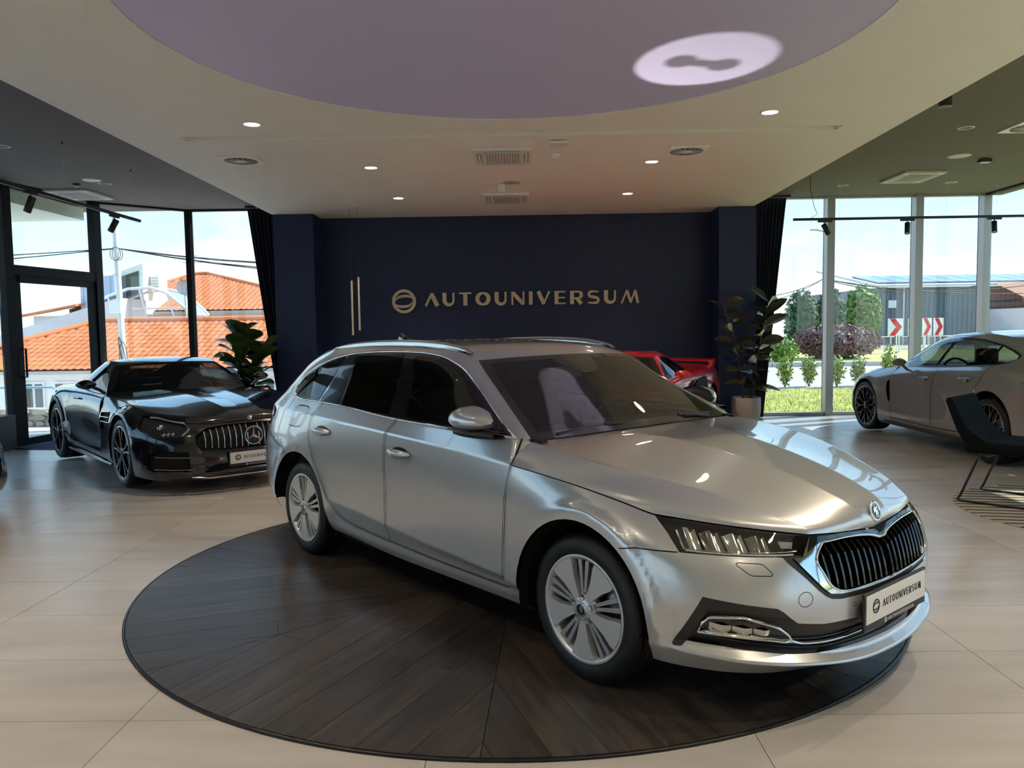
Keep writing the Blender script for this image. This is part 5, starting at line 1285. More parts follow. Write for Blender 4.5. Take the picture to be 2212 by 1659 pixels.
    MB().box(sp['wb'] + .42, -.42, -.86, .86, .14, .30).box(xr + .3, .60, -.52, .52, .15, .52).build('underbody', M_void, root)
    st = sp['cabin']; interior(root, M_cabin, st[0], st[1], st[2], .16, st[3], st[4], st[5], st[6])
    # mirrors
    mx, my, mz, ms = sp['mirror']
    def pod():
        Pm = []
        for i in range(9):
            t = i / 8; y = -my - .20 * ms * t; k = math.sin(PI * (.10 + .80 * t)) if 0 < i < 8 else .18
            Pm.append([(mx - .03 * t + (.075 if math.cos(a) > 0 else .03) * ms * k * math.cos(a), y, mz + .055 * ms * k * math.sin(a)) for a in np.linspace(0, 2 * PI, 15)])
        return MB().grid(Pm).tube([(mx + .04, -my - .06, mz - .02), (mx + .08, -my + .01, mz - .06), (mx + .11, -my + .06, mz - .10)], .018, 8)
    both(root, 'door_mirror', sp.get('mirror_mat', P), pod)
    return root, bF, bS
M_sglass = glass_mat('sports_side_glass', (0.30, 0.33, 0.34), 1.0, 1.52)
M_wsglass = glass_mat('sports_windscreen', (0.42, 0.45, 0.45), 1.0, 1.52)
M_blackpaint = mat('black_paint', (0.0045, 0.005, 0.008), 0.16, metal=0.0, coat=1.0)
M_greypaint = mat('chalk_grey_paint', (0.37, 0.36, 0.34), 0.2, coat=1.0)
M_redpaint = mat('red_paint', (0.50, 0.008, 0.012), 0.22, coat=1.0)

# ---- black coupe
amg_spec = dict(name='sports_coupe', label='glossy black sports coupe with vertical slat grille parked before the left windows', loc=(-3.296, 8.476), rz=-47.778, paint=M_blackpaint,
 front=[
  ((.90,0,.12),(.88,.4,.12),(.80,.65,.125),(.66,.82,.13),(.52,.90,.14),(.37,.94,.15),(0,.95,.16),(-.85,.925,.17)),
  ((.97,0,.19),(.95,.4,.19),(.86,.66,.20),(.71,.83,.21),(.55,.925,.22),(.38,.968,.24),(0,.98,.25),(-.85,.945,.23)),
  ((.95,0,.38),(.93,.4,.38),(.845,.66,.38),(.695,.83,.39),(.545,.92,.40),(.38,.97,.41),(0,.985,.42),(-.85,.935,.42)),
  ((.935,0,.55),(.915,.4,.55),(.82,.64,.55),(.66,.81,.56),(.52,.90,.58),(.37,.955,.60),(0,.98,.64),(-.85,.945,.64)),
  ((.86,0,.668),(.82,.40,.655),(.70,.62,.68),(.53,.74,.715),(.36,.80,.748),(.22,.825,.775),(-.1,.85,.828),(-.85,.875,.868))],
 side=[
  ((-.85,.925,.17),(-1.6,.915,.165),(-2.2,.925,.18),(-2.63,.95,.20),(-3.05,.93,.22),(-3.3,.83,.24),(-3.44,.62,.25),(-3.5,0,.25)),
  ((-.85,.945,.23),(-1.6,.94,.235),(-2.2,.95,.26),(-2.63,.975,.28),(-3.05,.95,.30),(-3.35,.85,.32),(-3.5,.64,.33),(-3.58,0,.33)),
  ((-.85,.935,.42),(-1.6,.935,.44),(-2.2,.965,.46),(-2.63,.995,.48),(-3.05,.97,.50),(-3.38,.87,.50),(-3.54,.66,.50),(-3.62,0,.50)),
  ((-.85,.945,.64),(-1.6,.95,.65),(-2.2,.975,.67),(-2.63,.995,.69),(-3.05,.96,.70),(-3.36,.85,.70),(-3.52,.64,.70),(-3.60,0,.70)),
  ((-.86,.92,.80),(-1.6,.935,.81),(-2.2,.945,.835),(-2.63,.935,.85),(-3.05,.88,.86),(-3.32,.76,.86),(-3.46,.58,.86),(-3.54,0,.86)),
  ((-.95,.84,.868),(-1.6,.86,.885),(-2.1,.83,.902),(-2.5,.77,.915),(-2.9,.71,.91),(-3.2,.60,.90),(-3.33,.46,.895),(-3.40,0,.89)),
  ((-1.28,.705,1.035),(-1.7,.735,1.055),(-2.1,.695,1.055),(-2.45,.62,1.035),(-2.75,.55,1.0),(-2.95,.47,.965),(-3.08,.35,.945),(-3.14,0,.94)),
  ((-1.50,.575,1.175),(-1.75,.585,1.21),(-2.05,.555,1.19),(-2.35,.49,1.14),(-2.6,.42,1.08),(-2.78,.35,1.03),(-2.9,.25,1.0),(-2.96,0,.99))],
 belt=5, wscorner=(-1.04,.80,.868), crown=.045, bow=(.13,.02),
 hood=[(0.0, [(.84,0,.70),(.66,0,.765),(.22,0,.832),(-.35,0,.872),(-.93,0,.888)]),
       (.12, [(.83,.16,.705),(.65,.17,.775),(.21,.20,.846),(-.35,.24,.886),(-.93,.28,.896)]),
       (.24, [(.79,.42,.695),(.62,.42,.745),(.20,.44,.818),(-.35,.50,.868),(-.96,.55,.884)]),
       (.40, [(.63,.64,.725),(.50,.64,.755),(.14,.67,.812),(-.35,.72,.856),(-1.0,.77,.874)])], hcrease=(1,),
 hub=(.345,.35), arch=(.385,.39), wf=(.985,1.0), wb=-2.63, tyre=((.345,.265,.975),(.35,.30,.99)), rim=(.262,.268), style='twin', tail_x=-3.6,
 fcuts=[('headlamp', [(.30,-.835,.735),(.45,-.77,.735),(.72,-.655,.705),(.83,-.585,.615),(.80,-.62,.545),(.68,-.74,.535),(.50,-.87,.565),(.38,-.90,.62)]),
        ('grille', [(.97,.02,.40),(.97,.02,.64),(.90,-.30,.635),(.86,-.44,.615),(.86,-.53,.55),(.88,-.54,.47),(.90,-.50,.41),(.94,-.3,.40)]),
        ('intake', [(.88,-.58,.22),(.86,-.60,.40),(.70,-.82,.42),(.60,-.90,.38),(.60,-.91,.24),(.70,-.84,.21)]),
        ('intake', [(1.0,.02,.20),(.99,.02,.28),(.95,-.40,.27),(.93,-.50,.20)])],
 fside=[('vent', [(-.80,.70),(-.42,.725),(-.39,.66),(-.42,.56),(-.80,.53)])],
 scuts=[('door', [(-.7,.26),(-2.0,.28),(-2.10,.45),(-2.12,.70),(-2.05,.93),(-.7,.93)], None),
        ('trim', [(-1.02,.89),(-1.6,.905),(-2.1,.925),(-2.36,.955),(-2.38,.99),(-2.2,1.10),(-2.02,1.165),(-1.8,1.185),(-1.60,1.165),(-1.3,1.055)], None),
        ('glass', [(-1.08,.905),(-1.6,.918),(-2.08,.938),(-2.12,1.0),(-2.04,1.12),(-1.98,1.152),(-1.8,1.168),(-1.62,1.15),(-1.33,1.05)], ['trim']),
        ('glass3', [(-2.14,.945),(-2.33,.965),(-2.34,.985),(-2.2,1.08),(-2.10,1.12)], ['trim']),
        ('tail', [(-3.2,.80),(-3.7,.82),(-3.7,.74),(-3.3,.74)], ['body'])],
 seams=[[(-.85,.27),(-2.0,.29),(-2.09,.45),(-2.11,.70),(-2.05,.90)]], rglass=(-2.25,-2.8,.36),
 cabin=(-.9,-2.5,.72,.86,-1.35,[(-1.95,-.36),(-1.95,.36)],(-1.5,.36,.80,.175)), mirror=(-1.08,.90,.985,1.0))
amg, amF, amS = sport(amg_spec)
# slats and star of the grille, silver edges, lamps
for k in range(-8, 9):
    y = k * .058
    if abs(y) < .02: continue
    zt = .628 - .05 * (abs(y) / .5) ** 3; zb = .415 + .03 * (abs(y) / .5) ** 4
    pts = []
    for i in range(6):
        z = zb + (zt - zb) * i / 5; h_ = amF.ray_cast(Vector((2, -abs(y), z)), Vector((-1, 0, 0))); pts.append(((h_[0].x if h_[0] else .92) - .004, y, z))
    MB().tube(pts, .0062, 6).build('grille_slat', M_chrome, amg)
_st = empty('grille_star', (.948, 0, .515)); _st.parent = amg
MB().tube([(0, .088 * math.cos(t), .088 * math.sin(t)) for t in np.linspace(0, 2 * PI, 40, endpoint=False)], .0065, 8, closed=True).build('star_ring', M_chrome, _st)
MB().lathe([(0, -.012), (.088, -.012)], n=36, axis='x').build('star_back', M_gloss, _st)
_s = MB()
for k in range(3):
    a = math.radians(90 + 120 * k); c_, s_ = math.cos(a), math.sin(a)
    _s.add([(0, .086 * c_, .086 * s_), (0, -s_ * .016, c_ * .016), (.010, 0, 0), (0, s_ * .016, -c_ * .016)], [(0, 1, 2), (0, 2, 3), (0, 3, 1)])
_s.build('star_arms', M_chrome, _st)
MB().lathe([(0, .004), (.020, .004), (.026, 0)], n=24, axis='x', c=(.868, 0, .685)).build('bonnet_badge', M_chrome, amg)
both(amg, 'intake_blade', M_chrome, lambda: MB().tube([tuple(p) for p in on_shell(amF, c3([(.87, -.60, .35), (.78, -.73, .355), (.66, -.85, .36)]), 'corner', -.006)[0]], .0045, 6))
both(amg, 'intake_blade', M_chrome, lambda: MB().tube([tuple(p) for p in on_shell(amF, c3([(.90, -.56, .235), (.80, -.73, .24), (.66, -.86, .245)]), 'corner', -.002)[0]], .0045, 6))
MB().tube([(.905, -.60, .165), (.955, -.45, .148), (.975, 0, .146), (.955, .45, .148), (.905, .60, .165)], .008, 6).build('lip_chrome', M_chrome, amg)
both(amg, 'vent_fin', M_chrome, lambda: MB().tube([tuple(p) for p in on_shell(amF, [(-.78, .655), (-.42, .668)], 'side', -.004)[0]], .008, 6).tube([tuple(p) for p in on_shell(amF, [(-.78, .605), (-.42, .615)], 'side', -.004)[0]], .008, 6))
both(amg, 'sill_trim', mat('silver_sill', (.5, .52, .55), .2, metal=.9), lambda: MB().grid([[(x, -.925, .165), (x, -.965, .170), (x, -.955, .190)] for x in np.linspace(-.42, -2.2, 9)]))
both(amg, 'arch_trim', M_satin, lambda: MB().ribbon(*on_shell(amS, circle2(-2.63, .35, .41, 20, 100, 14), 'side', .002), .06, .01))
def amg_lamp():
    mb = MB()
    for t in range(3):
        u = .02 + .045 * t; p = on_shell(amF, [(u - .08, .565 + .004 * t)], 'corner', -.014)[0][0]; mb.lathe([(0, .012), (.018, .006), (.022, -.006)], n=14, axis='x', c=tuple(p))
    p = on_shell(amF, [(-.12, .635)], 'corner', -.02)[0][0]; mb.lathe([(0, .020), (.025, .014), (.036, -.004)], n=20, axis='x', c=tuple(p))
    return mb
both(amg, 'lamp_projector', M_refl, amg_lamp)
both(amg, 'daylight_strip', mat('drl_white', (0.55, 0.57, 0.60), 0.3), lambda: MB().tube([tuple(p) for p in on_shell(amF, spline2(c3([(.40, -.80, .725), (.58, -.71, .715), (.73, -.645, .690), (.815, -.59, .615), (.79, -.63, .56)]), 4), 'corner', -.012)[0]], .009, 6))
number_plate(amg, .985, .315, w=.52, h=.11)
both(amg, 'door_handle', M_gloss, lambda: MB().tube([tuple(p) for p in on_shell(amS, [(-1.82, .795), (-1.72, .80), (-1.62, .80)], 'side', .012)[0]], .012, 8))
# the nose of a second black car at the left edge
nb = copy_tree(amg); nb.location = (-5.60, 6.50, 0); nb.rotation_euler = (0, 0, math.radians(92)); nb['label'] = 'black car at the left edge of the picture, only its nose showing'

# ---- grey four-door
por_spec = dict(name='sports_saloon', label='chalk grey four-door sports saloon parked along the right side', loc=(5.929, 11.544), rz=91.259, paint=M_greypaint,
 front=[
  ((.84,0,.13),(.81,.4,.13),(.72,.65,.135),(.58,.80,.14),(.47,.87,.15),(.38,.91,.16),(0,.92,.17),(-.74,.905,.17)),
  ((.91,0,.23),(.88,.4,.23),(.78,.67,.235),(.62,.83,.24),(.49,.90,.25),(.39,.945,.26),(0,.955,.27),(-.74,.935,.25)),
  ((.92,0,.42),(.89,.4,.42),(.79,.67,.42),(.63,.83,.43),(.50,.905,.44),(.40,.948,.45),(0,.965,.47),(-.74,.945,.45)),
  ((.89,0,.58),(.86,.4,.585),(.76,.65,.60),(.60,.80,.62),(.475,.875,.65),(.37,.92,.68),(0,.95,.745),(-.74,.955,.72)),
  ((.83,0,.645),(.79,.4,.66),(.66,.60,.71),(.48,.71,.77),(.32,.765,.81),(.18,.79,.838),(-.15,.825,.890),(-.74,.855,.940))],
 side=[
  ((-.74,.905,.17),(-1.5,.905,.165),(-2.2,.91,.175),(-2.95,.93,.19),(-3.4,.92,.20),(-3.72,.83,.22),(-3.88,.64,.23),(-3.98,0,.23)),
  ((-.74,.935,.25),(-1.5,.935,.25),(-2.2,.94,.26),(-2.95,.955,.28),(-3.4,.945,.30),(-3.76,.86,.32),(-3.94,.66,.33),(-4.05,0,.33)),
  ((-.74,.945,.45),(-1.5,.940,.45),(-2.2,.95,.47),(-2.95,.97,.50),(-3.4,.96,.50),(-3.8,.88,.50),(-4.0,.68,.50),(-4.1,0,.50)),
  ((-.74,.955,.72),(-1.5,.952,.73),(-2.2,.955,.75),(-2.95,.97,.78),(-3.4,.945,.79),(-3.78,.86,.79),(-3.97,.66,.79),(-4.08,0,.79)),
  ((-.75,.935,.845),(-1.5,.945,.875),(-2.2,.945,.915),(-2.95,.945,.955),(-3.4,.905,.965),(-3.74,.81,.965),(-3.92,.61,.965),(-4.03,0,.965)),
  ((-.82,.855,.942),(-1.5,.885,.965),(-2.2,.882,1.005),(-2.9,.86,1.05),(-3.3,.80,1.075),(-3.6,.68,1.07),(-3.8,.5,1.06),(-3.9,0,1.05)),
  ((-1.06,.735,1.13),(-1.6,.79,1.165),(-2.2,.79,1.185),(-2.75,.755,1.185),(-3.1,.685,1.18),(-3.35,.57,1.16),(-3.5,.42,1.15),(-3.6,0,1.14)),
  ((-1.32,.655,1.275),(-1.7,.70,1.33),(-2.2,.692,1.348),(-2.6,.655,1.32),(-2.9,.59,1.275),(-3.1,.50,1.235),(-3.25,.36,1.215),(-3.33,0,1.205)),
  ((-1.40,.605,1.318),(-1.75,.595,1.385),(-2.2,.58,1.398),(-2.6,.545,1.365),(-2.85,.48,1.32),(-3.0,.40,1.285),(-3.12,.28,1.262),(-3.2,0,1.25))],
 belt=5, wscorner=(-.84,.80,.945), crown=.028, bow=(.11,.02),
 hood=[(0.0, [(.80,0,.69),(.58,0,.765),(.18,0,.842),(-.30,0,.912),(-.74,0,.955)]),
       (.20, [(.76,.40,.695),(.54,.40,.765),(.15,.43,.842),(-.30,.47,.912),(-.76,.51,.955)]),
       (.38, [(.60,.62,.745),(.42,.63,.80),(.10,.66,.86),(-.30,.70,.916),(-.79,.76,.952)])],
 hub=(.355,.36), arch=(.395,.425), wf=(.965,.985), wb=-2.95, tyre=((.352,.275,.955),(.357,.315,.975)), rim=(.272,.275), style='mesh', tail_x=-4.1, steer=math.radians(4),
 fcuts=[('headlamp', [(.42,-.84,.74),(.52,-.74,.76),(.66,-.64,.70),(.74,-.62,.62),(.66,-.74,.60),(.52,-.85,.66)]),
        ('intake', [(.93,.02,.24),(.93,.02,.36),(.88,-.5,.36),(.86,-.54,.24)]), ('intake', [(.83,-.60,.24),(.83,-.62,.42),(.64,-.83,.40),(.60,-.86,.26)])],
 fside=[('vent', [(-.655,.74),(-.70,.76),(-.73,.74),(-.735,.52),(-.70,.455),(-.675,.50),(-.65,.62)])],
 scuts=[('door', [(-.6,.25),(-1.78,.24),(-1.75,.33),(-1.765,.69),(-1.84,.90),(-1.85,1.0),(-.6,1.0)], None),
        ('rear_door', [(-1.78,.24),(-2.50,.26),(-2.56,.56),(-2.69,.78),(-2.78,.89),(-2.86,1.08),(-1.85,1.0),(-1.84,.90),(-1.765,.69),(-1.75,.33)], None),
        ('trim', [(-.93,.962),(-1.3,.970),(-1.84,.995),(-2.28,1.018),(-2.86,1.056),(-3.06,1.088),(-3.13,1.13),(-3.10,1.165),(-2.95,1.215),(-2.75,1.27),(-2.42,1.325),(-2.03,1.345),(-1.75,1.325),(-1.40,1.25),(-1.13,1.11)], None),
        ('glass', [(-1.02,.976),(-1.3,.982),(-1.72,1.002),(-1.78,1.15),(-1.90,1.325),(-1.76,1.31),(-1.42,1.236),(-1.17,1.105)], ['trim']),
        ('glass2', [(-1.80,1.008),(-2.28,1.030),(-2.72,1.058),(-2.72,1.262),(-2.42,1.312),(-2.03,1.330),(-1.98,1.328),(-1.86,1.16)], ['trim']),
        ('glass3', [(-2.76,1.062),(-2.88,1.070),(-3.04,1.10),(-3.10,1.13),(-3.07,1.16),(-2.93,1.205),(-2.76,1.252)], ['trim']),
        ('tail', [(-3.42,.90),(-4.2,.93),(-4.2,.88),(-3.6,.87)], ['body'])],
 seams=[[(-1.78,.24),(-1.75,.33),(-1.765,.69),(-1.84,.90),(-1.85,.98)], [(-2.86,1.04),(-2.78,.89),(-2.69,.78),(-2.60,.66)], [(-.74,.255),(-1.78,.245),(-2.48,.265)]], rglass=(-2.75,-3.12,.42),
 cabin=(-.7,-3.0,.74,.95,-1.2,[(-1.75,-.38),(-1.75,.38),(-2.6,-.38),(-2.6,.38)],(-1.35,.38,.90,.18)), mirror=(-1.12,.93,1.02,1.0))
por, poF, poS = sport(por_spec)
both(por, 'window_line', M_gloss, lambda: MB().ribbon(*on_shell(poS, spline2([(-.93,.962),(-1.3,.970),(-1.84,.995),(-2.28,1.018),(-2.86,1.056),(-3.06,1.088)], 3), 'side', .001), .012, .004))
for x0, x1, z in ((-1.50, -1.75, .838), (-2.40, -2.64, .882)):
    both(por, 'door_handle', M_greypaint, lambda: MB().tube([tuple(p) for p in on_shell(poS, [(x0, z), (x0 * .6 + x1 * .4, z + .006), (x1, z + .012)], 'side', .022)[0]], .013, 8))
    both(por, 'handle_shade', mat('handle_dark', (.03, .03, .03), .3), lambda: MB().ribbon(*on_shell(poS, [(x0 * .7 + x1 * .3, z - .012), (x0 * .3 + x1 * .7, z - .006)], 'side', .001), .04, .002))  # flat dark strip, shade behind the handle put into the colour
both(por, 'headlamp_led', M_refl, lambda: MB().tube([tuple(p) for p in on_shell(poF, c3([(.52, -.80, .70), (.60, -.74, .68), (.66, -.70, .655)]), 'corner', -.015)[0]], .02, 8))
both(por, 'sill_trim', M_satin, lambda: MB().grid([[(x, -.905, .150), (x, -.945, .160), (x, -.950, .185)] for x in np.linspace(-.45, -2.5, 9)]))

# ---- red mid-engined car by the navy wall
cor_spec = dict(name='red_sports_car', label='red mid-engined sports car with rear wing parked before the navy wall', loc=(0.674, 9.034), rz=-114.13, paint=M_redpaint,
 front=[
  ((.93,0,.12),(.90,.4,.12),(.79,.68,.125),(.61,.85,.13),(.48,.91,.14),(.37,.94,.15),(0,.94,.15),(-.6,.915,.15)),
  ((1.0,0,.20),(.96,.4,.20),(.84,.70,.21),(.64,.87,.22),(.50,.935,.23),(.38,.96,.24),(0,.965,.25),(-.6,.93,.24)),
  ((.99,0,.38),(.95,.4,.38),(.82,.68,.39),(.63,.85,.40),(.49,.925,.42),(.38,.955,.44),(0,.965,.45),(-.6,.925,.45)),
  ((.93,0,.51),(.89,.4,.53),(.76,.64,.57),(.58,.80,.61),(.46,.88,.64),(.36,.915,.67),(0,.945,.715),(-.6,.935,.65)),
  ((.84,0,.56),(.79,.4,.59),(.62,.58,.66),(.45,.68,.72),(.30,.725,.762),(.18,.745,.785),(-.1,.77,.82),(-.6,.83,.845))],
 side=[
  ((-.6,.915,.15),(-1.2,.905,.145),(-1.9,.915,.15),(-2.72,.94,.17),(-3.1,.94,.19),(-3.38,.89,.21),(-3.52,.70,.22),(-3.6,0,.22)),
  ((-.6,.93,.24),(-1.2,.92,.24),(-1.9,.935,.25),(-2.72,.965,.27),(-3.1,.96,.30),(-3.42,.91,.32),(-3.56,.72,.33),(-3.64,0,.33)),
  ((-.6,.925,.45),(-1.2,.915,.45),(-1.9,.95,.47),(-2.72,.98,.50),(-3.1,.975,.52),(-3.44,.925,.53),(-3.59,.74,.53),(-3.66,0,.53)),
  ((-.6,.935,.65),(-1.2,.915,.66),(-1.9,.955,.68),(-2.72,.982,.72),(-3.1,.97,.74),(-3.43,.915,.75),(-3.57,.73,.75),(-3.64,0,.75)),
  ((-.61,.905,.79),(-1.2,.91,.82),(-1.9,.935,.86),(-2.72,.935,.90),(-3.1,.90,.92),(-3.38,.84,.94),(-3.5,.68,.95),(-3.57,0,.95)),
  ((-.68,.82,.855),(-1.2,.855,.885),(-1.9,.815,.935),(-2.5,.74,.97),(-3.0,.69,.975),(-3.28,.62,.98),(-3.40,.48,.985),(-3.46,0,.985)),
  ((-.86,.70,1.0),(-1.3,.74,1.035),(-1.8,.695,1.04),(-2.3,.58,1.02),(-2.75,.49,1.0),(-3.0,.44,.99),(-3.13,.3,.99),(-3.18,0,.99)),
  ((-1.0,.575,1.155),(-1.35,.575,1.195),(-1.75,.525,1.165),(-2.2,.43,1.095),(-2.6,.37,1.04),(-2.85,.33,1.01),(-2.97,.22,1.0),(-3.01,0,.995))],
 belt=5, wscorner=(-.70,.78,.855), crown=.035, bow=(.16,.025),
 hood=[(0.0, [(.77,0,.60),(.52,0,.68),(.15,0,.752),(-.25,0,.815),(-.58,0,.855)]),
       (.20, [(.73,.38,.62),(.48,.39,.69),(.13,.42,.757),(-.25,.46,.815),(-.60,.50,.855)]),
       (.38, [(.58,.58,.69),(.42,.59,.735),(.09,.62,.79),(-.25,.66,.825),(-.64,.72,.855)])],
 hub=(.335,.345), arch=(.375,.39), wf=(.965,.985), wb=-2.723, tyre=((.335,.245,.955),(.345,.305,.97)), rim=(.255,.265), style='five', tail_x=-3.66,
 fcuts=[('headlamp', [(.38,-.84,.70),(.50,-.74,.72),(.70,-.62,.63),(.78,-.60,.57),(.68,-.72,.57),(.50,-.85,.63)]),
        ('intake', [(1.0,.02,.22),(1.0,.02,.36),(.95,-.45,.36),(.92,-.52,.22)]), ('intake', [(.88,-.58,.22),(.86,-.62,.44),(.64,-.84,.42),(.60,-.88,.26)])],
 scuts=[('door', [(-.5,.25),(-1.55,.26),(-1.60,.5),(-1.55,.72),(-1.62,.93),(-.5,.93)], None),
        ('trim', [(-.80,.895),(-1.25,.915),(-1.76,.955),(-1.80,.98),(-1.66,1.06),(-1.5,1.13),(-1.3,1.158),(-1.14,1.145),(-.95,1.03)], None),
        ('glass', [(-.86,.91),(-1.25,.928),(-1.72,.966),(-1.64,1.045),(-1.48,1.115),(-1.3,1.142),(-1.16,1.128),(-.98,1.02)], ['trim']),
        ('intake', [(-1.56,.80),(-1.75,.845),(-2.10,.855),(-2.17,.82),(-2.20,.70),(-2.08,.56),(-1.90,.50),(-1.72,.60)], ['body', 'door']),
        ('tail', [(-3.50,.80),(-3.8,.80),(-3.8,.70),(-3.5,.70)], ['body'])],
 seams=[[(-.6,.26),(-1.55,.27),(-1.60,.5),(-1.55,.72),(-1.62,.92)]], rglass=(-1.85,-2.7,.36),
 cabin=(-.5,-1.9,.72,.84,-.95,[(-1.45,-.36),(-1.45,.36)],(-1.1,.36,.76,.175)), mirror=(-.80,.89,.96,.95))
cor, coF, coS = sport(cor_spec)
wg = MB(); _P = []
for i in range(21):
    t = -1 + i / 10; y = .88 * t; e = abs(t) ** 3
    _P.append([(-3.30 - .06 * e, y, 1.02 - .03 * e), (-3.36 - .05 * e, y, 1.045 - .02 * e), (-3.56, y, 1.06 - .02 * e), (-3.575, y, 1.05 - .02 * e), (-3.38 - .05 * e, y, 1.02 - .02 * e), (-3.30 - .06 * e, y, 1.02 - .03 * e)])
wg.grid(_P).build('rear_wing', M_redpaint, cor)
both(cor, 'wing_post', M_redpaint, lambda: MB().prism([(-3.32, .93), (-3.36, 1.03), (-3.54, 1.05), (-3.56, .93)], -.86, -.80, 'y'))
both(cor, 'intake_edge', M_chrome, lambda: MB().tube([tuple(p) for p in on_shell(coS, [(-1.60, .79), (-1.76, .835), (-2.09, .845), (-2.155, .81), (-2.185, .70)], 'side', .004)[0]], .009, 6))
both(cor, 'intake_blade', M_gloss, lambda: MB().tube([tuple(p) for p in on_shell(coS, [(-1.62, .77), (-1.85, .72), (-2.0, .60)], 'side', -.02)[0]], .03, 8))
# ================================================================== furniture and plants
M_fabric = mat('dark_green_fabric', (0.0035, 0.006, 0.0065), 0.95, spec=0.15, bump=0.1, bscale=200)
ch = empty('lounge_chair', (3.72, 6.76, FZ + .0085), math.radians(-46), 'black upholstered lounge chair on thin black sled legs beside the striped rug', 'chair')
def runner(y):
    return MB().tube([(.17, y, .43), (.02, y, .045), (0, y, .016), (.03, y, .010), (.62, y, .010), (.655, y, .016), (.65, y, .045), (.55, y, .43)], .010, 8)
for y in (0.0, .62): runner(y).build('leg', M_black, ch)
MB().tube([(.17, 0, .43), (.17, .62, .43)], .010, 8).tube([(.55, 0, .43), (.55, .62, .43)], .010, 8).build('crossbar', M_black, ch)
bevel(MB().box(.05, .70, -.02, .64, .425, .525).build('seat', M_fabric, ch), .035, 3)
bk = MB().prism([(.17, .44), (.06, .48), (-.02, .62), (-.11, .86), (-.10, .885), (-.06, .885), (.06, .64), (.20, .53)], -.01, .63, 'y').build('backrest', M_fabric, ch); bevel(bk, .025, 3)
rg = empty('round_rug', (4.70, 6.33, FZ), 0, 'round beige rug with thin dark stripes under the lounge chair', 'rug')
M_rug = mat('beige_rug', (0.42, 0.37, 0.28), 0.95, noise=0.15, nscale=60, bump=0.3, bscale=250); M_rugd = mat('dark_rug_yarn', (0.06, 0.055, 0.05), 0.95)
MB().cyl(0, 0, 0.0, .007, 1.10, n=80).build('rug_base', M_rug, rg)
s = MB()
for i in range(-10, 11):
    o_ = i * .11; l = math.sqrt(max(0, 1.095 ** 2 - o_ ** 2))
    if l > .1: s.box(-l, l, o_ - .017, o_ + .017, .007, .0085)
s.build('rug_stripe', M_rugd, rg, kind='stuff').rotation_euler = (0, 0, math.radians(-12))
dm = empty('door_mat', (-6.52, 11.15, FZ), math.atan2(1.82, .28), 'flat navy door mat inside the glass door', 'mat')
bevel(MB().box(-.55, .55, -.36, .36, 0, .010).build('mat_edge', M_black, dm), .004); MB().box(-.52, .52, -.33, .33, .010, .013).build('mat_pile', mat('navy_mat', (0.012, 0.022, 0.075), 0.95, noise=.4, nscale=200), dm)

M_leafr = mat('rubber_leaf', (0.050, 0.055, 0.024), 0.28, coat=0.3, noise=0.3, nscale=6)
M_leaff = mat('fiddle_leaf', (0.055, 0.095, 0.018), 0.38, coat=0.2, noise=0.35, nscale=8)
M_leafback = M_leaff
M_stem = mat('brown_stem', (0.10, 0.06, 0.03), 0.7, noise=.3, nscale=30)
M_pot = mat('pale_ceramic', (0.52, 0.47, 0.41), 0.55, noise=.04, nscale=12)
M_soil = mat('soil', (0.03, 0.02, 0.012), 0.95, noise=.4, nscale=60)
def leaf_mesh(L, Wd, fiddle=False, fold=.25, droop=.25):
    """single leaf along +x with a midrib fold"""
    prof = [(0, .02), (.12, .35), (.28, .78), (.45, 1.0), (.62, .98), (.78, .78), (.90, .45), (1.0, .03)] if not fiddle else [(0, .03), (.10, .40), (.22, .62), (.36, .58), (.50, .78), (.66, 1.0), (.82, .95), (.93, .60), (1.0, .06)]
    P = []
    for t, w in prof:
        x = L * t; h = w * Wd / 2; z = -droop * L * t * t
        P.append([(x, -h, z + h * fold), (x, -h * .5, z + h * fold * .35), (x, 0, z), (x, h * .5, z + h * fold * .35), (x, h, z + h * fold)])
    return MB().grid(P).mesh('leaf')
def place_leaf(root, me, p, az, el, roll=0.0, sc=1.0):
    o = link('leaf', me, root); o.location = p
    o.rotation_euler = (Matrix.Rotation(az, 3, 'Z') @ Matrix.Rotation(-el, 3, 'Y') @ Matrix.Rotation(roll, 3, 'X')).to_euler(); o.scale = (sc, sc, sc); return o
def along_path(pts, t):
    d = [0]
    for a, b in zip(pts, pts[1:]): d.append(d[-1] + (Vector(b) - Vector(a)).length)
    s = t * d[-1]
    for i in range(len(pts) - 1):
        if s <= d[i + 1] or i == len(pts) - 2:
            k = (s - d[i]) / (d[i + 1] - d[i]); return Vector(pts[i]).lerp(Vector(pts[i + 1]), k)
def pot(root, r, h):
    MB().lathe([(0, 0), (r * .80, 0), (r * .84, .01), (r, h * .55), (r * .99, h - .01), (r * .96, h), (r * .90, h - .005), (r * .88, h - .05)], n=40).build('pot', M_pot, root)
    MB().lathe([(0, h - .035), (r * .89, h - .035)], n=32).build('soil', M_soil, root)
rp = empty('rubber_plant', (3.40, 12.02, FZ), 0, 'tall two-stemmed rubber plant in a pale pot before the right blue pillar', 'plant')
pot(rp, .215, .46)
_lm = [leaf_mesh(.38, .19), leaf_mesh(.33, .17, droop=.1), leaf_mesh(.28, .14, droop=.35)]
for m_ in _lm: m_.materials.append(M_leafr)
rng = random.Random(7)
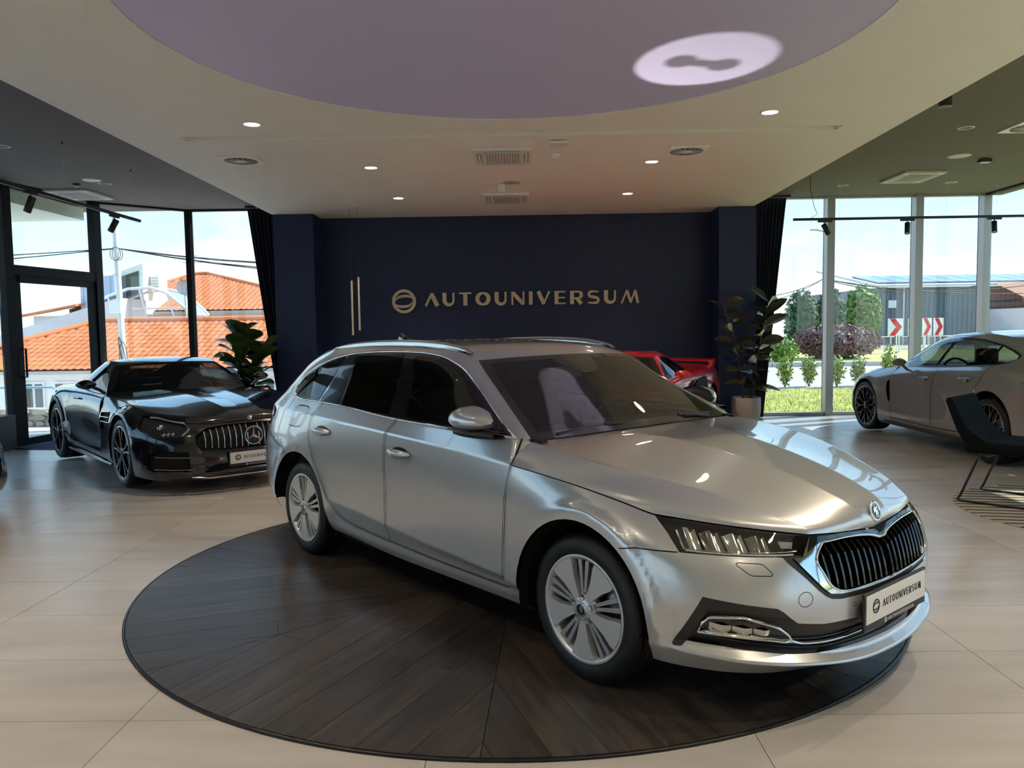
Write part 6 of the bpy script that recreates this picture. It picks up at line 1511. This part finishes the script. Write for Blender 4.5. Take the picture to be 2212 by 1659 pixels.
for pts, n in (([(-.04, 0, .42), (-.10, -.02, .85), (-.16, 0, 1.3), (-.28, .02, 1.66), (-.37, .02, 1.95)], 20), ([(.06, 0, .42), (.14, .02, .9), (.22, 0, 1.35), (.29, -.02, 1.7), (.33, 0, 1.92)], 26)):
    MB().tube(pts, .012, 8, radii=[.015, .013, .011, .009, .005]).build('stem', M_stem, rp)
    for i in range(n):
        t = .12 + .86 * i / (n - 1); p = along_path(pts, t); az = i * 2.4 + rng.uniform(-.4, .4); el = rng.uniform(-.1, .6) + .35 * t
        place_leaf(rp, _lm[i % 3], p, az, el, rng.choice((-1, 1)) * rng.uniform(.4, 1.2), rng.uniform(.8, 1.12))
fp = empty('fiddle_leaf_fig', (-4.28, 12.25, FZ), 0, 'fiddle leaf fig with big green leaves behind the black coupe', 'plant')
pot(fp, .20, .42)
_fm = [leaf_mesh(.42, .30, True, .2, .2), leaf_mesh(.35, .25, True, .3, .35)]
for m_ in _fm: m_.materials.append(M_leaff)
for pts, n in (([(-.03, 0, .38), (-.08, 0, .9), (-.10, .02, 1.4), (-.06, 0, 1.50)], 32), ([(.05, 0, .38), (.14, -.02, .8), (.24, 0, 1.2), (.28, 0, 1.25)], 22)):
    MB().tube(pts, .012, 8, radii=[.016, .013, .010, .006]).build('stem', M_stem, fp)
    for i in range(n):
        t = .18 + .80 * i / (n - 1); p = along_path(pts, t)
        place_leaf(fp, _fm[i % 2], p, i * 2.4 + rng.uniform(-.4, .4), rng.uniform(.25, .85) + .35 * t, rng.uniform(-.6, .6), rng.uniform(.8, 1.1))

# ------------------------------------------------------------------ invented floor projector behind the car, added to throw a ring on the ceiling
pj = empty('added_ring_projector', (0.80, 7.50, FZ), 0, 'unseen black projector added for the ceiling light ring, standing on the floor behind the silver estate car', 'projector')
MB().box(-.10, .10, -.10, .10, 0, .015).build('base_plate', M_blackm, pj)
_aim = Vector((1.30, 5.73, 3.37)) - Vector((0.80, 7.50, .20)); _q = _aim.to_track_quat('Z', 'Y').to_matrix().to_4x4()
MB().lathe([(0, -.12), (.055, -.12), (.06, -.11), (.06, .07), (.045, .09), (.045, .12), (.038, .12), (.036, .10)], n=24).xform(Matrix.Translation((0, 0, .21)) @ _q).build('housing', M_blackm, pj)
MB().tube([(-.075, 0, .015), (-.075, 0, .21)], .008, 6).tube([(.075, 0, .015), (.075, 0, .21)], .008, 6).build('yoke', M_blackm, pj)
_l = bpy.data.lights.new('added_ring_light', 'SPOT'); _l.energy = 520; _l.spot_size = math.radians(24); _l.spot_blend = 0.05; _l.shadow_soft_size = 0.004; _l.color = (1, 1, .98); _l.use_nodes = True
_lo = bpy.data.objects.new('added_ring_light', _l); COL.objects.link(_lo); _lo.parent = pj
_lo.matrix_local = Matrix.Translation(Vector((0, 0, .21)) + _aim.normalized() * .14) @ (_aim * -1).to_track_quat('Z', 'Y').to_matrix().to_4x4()
nt = _l.node_tree; em = nt.nodes['Emission']
tc = N(nt, 'ShaderNodeTexCoord'); sx = N(nt, 'ShaderNodeSeparateXYZ'); nt.links.new(tc.outputs['Normal'], sx.inputs[0])
def mth(op, a, b=None, clamp=False):
    n = N(nt, 'ShaderNodeMath', operation=op); n.use_clamp = clamp
    for i, v in enumerate((a, b)):
        if v is None: continue
        if isinstance(v, (int, float)): n.inputs[i].default_value = v
        else: nt.links.new(v, n.inputs[i])
    return n.outputs[0]
az = mth('ABSOLUTE', sx.outputs['Z']); K = 1 / math.tan(math.radians(82)) 
gx = mth('DIVIDE', mth('DIVIDE', sx.outputs['X'], az), K); gy = mth('DIVIDE', mth('DIVIDE', sx.outputs['Y'], az), K)
rr_ = mth('SQRT', mth('ADD', mth('MULTIPLY', gx, gx), mth('MULTIPLY', gy, gy)))
outer = mth('MULTIPLY', mth('SUBTRACT', 1.0, rr_), 9.0, True)
ax_ = mth('ABSOLUTE', gx); ay_ = mth('ABSOLUTE', gy); ex_ = mth('SUBTRACT', ax_, .33)
lobe = mth('SUBTRACT', mth('SQRT', mth('ADD', mth('MULTIPLY', ex_, ex_), mth('MULTIPLY', gy, gy))), .20)
bar_ = mth('MAXIMUM', mth('SUBTRACT', ay_, .10), mth('SUBTRACT', ax_, .33))
pean = mth('MULTIPLY', mth('ADD', mth('MINIMUM', lobe, bar_), .03), 9.0, True)
msk = mth('MULTIPLY', outer, mth('ADD', .12, mth('MULTIPLY', .88, pean)))
nt.links.new(msk, em.inputs['Strength'])
# ================================================================== outside, left: a lower street with red-tiled houses
M_pave = mat('grey_paving', (0.60, 0.58, 0.57), 0.8, noise=.08, nscale=5)
M_render = mat('white_render', (0.82, 0.80, 0.77), 0.85, noise=.03, nscale=3)
M_pink = mat('pink_render', (0.72, 0.60, 0.54), 0.85)
M_tiler = mat('terracotta_tile', (0.60, 0.17, 0.055), 0.8, noise=.22, nscale=2.5)
M_ridge = mat('ridge_tile', (0.66, 0.22, 0.08), 0.8)
M_gutter = mat('gutter_metal', (0.42, 0.38, 0.34), 0.5)
M_wglass = mat('house_window_glass', (0.06, 0.07, 0.07), 0.08, coat=.5)
M_conc = mat('pole_concrete', (0.62, 0.61, 0.59), 0.8, noise=.06, nscale=9)
M_cable = mat('black_cable', (0.02, 0.02, 0.02), 0.6)
MB().prism([(-7.15, -12), (-7.15, 10.9), (-6.86, 12.8), (-5.72, 13.82), (-3.9, 13.82), (-3.9, 14.6), (-30, 14.6), (-30, -12)], -.30, -.035).build('ground_left', M_pave, kind='structure')
MB().box(-60, 2, 14.6, 90, -3.2, -2.6).build('ground_street', M_pave, kind='structure')
# low stone wall with a blue rail
sw = empty('stone_wall', (-10.0, 13.75, -.035), 0, 'low dry stone wall outside the glass door', 'wall')
MB().box(-8, 3.6, -.18, .18, -.4, .30).build('wall_core', mat('mortar', (0.40, 0.36, 0.30), .9), sw)
rng = random.Random(3)
_sm = []
for k in range(4):
    pts = [(math.cos(a) * rng.uniform(.8, 1), math.sin(a) * rng.uniform(.8, 1)) for a in np.linspace(0, 2 * PI, 7, endpoint=False)]
    m_ = MB().prism([(a * .5, b * .5) for a, b in pts], 0, .05, 'y').mesh('stone'); m_.materials.append(mat('field_stone_%d' % k, ((.50, .46, .38), (.42, .38, .31), (.56, .52, .45), (.47, .40, .32))[k], .9, noise=.15, nscale=9)); _sm.append(m_)
z = .0
for r_ in range(3):
    x = 3.5 - .05 * r_
    while x > -5.5:
        w_ = rng.uniform(.16, .34); h_ = .105
        o = link('stone', _sm[rng.randrange(4)], sw); o.location = (x - w_ / 2, -.225, .05 + r_ * .10); o.scale = (w_ * .98, 1, h_); x -= w_
rl = empty('blue_railing', (-10.0, 13.95, .2), 0, 'pale blue tubular railing on the stone wall', 'railing')
M_blue = mat('pale_blue_paint', (0.22, 0.42, 0.58), .5)
for a, b in ((-3.0, 1.75), (1.95, 3.4)):
    MB().tube([(a, 0, .0), (a, 0, .36), (a + .08, 0, .42), (b - .08, 0, .42), (b, 0, .36), (b, 0, .0)], .022, 8).build('rail_loop', M_blue, rl)

def tile_mesh(w, l):
    P = [[(w * (t - .5) * 1.06, s * l * 1.12, .035 * math.sin(PI * (t * 1.0)) - .012 * (t > .95) + .012 * (1 - s)) for t in (0, .25, .5, .75, 1)] for s in (0, 1)]
    m_ = MB().grid(P).mesh('roof_tile'); m_.materials.append(M_tiler); return m_
def tiled_slope(root, origin, ux, uy, wd, ln, tw, tl, inside_fn, singles):
    """tiles laid on a slope: origin at the eave corner, ux along the eave, uy up the slope"""
    ux, uy = Vector(ux).normalized(), Vector(uy).normalized(); un = ux.cross(uy)
    M = Matrix((ux, uy, un)).transposed().to_4x4()
    me = tile_mesh(tw, tl); st = MB(); n = 0
    base_v = [v.co.copy() for v in me.vertices]; base_f = [tuple(p.vertices) for p in me.polygons]
    for r_ in range(int(ln / tl)):
        for c in range(int(wd / tw)):
            a, b = (c + .5) * tw, r_ * tl
            if not inside_fn(a, b + tl / 2): continue
            p = Vector(origin) + ux * a + uy * b
            if n < singles:
                o = link('roof_tile', me, root); o.matrix_local = Matrix.Translation(p) @ M; n += 1
            else: st.add([p + M.to_3x3() @ v for v in base_v], base_f, True)
    if st.v: st.build('roof_tile', M_tiler, root, fix=False, kind='stuff')
# near house: eave at our eye line's foot
hA = empty('tiled_house', (0, 0, 0), 0, 'low white house with a wide orange tiled roof outside the left windows', 'house')
EA, RA, YE, YR = .40, 2.02, 26.0, 30.2
x0, x1 = -20.5, -2.0
sl = math.hypot(YR - YE, RA - EA)
MB().box(x0 + .5, x1, YE + .5, YE + 9, -2.9, EA - .02).build('wall', M_render, hA)
MB().add([(x0, YE, EA - .04), (x1, YE, EA - .04), (x1, YR, RA - .04), (x0 + 4.4, YR, RA - .04), (x0, YR + 4, EA - .04), (x1, YR + 4.2, EA - .04)], [(0, 1, 2, 3), (0, 3, 4), (3, 2, 5, 4)]).build('roof_deck', mat('roof_felt', (.30, .09, .035), .9), hA)
tiled_slope(hA, (x0, YE - .02, EA), (1, 0, 0), (0, YR - YE, RA - EA), x1 - x0, sl, .245, .37, lambda a, b: a > b * 4.4 / sl + .1 and a < x1 - x0 - .2, 300)
MB().tube([(x0, YE - .05, EA + .02), (x0 + 4.4, YR, RA + .06)], .11, 8).build('hip_ridge', M_ridge, hA)
MB().tube([(x0 + 4.4, YR, RA + .06), (x1, YR, RA + .06)], .11, 8).build('ridge', M_ridge, hA)
MB().box(x0 - .05, x1, YE - .16, YE - .02, EA - .13, EA - .03).build('gutter', M_gutter, hA); MB().box(x0, x1, YE - .02, YE + .5, EA - .20, EA - .12).build('soffit_board', M_render, hA)
for k, xw in enumerate((-16.42, -15.38, -14.35, -9.6, -8.6)):
    w_ = MB().box(xw - .36, xw + .36, YE + .44, YE + .52, -1.10, .0).build('window', M_render, hA)
    for s_ in (-1, 1): MB().box(xw + s_ * .17 - .125, xw + s_ * .17 + .125, YE + .42, YE + .445, -1.0, -.08).build('pane', M_wglass, w_)
# pale parapet roof and little terrace behind it
hC = empty('flat_roof_house', (0, 0, 0), 0, 'house with a long pale sloping parapet and small tiled terrace roof behind the near house', 'house')
MB().add([(-24.5, 33.5, .9), (-17.0, 33.5, 3.1), (-17.0, 33.5, 2.2), (-24.5, 33.5, .2), (-24.5, 36, .9), (-17.0, 36, 3.1), (-17.0, 36, 2.2), (-24.5, 36, .2)], [(0, 1, 2, 3), (4, 7, 6, 5), (0, 4, 5, 1), (3, 2, 6, 7), (1, 5, 6, 2), (0, 3, 7, 4)]).build('parapet', M_render, hC)
MB().box(-24.5, -17, 34, 40, -2.9, .6).build('wall', M_render, hC)
MB().box(-22.3, -20.2, 36.2, 38.5, 1.9, 2.45).build('terrace_wall', M_render, hC)
MB().add([(-23.4, 35.6, 2.35), (-20.0, 35.6, 2.95), (-20.0, 38.5, 3.3), (-23.4, 38.5, 2.7), (-23.4, 35.6, 2.25), (-20.0, 35.6, 2.85), (-20.0, 38.5, 3.2), (-23.4, 38.5, 2.6)], [(0, 1, 2, 3), (4, 7, 6, 5), (0, 4, 5, 1), (1, 5, 6, 2), (2, 6, 7, 3), (3, 7, 4, 0)]).build('terrace_roof', M_tiler, hC)
MB().cyl(-23.2, 35.7, 1.0, 2.3, .05, n=8).build('terrace_post', M_gutter, hC)
MB().box(-20.2, -18.6, 36.4, 38, 1.9, 4.25).build('stair_tower', mat('blue_grey_cladding', (.40, .46, .58), .5), hC)
tw_ = [o for o in hC.children if o.name.startswith('stair_tower')][0]
for i in range(4): MB().box(-20.1 + i * .42, -20.04 + i * .42, 36.36, 36.4, 1.9, 4.2).build('cladding_rib', M_gutter, tw_)
# farther house with pyramid roof
hB = empty('pyramid_roof_house', (0, 0, 0), 0, 'pink walled house with a steep orange pyramid roof behind the near house', 'house')
ex0, ex1, ye, ez, ap = -18.2, -10.2, 38.0, 2.66, (-14.6, 44.0, 4.85)
apx = (-17.9, 44.0, 4.85); apr = (-17.3, 44.0, 4.85)
MB().box(ex0 + .4, ex1 - .4, ye + .4, 50, -2.6, ez - .02).build('wall', M_pink, hB)
MB().add([(ex0 - 3.4, ye, ez - .05), (ex1 + 2, ye, ez - .05), apr[:2] + (apr[2] - .05,), apx[:2] + (apx[2] - .05,), (ex0 - 3.4, 50, ez - .05), (ex1 + 2, 50, ez - .05)], [(0, 1, 2, 3), (0, 3, 4), (1, 5, 2), (3, 2, 5, 4)]).build('roof_deck', MATS['roof_felt'], hB)
wd = ex1 + 2 - ex0 + 3.4; l2 = math.hypot(6, ap[2] - ez)
tiled_slope(hB, (ex0 - 3.4, ye - .02, ez), (1, 0, 0), (0, 6.0, ap[2] - ez), wd, l2, .27, .40, lambda a, b: a > b * (apx[0] - ex0 + 3.4) / l2 + .1 and a < wd - b * (ex1 + 2 - apr[0]) / l2 - .1, 0)
MB().tube([(ex0 - 3.4, ye, ez + .03), apx, apr, (ex1 + 2, ye, ez + .03)], .13, 8).build('hip_ridge', M_ridge, hB)
MB().box(ex0 - 3.4, ex1 + 2, ye - .18, ye - .02, ez - .16, ez - .04).build('gutter', M_gutter, hB)
sk = MB().box(-12.0, -11.1, 39.3, 40.3, 3.22, 3.55).build('roof_window', M_gutter, hB); MB().box(-11.9, -11.2, 39.25, 39.3, 3.25, 3.52).build('pane', mat('sky_glass', (.35, .5, .7), .1), sk)
# annex with dark glass, canopy, dish
an = empty('glazed_annex', (0, 0, 0), 0, 'cream annex with two tall dark windows between the tiled roofs', 'building')
MB().prism([(-19.6, 2.3), (-17.55, 2.5), (-17.55, 4.85), (-19.6, 4.15)], 37.0, 39.5, 'y').build('wall', mat('cream_render', (.80, .76, .62), .8), an)
for a, b, c, d in ((-19.5, -18.75, 3.95, 4.2), (-18.55, -17.75, 4.25, 4.5)):
    MB().prism([(a, 2.55), (b, 2.65), (b, d), (a, c)], 36.95, 37.0, 'y').build('window', mat('annex_glass', (.05, .06, .035), .15), an)
bx = MB().box(-17.5, -17.1, 37.6, 38.0, 3.55, 4.35).build('fan_unit', M_render, an)
for i in range(5): MB().box(-17.46, -17.14, 37.57, 37.6, 3.65 + .13 * i, 3.70 + .13 * i).build('slat', M_gutter, bx)
cn = empty('glass_canopy', (-16.4, 34.6, 2.25), 0, 'arched glass canopy with white frames beside the satellite dish', 'canopy')
M_blueglass = mat('blue_canopy_glass', (.30, .40, .62), .12, coat=.5)
arc = [(-2.6, .35), (-1.6, .95), (-.7, 1.25), (.3, 1.30), (1.0, 1.05), (1.7, .45), (2.0, .10)]
MB().grid([[(x, y, z) for y in (0, 2.0)] for x, z in arc]).build('glazing', M_blueglass, cn)
for y in (-.02, 2.0): MB().tube([(x, y, z + .03) for x, z in arc], .07, 6).build('arch_frame', M_render, cn)
for x, z in ((-1.6, .95), (-.2, 1.28), (1.0, 1.05)): MB().tube([(x, -.03, z), (x + .3, -.05, .0)], .04, 6).build('mullion', M_render, cn)
MB().box(-2.6, 2.1, -.06, 0, .38, .46).box(-2.6, 2.1, -.06, 0, -.05, .06).build('rail', M_render, cn)
sd = empty('satellite_dish', (-14.3, 33.8, 2.9), 0, 'grey satellite dish on a mast above the tiled roofs', 'satellite dish')
MB().lathe([(0, .10), (.16, .085), (.30, .03), (.33, -.02)], n=28, axis='y', c=(0, 0, .62)).build('dish', mat('dish_grey', (.52, .52, .50), .5), sd)
MB().tube([(0, .1, -1.6), (0, .08, .62)], .035, 8).tube([(.05, 0, -.6), (.0, .04, .2), (.12, 0, .35)], .03, 6).build('mast', M_conc, sd); MB().tube([(0, -.4, .55), (0, .0, .35)], .015, 6).build('feed_arm', M_gutter, sd)
ar = empty('roof_aerial', (-15.0, 36.5, 2.6), 0, 'thin roof aerial beside the satellite dish', 'aerial')
MB().tube([(0, 0, 0), (0, 0, 2.75)], .025, 6).build('mast', M_gutter, ar); MB().tube([(-.45, 0, 2.2), (.45, 0, 2.2)], .02, 6).tube([(-.25, 0, 2.5), (.25, 0, 2.5)], .02, 6).build('cross_arm', M_gutter, ar)
# utility pole with wires
up_ = empty('utility_pole', (-9.05, 18.0, -2.6), 0, 'tall pale utility pole outside the left windows carrying cables', 'utility pole')
MB().tube([(0, 0, 0), (-.02, 0, 3.0), (-.12, 0, 9.5)], .1, 12, radii=[.085, .075, .045]).build('pole', M_conc, up_)
bevel(MB().box(-.20, .06, -.20, -.08, 4.62, 4.88).build('junction_box', M_render, up_), .01)
for k in range(3): MB().tube([(.04 + .09 * math.cos(t + k), -.14, 3.55 + .42 * math.sin(t) + .06 * k) for t in np.linspace(0, 2 * PI, 18, endpoint=False)], .010, 5, closed=True).build('cable_coil', M_cable, up_)
for k in range(2): MB().tube([(-.05 + .12 * math.cos(t), -.10 + .1 * k, 5.95 + .15 * math.sin(t)) for t in np.linspace(0, 2 * PI, 16, endpoint=False)], .008, 5, closed=True).build('cable_loop', M_cable, up_)
def wire(a, b, sag, n=10): return [tuple(Vector(a).lerp(Vector(b), i / n) - Vector((0, 0, sag * 4 * (i / n) * (1 - i / n)))) for i in range(n + 1)]
wr = empty('overhead_wires', (-9.1, 18.0, 3.4), 0, 'black overhead wires running across both sides of the utility pole', 'wires')
for q, sg_ in (((-14, -2.5, -.40), .15), ((-14, -2.5, -.75), .2), ((9, 5.5, .55), .45), ((9, 5.5, .20), .45), ((9, 5.5, -.05), .40), ((9.5, 8, .9), .5)): MB().tube(wire((0, 0, .08), q, sg_), .013, 5).build('cable', M_cable, wr)
cp = MB().box(-9.6, -7.2, 9.8, 13.2, 3.42, 3.62).build('canopy_slab', mat('pale_canopy', (.82, .86, .72), .7), label='pale canopy slab over the door outside', cat='canopy')

# ================================================================== outside, right: lawn, road, hedge, metal hall
M_lawn = mat('lawn', (0.35, 0.36, 0.08), 0.9, noise=.35, nscale=1.8, bump=.6, bscale=40)
M_dry = mat('dry_verge', (0.46, 0.46, 0.16), 0.9, noise=.3, nscale=1.5)
M_road = mat('road_asphalt', (0.42, 0.39, 0.37), 0.9, noise=.08, nscale=1)
def strip(name, y0, y1, z0, z1, m_, x0=-2, x1=70, n=14):
    P = [[(x0 + (x1 - x0) * i / n, y0 + (y1 - y0) * j / 4, z0 + (z1 - z0) * j / 4 - .0) for j in range(5)] for i in range(n + 1)]
    return MB().grid(P).build(name, m_, fix=False, kind='structure')
MB().prism([(3.8, 13.56), (7.86, 13.56), (7.86, -12), (60, -12), (60, 19.8), (3.8, 19.8)], -.30, -.06).build('ground_lawn', M_lawn, kind='structure')
strip('ground_road', 19.8, 27.0, -.06, .12, M_road, 2.0); strip('ground_verge', 27.0, 36.0, .12, .42, M_dry, 2.0); strip('ground_yard', 36.0, 90.0, .42, .5, M_road, 2.0)
gb = MB(); rng = random.Random(11)
for i in range(9000):
    x, y = rng.uniform(4.0, 12.0), 13.6 + 6.1 * rng.random() ** 1.3; h_ = rng.uniform(.03, .07); a = rng.uniform(0, PI); dx, dy = .006 * math.cos(a), .006 * math.sin(a)
    gb.add([(x - dx, y - dy, -.06), (x + dx, y + dy, -.06), (x + rng.uniform(-.03, .03), y + rng.uniform(-.03, .03), -.06 + h_)], [(0, 1, 2)])
gb.build('grass', mat('grass_blade', (0.38, 0.42, 0.07), .8), fix=False, label='short green lawn grass outside the right windows', cat='grass', kind='stuff')
kb = empty('kerb', (0, 0, 0), 0, 'pale stone kerb along the far side of the road', 'kerb')
for i in range(24): bevel(MB().box(4 + i * 1.5, 5.48 + i * 1.5, 26.9, 27.05, .05, .27).build('kerb_stone', mat('kerb_stone', (.50, .46, .42), .9, noise=.1, nscale=4), kb), .02)
def leaf_cloud(c, rad, n, s, seed, squash=1.0, lo=.55):
    r_ = random.Random(seed); mb = MB()
    for i in range(n):
        d = Vector((r_.gauss(0, 1), r_.gauss(0, 1), r_.gauss(0, 1))).normalized(); k = r_.uniform(lo, 1.0)
        p = Vector(c) + Vector((d.x * rad[0] * k, d.y * rad[1] * k, d.z * rad[2] * k)); a = Vector((r_.uniform(-1, 1), r_.uniform(-1, 1), r_.uniform(-1, 1))).normalized(); b = a.cross(d)
        if b.length < .1: continue
        b.normalize(); a = a * s * r_.uniform(.6, 1.2); b = b * s * .55
        mb.add([p - a, p + b, p + a, p - b], [(0, 1, 2, 3)])
    return mb
M_lsh = mat('light_shrub_leaf', (0.30, 0.36, 0.08), .6, noise=.3, nscale=3); M_cyp = mat('cypress_leaf', (0.055, 0.11, 0.045), .8, noise=.3, nscale=2); M_prp = mat('purple_leaf', (0.20, 0.10, 0.10), .7, noise=.3, nscale=3); M_tree = mat('tree_leaf', (0.17, 0.27, 0.05), .7, noise=.3, nscale=2); M_bark = mat('bark', (.12, .08, .05), .9)
pos = {0: 'leftmost', 1: 'second from the left', 2: 'third from the left', 3: 'fourth from the left', 4: 'rightmost'}
for k, (px_, hz) in enumerate(((1695, .80), (1746, .80), (1806, .82), (1852, .82), (1917, 1.05))):
    y = 20.1 + .2 * (k % 2); x = (px_ - 1127) / 1713 * y
    sh = empty('young_shrub', (x, y, -.05), 0, pos[k] + ' young yellow-green shrub in the row beside the road', 'shrub', 'young shrubs along the road')
    leaf_cloud((0, 0, hz * .52), (.21, .24, hz * .5), 420, .055, 20 + k, lo=.25).build('foliage', M_lsh, sh, fix=False)
    m_ = MB()
    for q in range(4): m_.tube([(0, 0, 0), (.09 * math.cos(q * 1.7), .09 * math.sin(q * 1.7), hz * .35), (.2 * math.cos(q * 1.7 + .3), .2 * math.sin(q * 1.7 + .3), hz * .75)], .009, 5)
    m_.build('stem', M_bark, sh)
def big_plant(name, label, cat, loc, rad, zc, n, s, m_, seed, lo=.6, trunk=.12):
    e = empty(name, loc, 0, label, cat); leaf_cloud((0, 0, zc), rad, n, s, seed, lo=lo).build('foliage', m_, e, fix=False)
    MB().lathe([(min(rad[0], rad[1]) * .55 * math.sin(t), zc - rad[2] * .6 * math.cos(t)) for t in np.linspace(0.05, PI - .05, 8)], n=14).build('inner_foliage', m_, e)
    MB().cyl(0, 0, 0, max(.3, zc), trunk, n=8).build('trunk', M_bark, e)
big_plant('purple_bush', 'broad clipped purple leaved bush beside the road outside', 'bush', (12.05, 30.5, .2), (1.72, .9, .70), .66, 5200, .085, M_prp, 5)
big_plant('cypress', 'left one of two dark conical cypresses behind the purple bush', 'tree', (13.4, 38, .3), (.85, .85, 1.75), 1.25, 1900, .14, M_cyp, 6)
big_plant('cypress', 'right one of two dark conical cypresses behind the purple bush', 'tree', (14.95, 38.5, .3), (.70, .80, 1.75), 1.25, 1900, .14, M_cyp, 7)
big_plant('leafy_tree', 'light green tree standing left of the grey metal hall', 'tree', (17.0, 39.8, .3), (.95, .95, 1.6), 1.6, 1900, .15, M_tree, 8)
big_plant('green_bush', 'round green bush left of the purple bush', 'bush', (9.5, 29, .15), (.65, .6, .55), .45, 800, .08, M_tree, 9)
# grey metal hall with solar roof
hall = empty('metal_hall', (0, 0, 0), 0, 'grey metal hall with solar panels on its roof across the road', 'building')
HX0, HX1, HY, HE = 18.7, 40.0, 42.0, 3.42
M_clad = mat('grey_cladding', (.13, .15, .17), .6); MB().box(HX0, HX1, HY, HY + 12, .3, HE).build('wall', M_clad, hall)
cl = MB()
for i in range(int((HX1 - HX0) / .25)): cl.box(HX0 + i * .25, HX0 + i * .25 + .09, HY - .03, HY, .35, HE - .02)
cl.build('cladding_rib', mat('cladding_rib', (.17, .19, .21), .6), hall, kind='stuff')
MB().add([(HX0 - .25, HY - .4, HE), (HX1, HY - .4, HE), (HX1, HY + 8, HE + 1.35), (HX0 - .25, HY + 8, HE + 1.35), (HX0 - .25, HY - .4, HE + .12), (HX1, HY - .4, HE + .12), (HX1, HY + 8, HE + 1.47), (HX0 - .25, HY + 8, HE + 1.47)], [(0, 1, 5, 4), (4, 5, 6, 7), (0, 4, 7, 3), (1, 2, 6, 5), (0, 3, 2, 1)]).build('roof', mat('pale_roof_sheet', (.60, .60, .58), .5), hall)
_sp = MB().box(0, 1.0, 0, 1.7, 0, .05); _spm = _sp.mesh('solar_panel'); _spm.materials.append(mat('solar_cell', (.10, .15, .24), .15, coat=.6))
sl_ = math.atan2(1.35, 8.4)
for r_ in range(2):
    for c in range(14):
        o = link('solar_panel', _spm, hall); o.location = (HX0 + .1 + c * 1.06, HY + .1 + r_ * 1.76 * math.cos(sl_), HE + .23 + r_ * 1.76 * math.sin(sl_)); o.rotation_euler = (sl_, 0, 0)
MB().cyl(HX0 + 1.35, HY - .08, .3, HE, .05, n=8).build('downpipe', M_conc, hall)
MB().box(HX0 + .55, HX0 + .95, HY - .12, HY - .03, 2.35, 2.75).build('wall_lamp', M_render, hall)
b_ = empty('brick_roof_house', (0, 0, 0), 0, 'house with brown tiled roof at the far right edge behind the hall', 'house')
MB().box(24.2, 36, 37.5, 41.5, .3, 2.2).build('wall', M_render, b_)
MB().add([(24.0, 37.2, .95), (36, 37.2, .95), (36, 39.5, 2.0), (25.2, 39.5, 2.0), (24.0, 37.2, .85), (36, 37.2, .85)], [(0, 1, 2, 3), (0, 4, 5, 1)]).build('lower_roof', mat('brown_tile', (.32, .17, .12), .85, bump=.8, bscale=8), b_)
MB().add([(24.4, 39.0, 2.75), (36, 39.0, 2.75), (36, 41.5, 3.6), (24.4, 41.5, 3.6), (24.4, 39, 2.65), (36, 39, 2.65)], [(0, 1, 2, 3), (0, 4, 5, 1)]).build('upper_roof', MATS['brown_tile'], b_)
# chevron signs
M_sw = mat('sign_white', (.82, .82, .80), .5); M_sr = mat('sign_red', (.62, .02, .035), .5)
for k, (px0, px1) in enumerate(((1914, 1946), (1957, 1983), (1987, 2007), (2011, 2032))):
    y = 33.0 + 1.2 * k; xa, xb = (px0 - 1127) / 1713 * y, (px1 - 1127) / 1713 * y; zc = 1.519 - (702 - 695) * y / 1713; hh = 18.5 * y / 1713; wd = xb - xa
    cs = empty('chevron_sign', ((xa + xb) / 2, y, .38), 0, ('biggest, leftmost', 'second', 'third', 'rightmost')[k] + ' red and white chevron road sign by the bend', 'road sign', 'chevron signs at the bend')
    z0 = zc - .38
    MB().box(-wd / 2, wd / 2, 0, .03, z0 - hh, z0 + hh).build('board', M_sw, cs)
    MB().prism([(-wd * .40, z0 - hh * .97), (-wd * .02, z0 - hh * .97), (wd * .42, z0), (-wd * .02, z0 + hh * .97), (-wd * .40, z0 + hh * .97), (wd * .02, z0)], -.012, 0, 'y').build('chevron', M_sr, cs)
    for s_ in (-1, 1): MB().cyl(s_ * wd * .28, .05, -.1, z0 + hh * .6, .03, n=8).build('post', M_conc, cs)
fn = empty('mesh_fence', (15.2, 35.0, .38), 0, 'white framed wire mesh fence below the chevron signs', 'fence')
for i in range(5):
    MB().tube([(i * 1.25, 0, 0), (i * 1.25, 0, .62)], .025, 6).build('post', M_render, fn)
    if i < 4:
        x = i * 1.25; MB().tube([(x + .1, 0, .04), (x + 1.15, 0, .04), (x + 1.15, 0, .58), (x + .1, 0, .58)], .016, 5, closed=True).build('panel_frame', M_render, fn)
        w_ = MB()
        for q in range(-5, 11):
            for s_ in (1, -1):
                a, b = x + .1 + q * .105, x + .1 + q * .105 + .54 * s_; za, zb = .04, .58
                lo_, hi_ = x + .1, x + 1.15
                t0, t1 = 0, 1
                if b != a:
                    ts = sorted(((lo_ - a) / (b - a), (hi_ - a) / (b - a))); t0, t1 = max(0, ts[0]), min(1, ts[1])
                if t1 - t0 > .05: w_.tube([(a + (b - a) * t0, 0, za + .54 * t0), (a + (b - a) * t1, 0, za + .54 * t1)], .006, 4)
        w_.build('wire_mesh', M_gutter, fn, kind='stuff')
lp = empty('street_lamp', (13.75, 36.4, .4), 0, 'thin grey lamp post rising behind the cypresses', 'lamp post')
MB().tube([(0, 0, 0), (.03, 0, 5.2), (.0, 0, 5.35), (-.35, 0, 5.42)], .05, 8).build('post', M_gutter, lp); MB().box(-.6, -.3, -.06, .06, 5.38, 5.44).build('lamp_head', M_gutter, lp)
wr2 = empty('roadside_wires', (13.75, 36.4, 3.6), 0, 'overhead wires dipping across the right window', 'wires')
for q, sg_ in (((-5, -6, -1.0), .2), ((-5, -6, -1.25), .2), ((8, 1, -.25), .5), ((14, 2, .4), .8), ((20, 2, .5), 1.0)): MB().tube(wire((0, 0, 0), q, sg_), .02, 5).build('cable', M_cable, wr2)
print('objects', len(bpy.data.objects))
